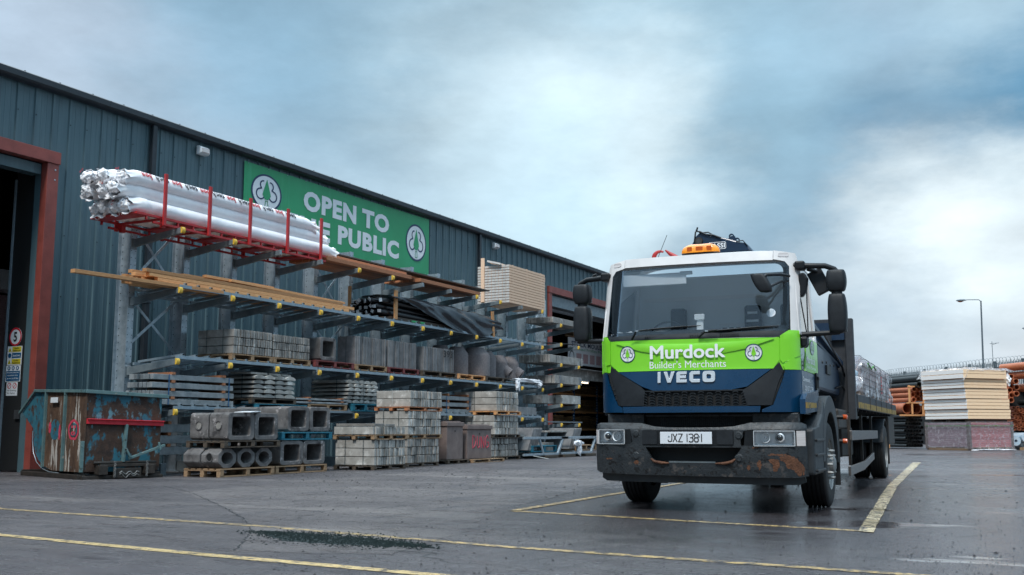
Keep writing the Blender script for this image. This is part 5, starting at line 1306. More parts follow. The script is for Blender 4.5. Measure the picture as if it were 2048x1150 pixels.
for i in range(int(FL/.36*16)):
    a = 2*pi*i/16; sft = .26+.05*sin(i*.013)+.10*max(0,sin(i*.006)); path.append((i/16*.36+.04*sin(i*.31), -.05+.18*cos(a), FH+.44+sft*.75*(sin(a)-.2)))
b.tube(path, .011, 3); b.build('razor_wire', 'fence_steel', fe)

# street lamps and aerial beyond the fence
def street_lamp(label, p, h, lean, head_dx, hy):
    t = thing('street_lamp', label, 'street lamp', p, group='street lamps beyond the fence')
    b = MB(); b.tube([(0,0,0),(lean*.5,0,h*.45),(lean*.5,0,h*.4501),(lean,0,h)], [.11,.10,.075,.055], 10); b.build('pole', 'pole_steel', t, smooth=40)
    b = MB(); b.tube([(lean,0,h-.03),(lean-.15,0,h+.10),(lean+head_dx*.55,hy*.5,h+.13),(lean+head_dx*.72,hy*.7,h+.12)], .032, 8); b.build('arm', 'pole_steel', t, smooth=40)
    hd = MB(); c = Vector((lean+head_dx*.85, hy*.85, h+.09))
    hd.grid(lambda u, v: (c.x+.42*sin(pi*(v))*0+ .40*(2*v-1), c.y+.16*sin(pi*v)**.5*cos(2*pi*u), c.z+.11*sin(pi*v)**.5*max(-.3,sin(2*pi*u))), 16, 12, closeu=True); hd.build('head', 'pole_steel', t, smooth=50)
    bb = MB(); bb.grid(lambda u, v: (c.x-.06+.26*(2*v-1), c.y+.12*sin(pi*v)*cos(2*pi*u), c.z-.05+.09*sin(pi*v)*min(0,sin(2*pi*u))), 16, 10, closeu=True); bb.build('lamp_bowl', 'amber_dark', t, smooth=50)
    return t
street_lamp('tall grey street lamp with arm pointing left beyond the fence', (-5.35, 87.5, 0), 10.75, .25, -1.62, -.2)
street_lamp('grey street lamp almost wholly outside the right picture edge', (-.35, 77.6, 0), 7.55, .1, -1.75, 0)
t = thing('television_aerial', 'thin television aerial mast beyond the fence', 'aerial', (-4.24, 82.3, 0))
b = MB(); b.cyl((0,0,0),(0,0,7.2),.022,n=6); b.build('mast', 'pole_steel', t)
b = MB(); b.tube([(-.15,0,7.05),(.45,0,7.10)], .016, 5)
for k in range(6): b.tube([(-.1+.1*k,-.14,7.06),(-.1+.1*k,.14,7.06)], .010, 4)
b.tube([(0,0,6.95),(.3,0,7.08)], .012, 4); b.build('antenna', 'pole_steel', t)

# ================================================================== LORRY
lorry = thing('flatbed_lorry', 'green, blue and white flatbed lorry with a crane behind its cab', 'lorry', (-3.67, 11.433, 0), .066)
CH = 1.15
def S(x, z):      # front skin of the cab
    c = min(abs(x)/CH, 1.0); y = .10*c*c + .16*c**10
    if z > 1.95: y += .27*(z-1.95)
    if z < 1.6: y -= .03*max(0, 1-c**4)*min(1, (1.6-z)/.3)
    return y
def SX(y, z):     # side skin
    x = CH
    if z > 1.95: x -= .07*(z-1.95)
    if y < .40: x -= .0
    return x
def flat_poly(poly, holes, step):
    rings = [[Vector((u, v, 0)) for u, v in poly]] + [[Vector((u, v, 0)) for u, v in h] for h in holes]
    tri = tessellate_polygon(rings); pts = [p for r_ in rings for p in r_]
    bm = bmesh.new(); vs = [bm.verts.new(p) for p in pts]
    for t_ in tri:
        try: bm.faces.new([vs[i] for i in t_])
        except ValueError: pass
    x0 = min(p.x for p in pts); x1 = max(p.x for p in pts); y0 = min(p.y for p in pts); y1 = max(p.y for p in pts)
    k = math.ceil(x0/step)*step
    while k < x1: bmesh.ops.bisect_plane(bm, geom=bm.verts[:]+bm.edges[:]+bm.faces[:], plane_co=(k,0,0), plane_no=(1,0,0)); k += step
    k = math.ceil(y0/step)*step
    while k < y1: bmesh.ops.bisect_plane(bm, geom=bm.verts[:]+bm.edges[:]+bm.faces[:], plane_co=(0,k,0), plane_no=(0,1,0)); k += step
    return bm
def patch(name, poly, m, off=0, th=.02, holes=(), side=0, parent=lorry, step=.05, fn=None, smooth=38, bevel=0):
    """side 0: front skin (x,z); side 1/-1: side skin (y,z). off pushes outwards"""
    bm = flat_poly(poly, holes, step); bmesh.ops.remove_doubles(bm, verts=bm.verts, dist=1e-4)
    r_ = bmesh.ops.extrude_face_region(bm, geom=bm.faces[:]); back = {v for v in r_['geom'] if isinstance(v, bmesh.types.BMVert)}
    for v in bm.verts:
        u, w_ = v.co.x, v.co.y; d = off-(th if v in back else 0)
        if fn: v.co = Vector(fn(u, w_, d))
        elif side == 0: v.co = Vector((u, S(u, w_)-d, w_))
        else: v.co = Vector((side*(SX(u, w_)+d), u, w_))
    bmesh.ops.recalc_face_normals(bm, faces=bm.faces)
    me = bpy.data.meshes.new(name); bm.to_mesh(me); bm.free(); me.materials.append(MATS[m])
    me.polygons.foreach_set('use_smooth', [True]*len(me.polygons)); me.set_sharp_from_angle(angle=radians(smooth))
    o = bpy.data.objects.new(name, me); COL.objects.link(o); o.parent = parent
    if bevel: bb = o.modifiers.new('bevel', 'BEVEL'); bb.width = bevel; bb.segments = 2; bb.limit_method = 'ANGLE'; bb.angle_limit = radians(50)
    return o
def mir(p): return [(-x, z) for x, z in p][::-1]
def rr_(x0, z0, x1, z1, r, n=5):
    o = []
    for cx, cz, a0 in ((x1-r,z0+r,-90),(x1-r,z1-r,0),(x0+r,z1-r,90),(x0+r,z0+r,180)):
        for k in range(n+1): a = radians(a0+90*k/n); o.append((cx+r*cos(a), cz+r*sin(a)))
    return o
# --- cab shell behind everything
b = MB(); b.box(-1.12,.36,1.12,1.12,1.58,1.56); b.build('cab_floor_box', 'plastic_black', lorry)
b = MB(); b.box(-1.10,1.54,1.56,1.10,1.60,2.86); b.build('cab_back', 'cab_grey', lorry)
# --- front skin
gp = [(-.90,1.575),(.88,1.575),(.945,1.665),(.950,1.925),(.90,1.915),(-.94,1.935),(-1.0,1.94),(-1.005,1.665)]
hood = patch('bonnet_panel', gp, 'paint_green', .006, .03)
# raised brow running over the green panel
def brow(x, z, d):
    c = abs(x)/.95; lift = .014*max(0, 1-((z-(1.80+.10*c*c))/.075)**2) if abs(z-(1.80+.10*c*c)) < .075 else 0
    return (x, S(x, z)-d-lift, z)
patch('bonnet_crease', [(-.92,1.90),(-.6,1.80),(-.3,1.745),(0,1.735),(.3,1.745),(.6,1.80),(.90,1.90),(.90,1.912),(.55,1.885),(.0,1.87),(-.55,1.885),(-.92,1.915)], 'paint_green', .009, .006, fn=brow, step=.03)
bl_ = [(-.90,1.570),(-.60,1.40),(-.46,1.348),(.42,1.348),(.60,1.38),(.86,1.570)]
patch('blue_panel', bl_, 'paint_blue', .006, .03)
patch('blue_strip', [(-.83,1.10),(.73,1.10),(.74,1.165),(-.84,1.170)], 'paint_blue', .012, .03)
for s_, nm_ in ((1, 0), (-1, 1)):
    f_ = (lambda p: p) if s_ == 1 else mir
    k = .95 if s_ == 1 else 1.0
    defl = [(.875,1.57),(.945,1.645),(.985,1.55),(.93,1.42),(.855,1.175),(.60,1.175),(.55,1.343),(.61,1.375)]
    if s_ == -1: defl = [(.905,1.57),(1.0,1.645),(1.015,1.55),(.96,1.42),(.86,1.178),(.575,1.178),(.56,1.343),(.61,1.395)]
    patch('air_deflector', f_(defl), 'plastic_dark', .010, .03)
    gap = [(.952,1.655),(1.0,1.60),(.965,1.45),(.865,1.18),(.857,1.178),(.94,1.44),(.988,1.55)] if s_ == 1 else [(1.01,1.655),(1.065,1.62),(1.02,1.45),(.90,1.185),(.865,1.18),(.965,1.42),(1.02,1.55)]
    patch('air_slot', f_(gap), 'mesh_black', -.004, .02)
    b = MB()
    for q in range(6): z = 1.26+.055*q; x = (.925+.012*q); b.rbox((s_*x, S(x,z)+.0, z), (.035,.01,.006))
    b.build('slot_clip', 'plastic_grey', lorry)
    cor = [(1.0,1.56),(1.148,1.56),(1.148,1.10),(.75,1.10),(.755,1.13),(.872,1.178),(.972,1.45)] if s_ == 1 else [(1.068,1.575),(1.148,1.575),(1.148,1.11),(.84,1.105),(.845,1.16),(.905,1.185),(1.03,1.45)]
    patch('corner_panel', f_(cor), 'paint_blue', .008, .03)
    gc = [(.96,1.935),(1.05,2.0),(1.148,2.0),(1.148,1.72),(.98,1.635),(.955,1.67)] if s_ == 1 else [(1.01,1.935),(1.08,2.0),(1.148,2.0),(1.148,1.72),(1.07,1.655),(1.01,1.665)]
    patch('corner_panel', f_(gc), 'paint_green', .010, .03)
    gl = [(.985,1.61),(1.075,1.70),(1.148,1.66),(1.148,1.564),(1.0,1.564)] if s_ == 1 else [(1.065,1.635),(1.10,1.70),(1.148,1.68),(1.148,1.579),(1.068,1.579)]
    patch('corner_panel', f_(gl), 'paint_green', .014, .03)
    pl = [(1.065,2.0),(1.148,2.0),(1.148,2.74),(1.10,2.90),(.88,2.93),(.88,2.825),(1.0,2.80),(1.045,2.74)]
    patch('windscreen_pillar', f_(pl), 'paint_white', .006, .04)
    mk = rr_(.93,2.855,1.04,2.90,.018,3); patch('marker_lamp', f_(mk), 'pearl_lens', .014, .01, step=.3)
patch('corner_backing', [(.88,1.562),(1.148,1.562),(1.148,1.99),(1.05,1.99),(.93,1.92)], 'paint_green', -.002, .03)
patch('corner_backing', [(-.95,1.57),(-1.148,1.57),(-1.148,1.99),(-1.05,1.99),(-.98,1.92)], 'paint_green', -.002, .03)
patch('roof_lip', [(-.875,2.83),(.875,2.815),(.875,2.925),(-.875,2.935)], 'paint_white', .010, .05)
patch('drip_channel', [(-.99,2.80),(.99,2.79),(.99,2.812),(-.99,2.826)], 'rubber', .004, .03)
# windscreen: black surround with glass
wo = rr_(-1.062,1.925,1.062,2.825,.10); wi = rr_(-.985,2.03,.985,2.775,.09)
patch('windscreen_surround', wo, 'plastic_black', .000, .012, holes=[wi[::-1]], step=.08)
patch('windscreen', rr_(-1.05,1.965,1.05,2.815,.09), 'glass', .004, .003, step=.08)
patch('scuttle', [(-1.0,1.935),(1.0,1.922),(1.03,1.99),(-1.03,1.99)], 'plastic_grey', .008, .01)
b = MB()
for x0, x1 in ((-.55,-.35),(.32,.55),(-.02,.1)):
    for k in range(int((x1-x0)/.022)): b.rbox((x0+.022*k, S(x0,1.955)-.012, 1.955), (.008,.008,.03))
b.build('scuttle_vent', 'hole', lorry)
# roof: rounded cap
def roof(u, v):
    x = 2*u-1; zt = 2.985
    ex = (1-abs(x)**7)**.5 if abs(x) < 1 else 0; ey = (1-(1-min(1,v/.35))**3)**.6 if v < .35 else 1
    z = 2.80 + .175*max(.0, ex*ey) + .02*ex*(1-x*x)*min(1,v*2)
    return (1.10*x, S(1.10*x, 2.83)*(1-min(1,v*3)) + .24*min(1,v*3)+1.33*v + .0, z)
b = MB(); b.grid(roof, 48, 24); b.build('roof', 'paint_white', lorry, smooth=50, fix=False)
# sides
for s_ in (1, -1):
    if s_ == 1:
        patch('door_window', rr_(.42,1.97,1.42,2.70,.06), 'side_glass', -.012, .004, side=s_, step=.2)
        patch('door_frame', [(.25,1.96),(1.56,1.96),(1.56,2.82),(.55,2.83),(.40,2.72),(.30,2.3)], 'paint_white', .002, .04, side=s_, holes=[rr_(.42,1.97,1.42,2.70,.06)[::-1]], step=.12)
        b = MB(); b.box(1.135,.95,1.97,1.145,.985,2.70); b.build('window_bar', 'rubber', lorry)
        patch('door_panel', [(.53,1.565),(1.56,1.565),(1.56,1.955),(.62,1.955),(.62,1.80)], 'paint_green', .006, .04, side=s_)
        patch('kerb_window', [(.26,1.58),(.515,1.565),(.61,1.82),(.61,1.955),(.26,1.955)], 'side_glass', -.002, .02, side=s_)
        patch('door_lower', [(.26,1.20),(1.56,1.38),(1.56,1.56),(.26,1.56)], 'paint_blue', .004, .04, side=s_)
        patch('door_step', [(.10,1.08),(1.02,1.12),(1.16,1.32),(1.12,1.37),(.26,1.30),(.10,1.24)], 'paint_blue', .055, .06, side=s_)
        patch('side_marker', [(.12,1.14),(.92,1.16),(.92,1.215),(.12,1.205)], 'bed_yellow', .062, .006, side=s_)
        hd = MB(); hd.box(1.156,1.28,1.36,1.175,1.47,1.58); hd.c = 1; hd.box(1.1751,1.31,1.40,1.178,1.44,1.54); hd.c = 0; hd.box(1.1781,1.31,1.50,1.195,1.44,1.535); hd.build('door_handle', ['plastic_black', 'hole'], lorry, bevel=.006)
        def PT(y0, z0, y1, z1): return lambda u, v: (SX(0,0)+.009, y0+(y1-y0)*u, z0+(z1-z0)*v)
        for s2, q in (('Murdock', (.64,1.665,1.30,1.755)), ("Builder's Merchants", (.64,1.605,1.36,1.645)), ('Dungannon', (.32,1.43,.84,1.495)), ('028 8772 2781', (.42,1.345,1.10,1.40))):
            b = MB(); b.text(s2, PT(*q), .02 if s2[0] in 'MD' else 0); b.build('lettering', 'decal_white', lorry, fix=False)
        logo(lambda x, y, d: (SX(0,0)+.008+d*.002, 1.10+.15*x, 1.865+.085*y), lorry, 'paint_green')
    else:
        patch('door_panel', [(.25,1.565),(1.56,1.565),(1.56,1.955),(.25,1.955)], 'paint_green', .006, .04, side=s_, step=.2)
        patch('door_lower', [(.26,1.20),(1.56,1.38),(1.56,1.56),(.26,1.56)], 'paint_blue', .004, .04, side=s_, step=.2)
        patch('door_frame', [(.25,1.96),(1.56,1.96),(1.56,2.82),(.55,2.83),(.30,2.3)], 'paint_white', .002, .04, side=s_, holes=[rr_(.42,1.97,1.42,2.70,.06)[::-1]], step=.2)
        patch('door_window', rr_(.42,1.97,1.42,2.70,.06), 'side_glass', -.012, .004, side=s_, step=.3)
b = MB()
for x in (-1.17, 1.05): b.box(x,.36,1.08,x+.10,.9,1.40)
b.build('cab_mount', 'plastic_black', lorry)

# --- lettering and emblems on the front
def FT(x0, z0, x1, z1, off): return lambda u, v: (x0+(x1-x0)*u, S(x0+(x1-x0)*u, z0+(z1-z0)*v)-off, z0+(z1-z0)*v)
def browY(x, z):
    return brow(x, z, 0)[1]
b = MB(); b.text('Murdock', lambda u, v: (-.495+.87*u, S(-.495+.87*u, 1.705+.155*v)-.026, 1.705+.155*v), .035, 5.2); b.build('lettering', 'decal_white', lorry, fix=False)
b = MB(); b.text("Builder's Merchants", FT(-.505,1.60,.375,1.685,.009), .0); b.build('lettering', 'decal_white', lorry, fix=False)
# raised maker's letters: blocky, chrome
def block(b, x0, ch, z0=1.435, H=.125, W=.115):
    Q = []
    if ch == 'I': Q = [[(0.02,0),(.055,0),(.055,H),(.02,H)]]
    if ch == 'V': Q = [[(0,H),(.042,H),(.065,.045),(.088,H),(.13,H),(.085,0),(.045,0)]]
    if ch == 'E': Q = [[(0,0),(.12,0),(.12,.033),(.042,.033),(.042,.047),(.112,.047),(.112,.078),(.042,.078),(.042,.092),(.12,.092),(.12,H),(.02,H),(0,H-.02)]]
    if ch == 'C': Q = [[(.025,0),(.12,0),(.12,.036),(.045,.036),(.045,.089),(.12,.089),(.12,H),(.025,H),(0,H-.025),(0,.025)]]
    for poly in Q:
        n = len(poly); y = [S(x0+u, z0)-.008 for u, v in poly]; vs = [(x0+u, S(x0+u,z0+v)-.008, z0+v) for u, v in poly]+[(x0+u, S(x0+u,z0+v)-.024, z0+v) for u, v in poly]
        tri = tessellate_polygon([[Vector((u,v,0)) for u,v in poly]]); b.add(vs, [tuple(t_) for t_ in tri]+[tuple(i+n for i in t_) for t_ in tri]+[(i,(i+1)%n,(i+1)%n+n,i+n) for i in range(n)])
for ch, x0 in (('I',-.425),('V',-.335),('E',-.185),('C',-.035)):
    b = MB(); block(b, x0, ch); b.build('maker_letter', 'chrome', lorry, bevel=.003)
oo = rr_(.115,1.435,.255,1.56,.035); oi = rr_(.16,1.472,.21,1.523,.012)
patch('maker_letter', oo, 'chrome', .024, .016, holes=[oi[::-1]], step=.5, bevel=.003)
for cx, cz, r_ in ((-.775,1.775,.095),(.68,1.755,.095)):
    logo(lambda x, y, d, cx=cx, cz=cz, r_=r_: (cx+r_*x, browY(cx+r_*x, cz+r_*y)-.010-d*.0015, cz+r_*y), lorry, 'paint_green')
# --- grille: real hexagon mesh in front of a dark backing
patch('grille_backing', [(-.585,1.172),(.60,1.172),(.575,1.345),(-.57,1.345)], 'mesh_black', -.035, .01)
b = MB(); hw, hh = .062, .030
inside = lambda x, z: 1.176 < z < 1.340 and abs(x) < .585
for r_ in range(-1, 9):
    for c in range(-8, 9):
        cx = c*hw*1.5*1.02; cz = 1.178+r_*hh*1.02+(hh*.5 if c % 2 else 0)
        pts = [(cx+hw*.5*a, cz+hh*.5*q) for a, q in ((1,0),(.5,1),(-.5,1),(-1,0),(-.5,-1),(.5,-1))]
        for i in range(3):
            (x0,z0),(x1,z1) = pts[i], pts[(i+1)%6]
            if inside(x0,z0) and inside(x1,z1): b.beam((x0,S(x0,z0)-.004,z0),(x1,S(x1,z1)-.004,z1),.018,.0065)
b.build('grille', 'plastic_grey', lorry)
patch('grille_rim', [(-.60,1.168),(.61,1.168),(.582,1.35),(-.58,1.35)], 'plastic_dark', .006, .03, holes=[[(-.578,1.337),(.568,1.337),(.59,1.180),(-.582,1.180)]])
# --- gap under the cab
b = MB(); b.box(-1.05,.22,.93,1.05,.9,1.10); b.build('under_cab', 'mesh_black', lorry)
b = MB(); b.prism([(.14,.98),(.14,1.09),(.22,1.10),(.22,.97)], -1.06, -.62, 'x'); b.prism([(.14,.98),(.14,1.09),(.22,1.10),(.22,.97)], .62, 1.12, 'x')
b.box(-.62,.17,1.05,.62,.25,1.085)
b.build('tow_cover', 'bumper', lorry, bevel=.01)
b = MB()
for k in range(38): b.box(-.42+.0226*k,.15,.955,-.418+.0226*k,.155,1.05)
for k in range(6): b.box(-.42,.147,.958+.016*k,.42,.1495,.960+.016*k)
b.build('lower_mesh', 'plastic_grey', lorry)

# --- bumper
def SB(x, z):
    c = min(abs(x)/1.20, 1); y = -.06 + .07*c*c + .12*c**9
    if z > .90: y += 1.6*(z-.90)**1.5*1.2
    if z < .60: y += .12*(.60-z)
    return y
def fb(u, w_, d): return (u, SB(u, w_)-d, w_)
top = [(1.0,.99),(.80,.99),(.62,.985),(.45,.945),(.3,.935),(0,.932),(-.3,.935),(-.45,.945),(-.62,.985),(-.80,.99),(-1.0,.99)]
outer = [(-1.195,.97),(-1.20,.44),(-1.12,.415),(-.6,.405),(0,.40),(.6,.395),(1.12,.395),(1.20,.41),(1.195,.96),(1.15,.985)]+top+[(-1.15,.99)]
slot = [(-.555,.715),(-.49,.60),(-.43,.555),(-.36,.545),(.30,.545),(.39,.555),(.45,.60),(.53,.715)]
hl = [(-1.21,.742),(-.745,.742),(-.71,.77),(-.70,.80),(-.735,.915),(-1.21,.915)]
hr = [(.525,.735),(1.16,.735),(1.19,.76),(1.19,.89),(1.16,.905),(.60,.905),(.555,.89),(.52,.80)]
cut = [(-1.14,.745),(-.745,.745),(-.71,.77),(-.735,.913),(-1.14,.913)]
patch('bumper', outer, 'bumper', 0, .05, holes=[slot, cut, [(.525,.735),(1.15,.735),(1.15,.905),(.60,.905),(.555,.89),(.52,.80)]], fn=fb, step=.04, smooth=50, bevel=.012)
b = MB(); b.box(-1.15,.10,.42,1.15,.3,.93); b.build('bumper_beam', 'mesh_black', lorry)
patch('plate_recess', rr_(-.59,.738,.45,.905,.02), 'plastic_black', .006, .02, fn=fb, step=.1)
for x0, x1 in ((-.585,-.415),(.265,.44)): patch('recess_cover', rr_(x0,.748,x1,.895,.01), 'plastic_dark', .014, .01, fn=fb, step=.2)
np_ = MB(); np_.box(-.372,-.083,.752,.215,-.077,.885); np_.build('number_plate', 'plate_white', lorry, bevel=.004)
def PL(x0, x1): return lambda u, v: (x0+(x1-x0)*u, -.0845, .775+.085*v)
def plate_char(ch, x0, W=.044, H=.085, z0=.776, t_=.0115):
    L_ = {'J': [((0,.22),(.15,.03),(.5,0),(.88,.06),(1,.28),(1,1))], 'X': [((0,0),(1,1)),((0,1),(1,0))], 'Z': [((0,1),(1,1),(0,0),(1,0))],
          '1': [((.5,0),(.5,1))], '3': [((0,.95),(.3,1),(.8,1),(1,.85),(1,.65),(.75,.53),(.35,.53)),((.75,.53),(1,.40),(1,.15),(.8,0),(.3,0),(0,.06))],
          '8': [((.25,.53),(0,.65),(0,.85),(.25,1),(.75,1),(1,.85),(1,.65),(.75,.53),(.25,.53),(0,.40),(0,.15),(.25,0),(.75,0),(1,.15),(1,.40),(.75,.53))]}[ch]
    b = MB(); i = 0
    for st in L_:
        for (u0,v0),(u1,v1) in zip(st, st[1:]):
            p0 = Vector((x0+u0*W,-.0835-.0003*i,z0+v0*H)); p1 = Vector((x0+u1*W,-.0835-.0003*i,z0+v1*H)); d = (p1-p0).normalized()*t_*.32; i += 1
            b.beam(p0-d, p1+d, t_, .001, up=(0,1,0))
    return b.build('lettering', 'spray_black', lorry)
for ch, x in zip('JXZ1381', (-.280,-.222,-.160,-.085,-.040,.020,.078)): plate_char(ch, x)
b = MB()
for x in (-.27,.075): b.cyl((x,-.083,.835),(x,-.088,.835),.009,n=8)
b.build('plate_screw', 'galv', lorry)
for x, z in ((-.665,.865),(-.665,.615),(.50,.865-.02),(.50,.60)):
    b = MB(); b.lathe([(.0,.008),(.030,.008),(.034,.0),(.048,-.004),(.048,-.03)], (x, SB(x,z)-.004, z), (0,-1,0), 20); b.build('bolt_cap', 'bumper', lorry, smooth=40)
patch('lower_valance', [(-1.13,.425),(-1.14,.36),(-1.07,.325),(0,.318),(1.10,.315),(1.17,.345),(1.165,.40)], 'valance', -.055, .03, fn=fb, step=.08)
b = MB()
for k in range(50): b.prism([(-.30+.0105*k,.545),(-.295+.0105*k,.562),(-.29+.0105*k,.545)], .0, .03, 'y')
b.box(-.31,.0,.50,.26,.12,.546); b.build('step_tread', 'galv_arm', lorry)
def rust(poly, off=.004):
    
    rnd = random.Random(len(poly)); q = []
    for i in range(len(poly)):     # ragged edge
        a = Vector(poly[i]); c = Vector(poly[(i+1) % len(poly)]); m_ = max(1, int((c-a).length/.012)); nn = Vector((-(c-a).y, (c-a).x)).normalized() if (c-a).length else Vector((0,0))
        for j in range(m_): p = a.lerp(c, j/m_) + nn*rnd.uniform(-.006,.006); q.append((p.x, p.y))
    patch('rust_patch', q, 'rust', .0015, .002, fn=fb, step=.04)
def blob(cx, cz, rx, rz, seed, n=16):
    rnd = random.Random(seed); return [(cx+rx*cos(2*pi*k/n)*rnd.uniform(.75,1.2), cz+rz*sin(2*pi*k/n)*rnd.uniform(.75,1.2)) for k in range(n)]
rust([(.93,.62),(1.02,.64),(1.10,.60),(1.165,.52),(1.17,.43),(1.11,.41),(1.07,.47),(1.0,.50),(.98,.56),(.93,.58)])
rust([(.84,.60),(.92,.59),(.93,.53),(.90,.47),(.86,.46),(.85,.53),(.81,.58)])
rust(blob(.715,.53,.022,.055,2)); rust(blob(.60,.50,.018,.030,3)); rust(blob(-.665,.545,.03,.025,4)); rust(blob(.90,.64,.09,.012,5,30)); rust(blob(-1.0,.58,.05,.008,6)); rust(blob(.68,.715,.04,.008,7)); rust(blob(1.185,.80,.008,.06,8))
b = MB(); b.tube([(-.50,-.035,.59),(-.45,-.06,.555),(-.36,-.062,.54),(-.28,-.06,.54)], [.010,.016,.018,.008], 8); b.tube([(.47,-.035,.60),(.42,-.06,.56),(.34,-.062,.542),(.24,-.06,.54)], [.010,.016,.018,.008], 8); b.build('rust_patch', 'rust', lorry, smooth=60)

# --- headlights
def headlight(s_, x0, x1, z0, z1, sx0, sx1):
    hx = (x0+x1)/2; y0 = SB(hx, .8)
    tilt = (SB(x1,.8)-SB(x0,.8))/(x1-x0)
    Y = lambda x, d: y0 + tilt*(x-hx) - d
    t = MB(); t.add([(x0-.0,Y(x0,-.045),z0),(x1,Y(x1,-.045),z0),(x1,Y(x1,-.045),z1),(x0,Y(x0,-.045),z1)], [(0,1,2,3)])
    for (ax,az,bx,bz) in ((x0,z0,x1,z0),(x1,z0,x1,z1),(x1,z1,x0,z1),(x0,z1,x0,z0)): t.add([(ax,Y(ax,0),az),(bx,Y(bx,0),bz),(bx,Y(bx,-.045),bz),(ax,Y(ax,-.045),az)], [(0,1,2,3)])
    h = t.build('headlight', 'reflector', lorry, fix=False)
    w_ = x1-x0; cz = (z0+z1)/2+.008
    pr = x0+w_*(.36 if s_ < 0 else .64); ot = x0+w_*(.72 if s_ < 0 else .27)
    b = MB(); b.lathe([(.052,.02),(.050,.035),(.036,.04),(.033,.028)], (pr,Y(pr,-.03),cz), (0,-1,0), 24); b.build('projector_ring', 'chrome', h, smooth=50)
    b = MB(); b.lathe([(.033,.028),(.030,.040),(.018,.048),(0,.050)], (pr,Y(pr,-.03),cz), (0,-1,0), 20); b.build('projector_lens', 'lens_dark', h, smooth=80)
    b = MB(); b.lathe([(.055,.05),(.040,.02),(.016,.005)], (ot,Y(ot,-.040),cz), (0,-1,0), 24)
    for k in range(10): a = 2*pi*k/10; b.tube([(ot+.018*cos(a),Y(ot,-.05),cz+.018*sin(a)),(ot+.052*cos(a),Y(ot,-.01),cz+.052*sin(a))], .002, 4)
    b.build('reflector_bowl', 'reflector', h, smooth=50)
    b = MB(); b.lathe([(.016,.0),(.014,.03),(.008,.036),(0,.036)], (ot,Y(ot,-.055),cz), (0,-1,0), 14); b.build('bulb_cap', 'chrome', h, smooth=50)
    b = MB()
    for k in range(11):
        a = k/10; x = x0+.02+(w_-.045)*a if s_ > 0 else x1-.02-(w_-.045)*a; z = z0+.014+(.0 if a < .8 else (a-.8)*.5)
        b.lathe([(.0055,0),(.0055,.006),(0,.007)], (x, Y(x,-.03), z), (0,-1,0), 8)
    b.build('led', 'decal_white', h)
    b = MB(); b.tube([(x0+.012,Y(x0,-.01),z0+.03),(x0+.03,Y(x0,-.01),z0+.012),(x1-.03,Y(x1,-.01),z0+.012),(x1-.012,Y(x1,-.01),z0+.03),(x1-.012,Y(x1,-.01),z1-.015)], .004, 6); b.build('chrome_trim', 'chrome', h)
    b = MB(); xa, xb = x0-.006, x1+.006
    for (ax,az,bx,bz) in ((xa,z0-.003,xb,z0-.003),(xb,z0,xb,z1),(xb,z1+.003,xa,z1+.003),(xa,z1,xa,z0)): b.beam((ax,Y(ax,.004),az),(bx,Y(bx,.004),bz),.014,.008)
    b.build('headlight_rim', 'chrome', h)
    b = MB(); b.add([(x0,Y(x0,.006),z0),(x1,Y(x1,.006),z0),(x1,Y(x1,.006),z1),(x0,Y(x0,.006),z1)], [(0,1,2,3)]); b.build('headlight_glass', 'clear_lens', h, fix=False)
    # indicator on the corner
    patch('indicator', [(sx0,z0-.004),(sx1,z0-.004),(sx1,z1+.004),(sx0,z1+.004)], 'pearl_lens', .006, .03, fn=fb, step=.02)
    b = MB(); xi = x1+.012 if s_ < 0 else x0-.012; xo = xi+.075 if s_ < 0 else xi-.11
    b.prism([(min(xi,xo),z0-.005),(max(xi,xo),z0-.005),(max(xi,xo)-(.02 if s_ < 0 else 0),z1+.005),(min(xi,xo)+(.02 if s_ > 0 else 0),z1+.005)], SB(xi,.8)-.0, SB(xi,.8)+.05, 'y'); b.build('lamp_surround', 'plastic_black', lorry)
headlight(-1, -1.135, -.805, .752, .905, -1.195, -1.148)
headlight(1, .675, 1.085, .738, .892, 1.105, 1.19)

# --- wipers
for pts in (((-.705,-.01,1.94),(-.64,-.06,2.03),(-.5,-.06,2.045)), ((.085,-.03,1.94),(.17,-.07,2.00),(.30,-.07,2.01))):
    b = MB(); b.tube(pts, [.014,.011,.009], 8); b.c = 1; p = Vector(pts[1]); b.rbox(p+Vector((.015,-.012,.002)), (.035,.012,.016)); b.build('wiper_arm', ['plastic_black', 'galv'], lorry)
for a, c in (((-.66,2.045),(.10,2.075)), ((.10,1.995),(.955,2.045))):
    b = MB(); n = 8; pts = [(a[0]+(c[0]-a[0])*k/n, S(a[0]+(c[0]-a[0])*k/n, a[1])-.012, a[1]+(c[1]-a[1])*k/n) for k in range(n+1)]
    b.tube(pts, [.005]+[.009]*(n-1)+[.004], 5); m0, m1 = pts[2], pts[6]; b.tube([(m0[0],m0[1]-.02,m0[2]+.004),(m1[0],m1[1]-.02,m1[2]+.004)], .008, 5)
    b.tube([pts[1],(m0[0],m0[1]-.02,m0[2]+.004)], .005, 4); b.tube([pts[7],(m1[0],m1[1]-.02,m1[2]+.004)], .005, 4); b.build('wiper_blade', 'plastic_black', lorry)

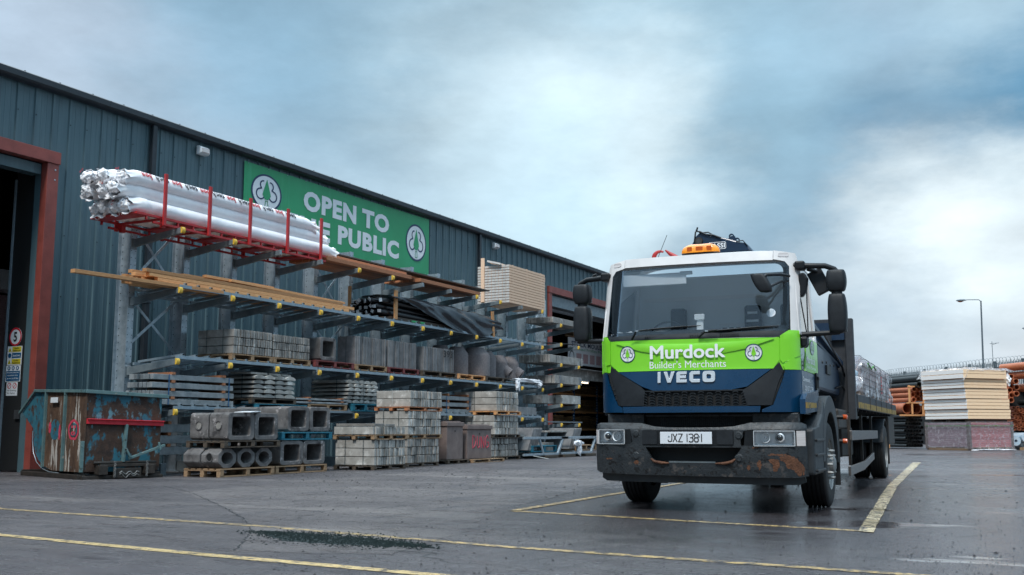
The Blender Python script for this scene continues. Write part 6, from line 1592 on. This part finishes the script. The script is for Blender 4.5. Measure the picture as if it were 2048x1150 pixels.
# --- cab interior
b = MB(); b.prism([(.24,1.90),(.24,1.99),(.42,2.02),(.62,1.98),(.66,1.86),(.66,1.60),(.24,1.60)], -1.06, 1.06, 'x'); b.build('dashboard', 'cab_grey', lorry, bevel=.02)
b = MB(); b.lathe([(.20,-.012),(.212,0),(.20,.012),(.188,0)], (-.50,.74,2.06), (0,-.80,.60), 32, closed=True); b.cyl((-.5,.74,2.06),(-.5,.62,1.9),.03,n=10)
for a in (0.1, pi-.1, -pi/2): b.tube([(-.50,.74,2.06),(-.50+.19*cos(a),.74+.19*sin(a)*.6,2.06+.19*sin(a)*.8)], .014, 6)
b.build('steering_wheel', 'seat_cloth', lorry, smooth=50)
b = MB(); b.grid(lambda u, v: (-.50+.26*cos(pi*u), .50+.1*v, 1.98+.10*sin(pi*u)*(1-.3*v)), 20, 2); b.build('instrument_hood', 'cab_pale', lorry, smooth=50, fix=False)
for x in (.42, .86, -.52):
    st = MB(); w_ = .21
    st.box(x-w_,1.10,1.56,x+w_,1.50,1.80); st.prism([(x-w_,1.75),(x+w_,1.75),(x+w_*.95,2.13),(x+w_*.6,2.17),(x-w_*.6,2.17),(x-w_*.95,2.13)], 1.36, 1.48, 'y')
    s0 = st.build('seat', 'seat_cloth', lorry, bevel=.03)
    b = MB(); b.prism([(x-.10,2.17),(x+.10,2.17),(x+.10,2.42),(x+.08,2.44),(x-.08,2.44),(x-.10,2.42)], 1.38, 1.46, 'y'); b.build('headrest', 'seat_cloth', s0, bevel=.015)
    if x == .42: b = MB(); b.box(x-.06,1.368,2.33,x+.06,1.378,2.36); b.box(x-.075,1.368,2.23,x+.075,1.378,2.26); b.build('label', 'cab_pale', s0)
bk = MB(); bk.box(-.02,1.50,1.95,.52,1.538,2.24); bk.box(-1.0,1.52,2.55,1.0,1.539,2.6); p_ = bk.build('rear_panel', 'cab_pale', lorry)
b = MB()
for r_ in range(5):
    for c in range(5): b.box(.02+.085*c,1.494,2.0+.042*r_,.075+.085*c,1.4995,2.016+.042*r_)
b.build('vent_slot', 'seat_cloth', lorry)
b = MB(); b.box(-.06,.46,1.99,.02,.50,2.20); b.rbox((-.02,.45,2.22), (.12,.03,.07)); b.build('dash_unit', 'cab_pale', lorry, bevel=.01)
b = MB(); b.box(-.90,.30,2.60,-.13,.318,2.74); b.build('sun_visor', 'decal_white', lorry, bevel=.008)
b = MB(); b.box(-.20,.285,2.71,-.06,.33,2.75); b.build('toll_tag', 'cab_pale', lorry, bevel=.005)
b = MB(); b.grid(lambda u, v: (-1.0+.26*u, S(-.9,2.0)+.03+.10*v, 1.995+.05*noise.noise(Vector((u*5,v*3,2)))+.03), 14, 8); b.build('crumpled_paper', 'decal_white', lorry, fix=False)
b = MB(); b.lathe([(0,.003),(.045,.003),(.05,0)], (.865, S(.865,2.22)-.010, 2.195), (0,-1,.26), 24); b.build('tax_disc', 'decal_white', lorry, fix=False)

# --- mirrors
def hull(b, cx, cy, cz, w_, d, h, tx=.0, bot=.75, topc=.85):
    """a rounded mirror shell"""
    def P(u, v):
        a = 2*pi*u; p = 5.5; r_ = 1/((abs(cos(a))**p+abs(sin(a))**p)**(1/p)); t_ = v*2-1
        e = (1-abs(t_)**8)**.5 if abs(t_) < 1 else 0
        k = (e*.25+.75 if abs(t_) < .96 else e*.8) * (1-(1-bot)*max(0,-t_)**2-(1-topc)*max(0,t_)**2)
        return (cx+w_/2*k*r_*cos(a)+tx*t_, cy+d/2*k*r_*sin(a)*(1 if sin(a) > 0 else 1), cz+h/2*t_)
    return b.grid(P, 32, 20, closeu=True)
for s_, hx in ((1, 1.535), (-1, -1.49)):
    y = .50
    b = MB(); hull(b, hx, y, 2.565, .215, .20, .26, bot=.72); b.build('mirror_housing', 'plastic_dark', lorry, smooth=60)
    b = MB(); hull(b, hx, y, 2.20, .205, .20, .47, bot=.85, topc=.80); b.cyl((hx,y,2.42),(hx,y,2.47),.06,n=16); b.build('mirror_housing', 'plastic_dark', lorry, smooth=60)
    b = MB(); b.box(hx-.085,y+.101,2.47,hx+.085,y+.106,2.66); b.box(hx-.085,y+.101,2.0,hx+.085,y+.106,2.38); b.build('mirror_glass', 'chrome', lorry)
    b = MB(); b.tube([(s_*1.08,.42,2.755),(s_*1.25,.44,2.745),(s_*1.42,.48,2.74),(s_*1.52,.50,2.70),(s_*1.55,.50,2.66)], [.035,.034,.032,.030,.028], 10); b.build('mirror_arm', 'plastic_black', lorry, smooth=60)
    b = MB(); b.tube([(s_*1.12,.42,1.965),(s_*1.3,.46,1.975),(s_*1.55,.50,1.985)], [.034,.030,.026], 10); b.build('mirror_arm', 'plastic_black', lorry, smooth=60)
    b = MB(); b.box(min(s_*1.10,s_*1.21),.36,2.70,max(s_*1.10,s_*1.21),.52,2.80); b.build('mirror_mount', 'plastic_black', lorry, bevel=.02)
    b = MB(); b.prism([(s_*1.135,1.94),(s_*1.215,1.94),(s_*1.215,1.86),(s_*1.19,1.82),(s_*1.145,1.82)], .34, .52); b.build('mirror_mount', 'plastic_black', lorry, bevel=.02)
# kerb-view mirror and front mirror on the passenger side
b = MB(); b.prism([(1.13,2.66),(1.20,2.67),(1.235,2.60),(1.215,2.46),(1.17,2.39),(1.13,2.40)], .40, .50); b.build('kerb_mirror', 'plastic_black', lorry, bevel=.02)
b = MB(); b.rbox((1.34,.60,2.58), (.17,.09,.28), 0, 0, -.45); b.tube([(1.22,.5,2.72),(1.33,.58,2.69)], .025, 8); b.build('kerb_mirror', 'plastic_dark', lorry, bevel=.03)
b = MB(); hull(b, .82, -.13, 2.50, .17, .10, .22, tx=-.05, bot=.7); b.tube([(.80,-.16,2.53),(.88,-.15,2.585),(1.0,-.02,2.60),(1.06,.22,2.61)], .018, 8); b.tube([(.90,-.10,2.46),(1.0,.05,2.53),(1.05,.22,2.555)], .014, 8); b.build('front_mirror', 'plastic_dark', lorry, smooth=60)
b = MB(); b.tube([(-1.38,.50,2.74),(-1.33,.47,2.79),(-1.29,.46,2.80)], .018, 6); b.build('mirror_arm', 'plastic_black', lorry)

# --- beacon, aerial
bc = MB()
def bcn(u, v):
    a = 2*pi*u; p = 3; r_ = 1/((abs(cos(a))**p+abs(sin(a))**p)**(1/p)); t_ = v; e = (1-t_**3)**.5
    x = .235*e*r_*cos(a)*(.9+.1*e); dip = .012*(1-min(1,abs(x)/.12)**2) if t_ > .5 else 0
    return (-.08+x, .85+.085*e*r_*sin(a), 3.045+.125*t_-dip)
bc.grid(bcn, 48, 16, closeu=True); bcn_o = bc.build('beacon', 'amber', lorry, smooth=60)
b = MB(); b.box(-.30,.78,3.022,.14,.92,3.046); b.box(-.13,.80,2.97,-.03,.90,3.022); b.build('beacon_base', 'plastic_black', bcn_o, bevel=.01)
for x, w_ in ((-.08,.07),(-.20,.05),(.04,.05)): b = MB(); b.box(x-w_*.6,.765,3.065,x+w_*.6,.80,3.115); b.build('beacon_lamp', 'amber_dark', bcn_o)
b = MB(); b.tube([(-.69,1.0,2.985),(-.54,1.0,3.33)], .0035, 4); b.build('aerial', 'plastic_black', lorry)
b = MB()
for x in (-.35, -.2, .25, .6, .45): b.rbox((x, .72+.3*abs(x), 2.992), (.012,.01,.008))
b.build('roof_screw', 'plastic_black', lorry)

# --- wheels
def wheel(x0, x1, y, r_, s_, dual=False, name='wheel'):
    W = x1-x0; ax = (1,0,0); t = MB()
    def tyre(a, c):
        w_ = c-a; pr = [(r_*.60,0),(r_*.80,-.0),(r_*.93,.004),(r_*.985,.022),(r_*.995,.03)]
        n = 5
        for k in range(n):
            u0 = .03+(w_-.06)*k/n; u1 = .03+(w_-.06)*(k+1)/n; g_ = .009
            pr += [(r_, u0+(g_ if k else 0)), (r_, u1-(g_ if k < n-1 else 0))]
            if k < n-1: pr += [(r_-.014, u1-g_+.002), (r_-.014, u1+g_-.002)]
        pr += [(r_*.995,w_-.03),(r_*.985,w_-.022),(r_*.93,w_-.004),(r_*.80,w_),(r_*.60,w_)]
        t.lathe(pr, (a,0,0), ax, 64)
    root = MB(); root.lathe([(0,0),(.09,0),(.09,W*.8),(0,W*.8)], (x0+W*.1,0,0), ax, 20); h = root.build(name, 'iron', lorry); h.location = (0, y, r_)
    if dual: tyre(x0, x0+W*.47); tyre(x0+W*.53, x1)
    else: tyre(x0, x1)
    t.build('tyre', 'rubber', h, smooth=45)
    o = x1 if s_ > 0 else x0; d = -s_
    rim = MB(); rim.lathe([(r_*.61,0),(r_*.60,-.02),(r_*.56,-.03),(r_*.54,-.07 if not dual else -.16),(r_*.42,-.075 if not dual else -.18),(r_*.40,-.03 if not dual else -.17),(r_*.22,-.0 if not dual else -.15),(r_*.21,.04 if not dual else -.05),(r_*.12,.06 if not dual else -.03),(0,.06 if not dual else -.03)], (o,0,0), (s_,0,0), 40)
    rim.build('rim', 'rim', h, smooth=40)
    nt_ = MB()
    for k in range(10):
        a = 2*pi*k/10; yy, zz = r_*.33*cos(a), r_*.33*sin(a); q = (-.02 if not dual else -.165)
        nt_.lathe([(.021,0),(.021,.035),(.012,.065),(0,.065)], (o+s_*q,yy,zz), (s_,0,0), 6)
    nt_.build('wheel_nut', 'rim', h)
    return h
wheel(.95, 1.255, 1.62, .50, 1); wheel(-1.255, -.95, 1.62, .50, -1)
RW = 9.85
wheel(.66, 1.265, RW, .50, 1, True); wheel(-1.265, -.66, RW, .50, -1, True)
b = MB(); b.cyl((-1.0,1.62,.5),(1.0,1.62,.5),.07,n=12); b.cyl((-.8,RW,.5),(.8,RW,.5),.10,n=12); b.lathe([(0,-.25),(.22,-.12),(.25,0),(.22,.12),(0,.25)], (0,RW,.52), (0,1,0), 20); b.build('axle', 'iron', lorry)

# --- front wheel arch and steps
def arch(r0, r1, x0, x1, cy, cz, a0, a1, name, m, n=22):
    pts = []
    for k in range(n+1): a = radians(a0+(a1-a0)*k/n); pts.append((cy+r1*cos(a), cz+r1*sin(a)))
    inn = [(cy+r0*cos(radians(a0+(a1-a0)*k/n)), cz+r0*sin(radians(a0+(a1-a0)*k/n))) for k in range(n+1)]
    vs = []; fs = []
    for x in (x0, x1): vs += [(x,y,z) for y,z in pts]+[(x,y,z) for y,z in inn]
    m_ = n+1
    for k in range(n): fs += [(k,k+1,m_+k+1,m_+k), (2*m_+k,2*m_+k+1,3*m_+k+1,3*m_+k), (k,k+1,2*m_+k+1,2*m_+k), (m_+k,m_+k+1,3*m_+k+1,3*m_+k)]
    fs += [(0,m_,3*m_,2*m_),(n,m_+n,3*m_+n,2*m_+n)]
    return MB().add(vs, fs).build(name, m, lorry, smooth=50, bevel=.01)
for s_ in (1, -1):
    xa, xb = (1.0,1.275) if s_ > 0 else (-1.14,-.92)
    arch(.60,.80,xa,xb,1.64,.52,-2,178,'wheel_arch','plastic_grey')
    xo = (1.10,1.27) if s_ > 0 else (-1.14,-1.0)
    b = MB(); b.prism([(.20,.42),(.20,.92),(.62,.95),(.98,1.09),(1.17,1.27),(1.10,1.0),(.98,.80),(.90,.42)], xo[0]-.05 if s_ > 0 else xo[0], xo[1] if s_ > 0 else xo[1]+.05, 'x'); b.build('step_panel', 'plastic_grey', lorry, bevel=.03)
    b = MB()
    for z in (.45,.62,.78): b.box(xo[0],.25,z,xo[1]+.025 if s_ > 0 else xo[1],.90,z+.03)
    b.build('step', 'plastic_black', lorry, bevel=.008)
    arch(.60,.64,xa,xb-.06 if s_ > 0 else xb,1.66,.52,-30,60,'mud_flap','rubber')
b = MB(); b.box(.95,2.32,.22,1.28,2.345,.95); b.box(-1.28,2.32,.22,-.95,2.345,.95); b.build('mud_flap', 'rubber', lorry)

# --- chassis, side gear
b = MB(); b.box(-.45,.7,.70,-.37,12.2,.98); b.box(.37,.7,.70,.45,12.2,.98)
for y in (1.2,3,5,7,9,11,12.1): b.box(-.369,y,.72,.369,y+.1,.95)
b.build('chassis', 'iron', lorry)
b = MB(); b.box(-1.1,2.6,.95,1.1,2.9,1.35); b.box(.45,2.4,.36,.98,4.7,1.2); b.box(-1.0,4.0,.36,-.45,6,1.2); b.box(.985,3.5,.92,1.15,4.66,1.2); b.box(-1.1,2.6,.40,-.45,4.0,.95); b.box(.45,5.1,.5,1.0,6.6,.95); b.box(-1.0,5.0,.5,-.45,7.0,.95); b.build('tank', 'iron', lorry, bevel=.03)
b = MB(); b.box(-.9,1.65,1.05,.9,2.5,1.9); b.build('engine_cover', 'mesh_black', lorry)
b = MB()   # spare wheel seen edge-on behind the cab
b.lathe([(.25,-.13),(.46,-.13),(.49,-.10),(.49,.10),(.46,.13),(.25,.13)], (1.0,3.15,.78), (1,0,0), 40)
for k in range(40): a = 2*pi*k/40; b.rbox((1.0,3.15+.492*cos(a),.78+.492*sin(a)), (.2,.045,.016), 0, a+pi/2)
b.build('spare_wheel', 'rubber', lorry, smooth=40)
for y, z in ((3.22,1.08),(3.12,.76)):
    b = MB(); b.lathe([(0,.03),(.02,.028),(.032,.02),(.034,0),(.034,-.03)], (1.27,y,z), (1,0,0) if z < 1 else (1,-.3,0), 20); b.build('marker_lamp', 'orange_lens', lorry, smooth=50); b = MB(); b.cyl((1.0,y,z),(1.245,y,z),.03,n=8); b.build('lamp_stalk', 'plastic_black', lorry)
# side guards
b = MB(); b.box(1.21,4.15,.76,1.25,8.35,.90); b.box(-1.25,4.15,.76,-1.21,8.35,.90); b.build('side_guard', 'alu', lorry, bevel=.008)
b = MB(); b.beam((1.23,3.85,.34),(1.23,5.9,.36),.04,.13); b.beam((1.23,5.88,.36),(1.23,7.5,.47),.04,.11); b.build('side_guard', 'alu', lorry, bevel=.008)
b = MB()
for y in (4.5,6.2,7.9):
    for s_ in (1,-1): b.box(min(s_*1.15,s_*1.19),y,.40,max(s_*1.15,s_*1.19),y+.06,1.15)
b.build('guard_bracket', 'iron', lorry)
arch(.58,.60,.62,1.27,RW,.52,15,165,'rear_wheel_arch','plastic_grey'); arch(.58,.60,-1.27,-.62,RW,.52,15,165,'rear_wheel_arch','plastic_grey')
b = MB(); b.box(.62,10.55,.25,1.27,10.57,.95); b.box(-1.27,10.55,.25,-.62,10.57,.95); b.build('mud_flap', 'rubber', lorry)
b = MB(); b.box(.95,10.8,.62,1.26,12.3,1.18); b.box(-1.26,10.8,.62,-.95,12.3,1.18); b.build('locker', 'iron', lorry, bevel=.02)
b = MB(); b.box(-1.1,12.5,.45,1.1,12.6,.57); b.box(-.7,12.45,.45,-.6,12.5,1.2); b.box(.6,12.45,.45,.7,12.5,1.2); b.build('rear_bumper', 'bed_steel', lorry, bevel=.01)
# --- flatbed and headboard
b = MB(); b.box(-1.25,4.80,1.32,1.25,12.72,1.40); b.build('bed_deck', 'timber_dark', lorry)
b = MB(); b.box(1.2501,4.80,1.22,1.285,12.72,1.44); b.box(-1.285,4.80,1.22,-1.2501,12.72,1.44); b.box(-1.25,12.721,1.22,1.25,12.75,1.44)
for k in range(12): b.box(-1.2,5.0+.65*k,1.2,1.2,5.08+.65*k,1.319)
b.build('side_rail', 'bed_steel', lorry, bevel=.006)
b = MB(); b.box(1.2851,4.9,1.235,1.289,12.70,1.325); b.build('reflective_strip', 'bed_yellow', lorry)
b = MB(); b.box(-1.25,4.70,1.10,1.25,4.76,2.50); b.box(1.16,4.62,1.06,1.27,4.79,2.56); b.box(-1.27,4.62,1.06,-1.16,4.79,2.56); b.box(-1.16,4.66,2.46,1.16,4.699,2.56)
for x in (-.7,-.2,.3,.8): b.box(x,4.66,1.2,x+.05,4.6999,2.459)
b.build('headboard', 'bed_steel', lorry, bevel=.01)
b = MB(); b.box(-1.1,4.62,2.24,1.15,4.655,2.50); b.build('headboard_panel', 'paint_navy', lorry)
# --- crane behind the cab
b = MB(); b.prism([(-.35,1.0),(.35,1.0),(.28,2.3),(.15,2.9),(-.15,2.9),(-.28,2.3)], 2.9, 3.4); b.build('crane_column', 'paint_navy', lorry, bevel=.03)
b = MB(); b.prism([(2.35,1.42),(4.60,1.40),(4.75,1.62),(4.62,1.86),(4.2,1.93),(3.5,1.97),(2.35,2.02)], .72, 1.05, 'x'); b.build('crane_leg', 'paint_navy', lorry, bevel=.05)
b = MB(); b.beam((.95,2.5,2.30),(1.08,4.6,1.88),.08,.07); b.beam((.90,2.5,2.18),(1.06,4.55,1.84),.05,.05); b.build('crane_ram', 'paint_navy', lorry, bevel=.01)
b = MB(); b.tube([(1.08,2.7,2.2),(1.11,3.6,2.0),(1.12,4.4,1.84),(1.12,4.72,1.70),(1.12,4.78,1.42)], .016, 6); b.tube([(1.07,4.0,1.5),(1.10,4.5,1.55),(1.11,4.7,1.5)], .014, 6); b.build('hose', 'black_tube', lorry, smooth=60)
b = MB(); b.box(.82,4.30,1.4,.98,4.55,2.20); b.cyl((.9,4.42,2.2),(.9,4.42,2.32),.09,n=12); b.box(.98,4.36,1.55,1.02,4.42,1.95); b.build('control_valve', 'bed_steel', lorry, bevel=.01)
b = MB()
for k in range(5): b.cyl((1.052,2.8+.4*k,1.80+.02*(k%2)),(1.062,2.8+.4*k,1.80+.02*(k%2)),.018,n=8)
b.box(1.0501,3.1,1.66,1.075,3.5,1.78); b.build('leg_fitting', 'plastic_black', lorry)
# boom folded above the cab
boom = [(-.57,3.28),(-.57,3.42),(-.50,3.55),(-.44,3.60),(-.30,3.555),(-.05,3.475),(.10,3.42),(.17,3.405),(.27,3.28)]
b = MB(); b.prism(boom, 2.35, 2.62); cb_ = b.build('crane_boom', 'paint_navy', lorry, bevel=.02)
b = MB(); b.prism([(-.16,3.44),(-.02,3.52),(.02,3.515),(.04,3.46),(.06,3.42)], 2.40, 2.43)
for x, z in ((-.03,3.52),(.045,3.46)): b.lathe([(.036,0),(.036,.04),(.020,.04),(.020,0)], (x,2.46,z), (0,-1,0), 18, closed=True)
b.build('boom_lug', 'paint_navy', lorry)
b = MB(); b.lathe([(0,.02),(.05,.02),(.055,0),(.055,-.03)], (-.46,2.345,3.47), (0,-1,0), 20); b.c = 1; b.lathe([(0,.021),(.03,.021)], (-.46,2.345,3.47), (0,-1,0), 16); b.build('pivot_pin', ['iron', 'steel_dark'], lorry)
b = MB(); b.tube([(-.52,2.33,3.45),(-.50,2.33,3.60),(-.44,2.33,3.60),(-.36,2.33,3.555),(-.25,2.33,3.535),(-.15,2.33,3.49)], .012, 6); b.tube([(-.50,2.35,3.63),(-.44,2.35,3.585),(-.33,2.35,3.585),(-.2,2.34,3.50)], .010, 6); b.tube([(-.47,2.33,3.66),(-.49,2.33,3.60)], .012, 6); b.tube([(.05,2.34,3.43),(.14,2.34,3.435),(.20,2.34,3.36)], .009, 6); b.build('hose', 'black_tube', lorry, smooth=60)
b = MB(); q = rr_(-.33,3.34,-.09,3.44,.02,3); n = len(q)
cx_ = -.21; b.add([(x,2.344,z) for x,z in q]+[(cx_+(x-cx_)*.95,2.344,3.39+(z-3.39)*.86) for x,z in q], [(i,(i+1)%n,(i+1)%n+n,i+n) for i in range(n)])
b.text('FASSI', lambda u, v: (-.315+.21*u, 2.343, 3.358+.064*v), .03); b.build('lettering', 'decal_white', lorry, fix=False)
# red hook lying on the roof
b = MB(); pts = [(-.745+.07*cos(radians(a)), 1.35, 3.10+.075*sin(radians(a))) for a in range(-70, -331, -20)][::-1]
pts = [(-.73+.085*cos(radians(a)), 1.35, 3.105+.085*sin(radians(a))) for a in range(60, 291, 15)]
b.tube(pts, [.012+.016*min(1,k/6) for k in range(len(pts))], 10); b.tube([(-.66,1.35,3.20),(-.60,1.35,3.15),(-.50,1.35,3.09)], [.010,.026,.030], 10); b.tube([pts[-1],(-.62,1.35,3.03),(-.5,1.35,3.07),(-.42,1.35,3.10)], [.028,.03,.032,.026], 10); b.build('crane_hook', 'hook_red', lorry, smooth=60)
b = MB(); b.tube([(-.44,1.35,3.09),(-.36,1.38,3.10),(-.30,1.45,3.08),(-.2,1.8,3.05),(-.3,2.3,3.2)], [.03,.028,.022,.02,.02], 8); b.build('hook_swivel', 'iron', lorry, smooth=60)

# --- load on the bed (things of their own)
E_ = Vector((cos(.066), sin(.066), 0)); F_ = Vector((-sin(.066), cos(.066), 0)); OL = Vector((-3.67, 11.433, 0))
def on_bed(x, y, z): return tuple(OL+E_*x+F_*y+Vector((0,0,z)))
ld = thing('wrapped_pack', 'film wrapped pack of pinkish boards strapped on the lorry bed', 'pack', on_bed(0, 6.2, 1.41), .066)
n = 8; L0, L1 = -.2, 6.0
for k in range(0, n, 1):
    b = MB(); z = .12+k*.062; b.box(-1.1, L0+R(-.03,.03)+.01*k, z, 1.20+R(-.02,.02), L1+R(-.06,.06)-.02*k, z+.055); b.build('board_layer', 'load_pack', ld, bevel=.006, seg=1)
b = MB()
for y in (.0,1.2,2.5,3.8,5.1): b.box(-1.1,y,0,1.18,y+.12,.119)
b.build('bearer', 'timber', ld)
def shroud(u, v):
    s = v*2; y = L0-.06+(L1-L0+.12)*u; nz = .05*noise.noise(Vector((u*10,v*6,4)))+.02*noise.noise(Vector((u*30,v*16,4)))
    if s < 1: return (1.24+nz, y, .04+.60*s+.03*nz)
    return (1.24-2.3*(s-1), y, .65+.05*sin(pi*(s-1))+nz*.8)
b = MB(); b.grid(shroud, 60, 30); b.build('plastic_film', 'polythene_thick', ld, smooth=70, fix=False)
b = MB(); b.grid(lambda u, v: (-1.1+2.36*u, L0-.08-.12*v*0-.1*noise.noise(Vector((u*5,v*5,1))), .02+.66*v), 24, 14); b.build('plastic_film', 'polythene_thick', ld, smooth=70, fix=False)
b = MB()
for y in (.5,1.6,2.7,3.9,5.2): b.box(1.29,y,-.17,1.295,y+.04,.62); b.beam((1.29,y+.02,.62),(1.15,y+.02,.73),.04,.006); b.box(-1.1,y,.73,1.15,y+.04,.735)
b.build('ratchet_strap', 'black_tube', ld)
b = MB(); b.tube([(1.30,.3,.58),(1.30,.9,.52),(1.28,1.5,.60),(1.28,2.0,.56)], .013, 6); b.build('strap', 'strap_green', ld)
b = MB()
for k in range(5): b.rbox((1.29, 2.95, .18+.07*k), (.004,.14,.035), 0, R(-.3,.3))
b.build('print_mark', 'ink_red', ld)
ld2 = thing('wrapped_pallet', 'clear film bundle behind the headboard on the lorry bed', 'pack', on_bed(0, 4.95, 1.41), .066)
b = MB(); b.box(-1.0,.1,0,1.15,.9,.14); b.build('pallet_base', 'timber', ld2)
b = MB(); crump(b, (.55,.5,.34), (.62,.48,.30), 21, 20, .12); b.build('bag', 'roll_blue', ld2, smooth=50)
b = MB(); crump(b, (.60,.5,.36), (.66,.56,.34), 23, 22, .2); b.build('plastic_film', 'polythene_thick', ld2, smooth=50, fix=False)
b = MB(); b.box(1.16,.45,.10,1.19,.75,.24); b.build('label', 'decal_white', ld2)
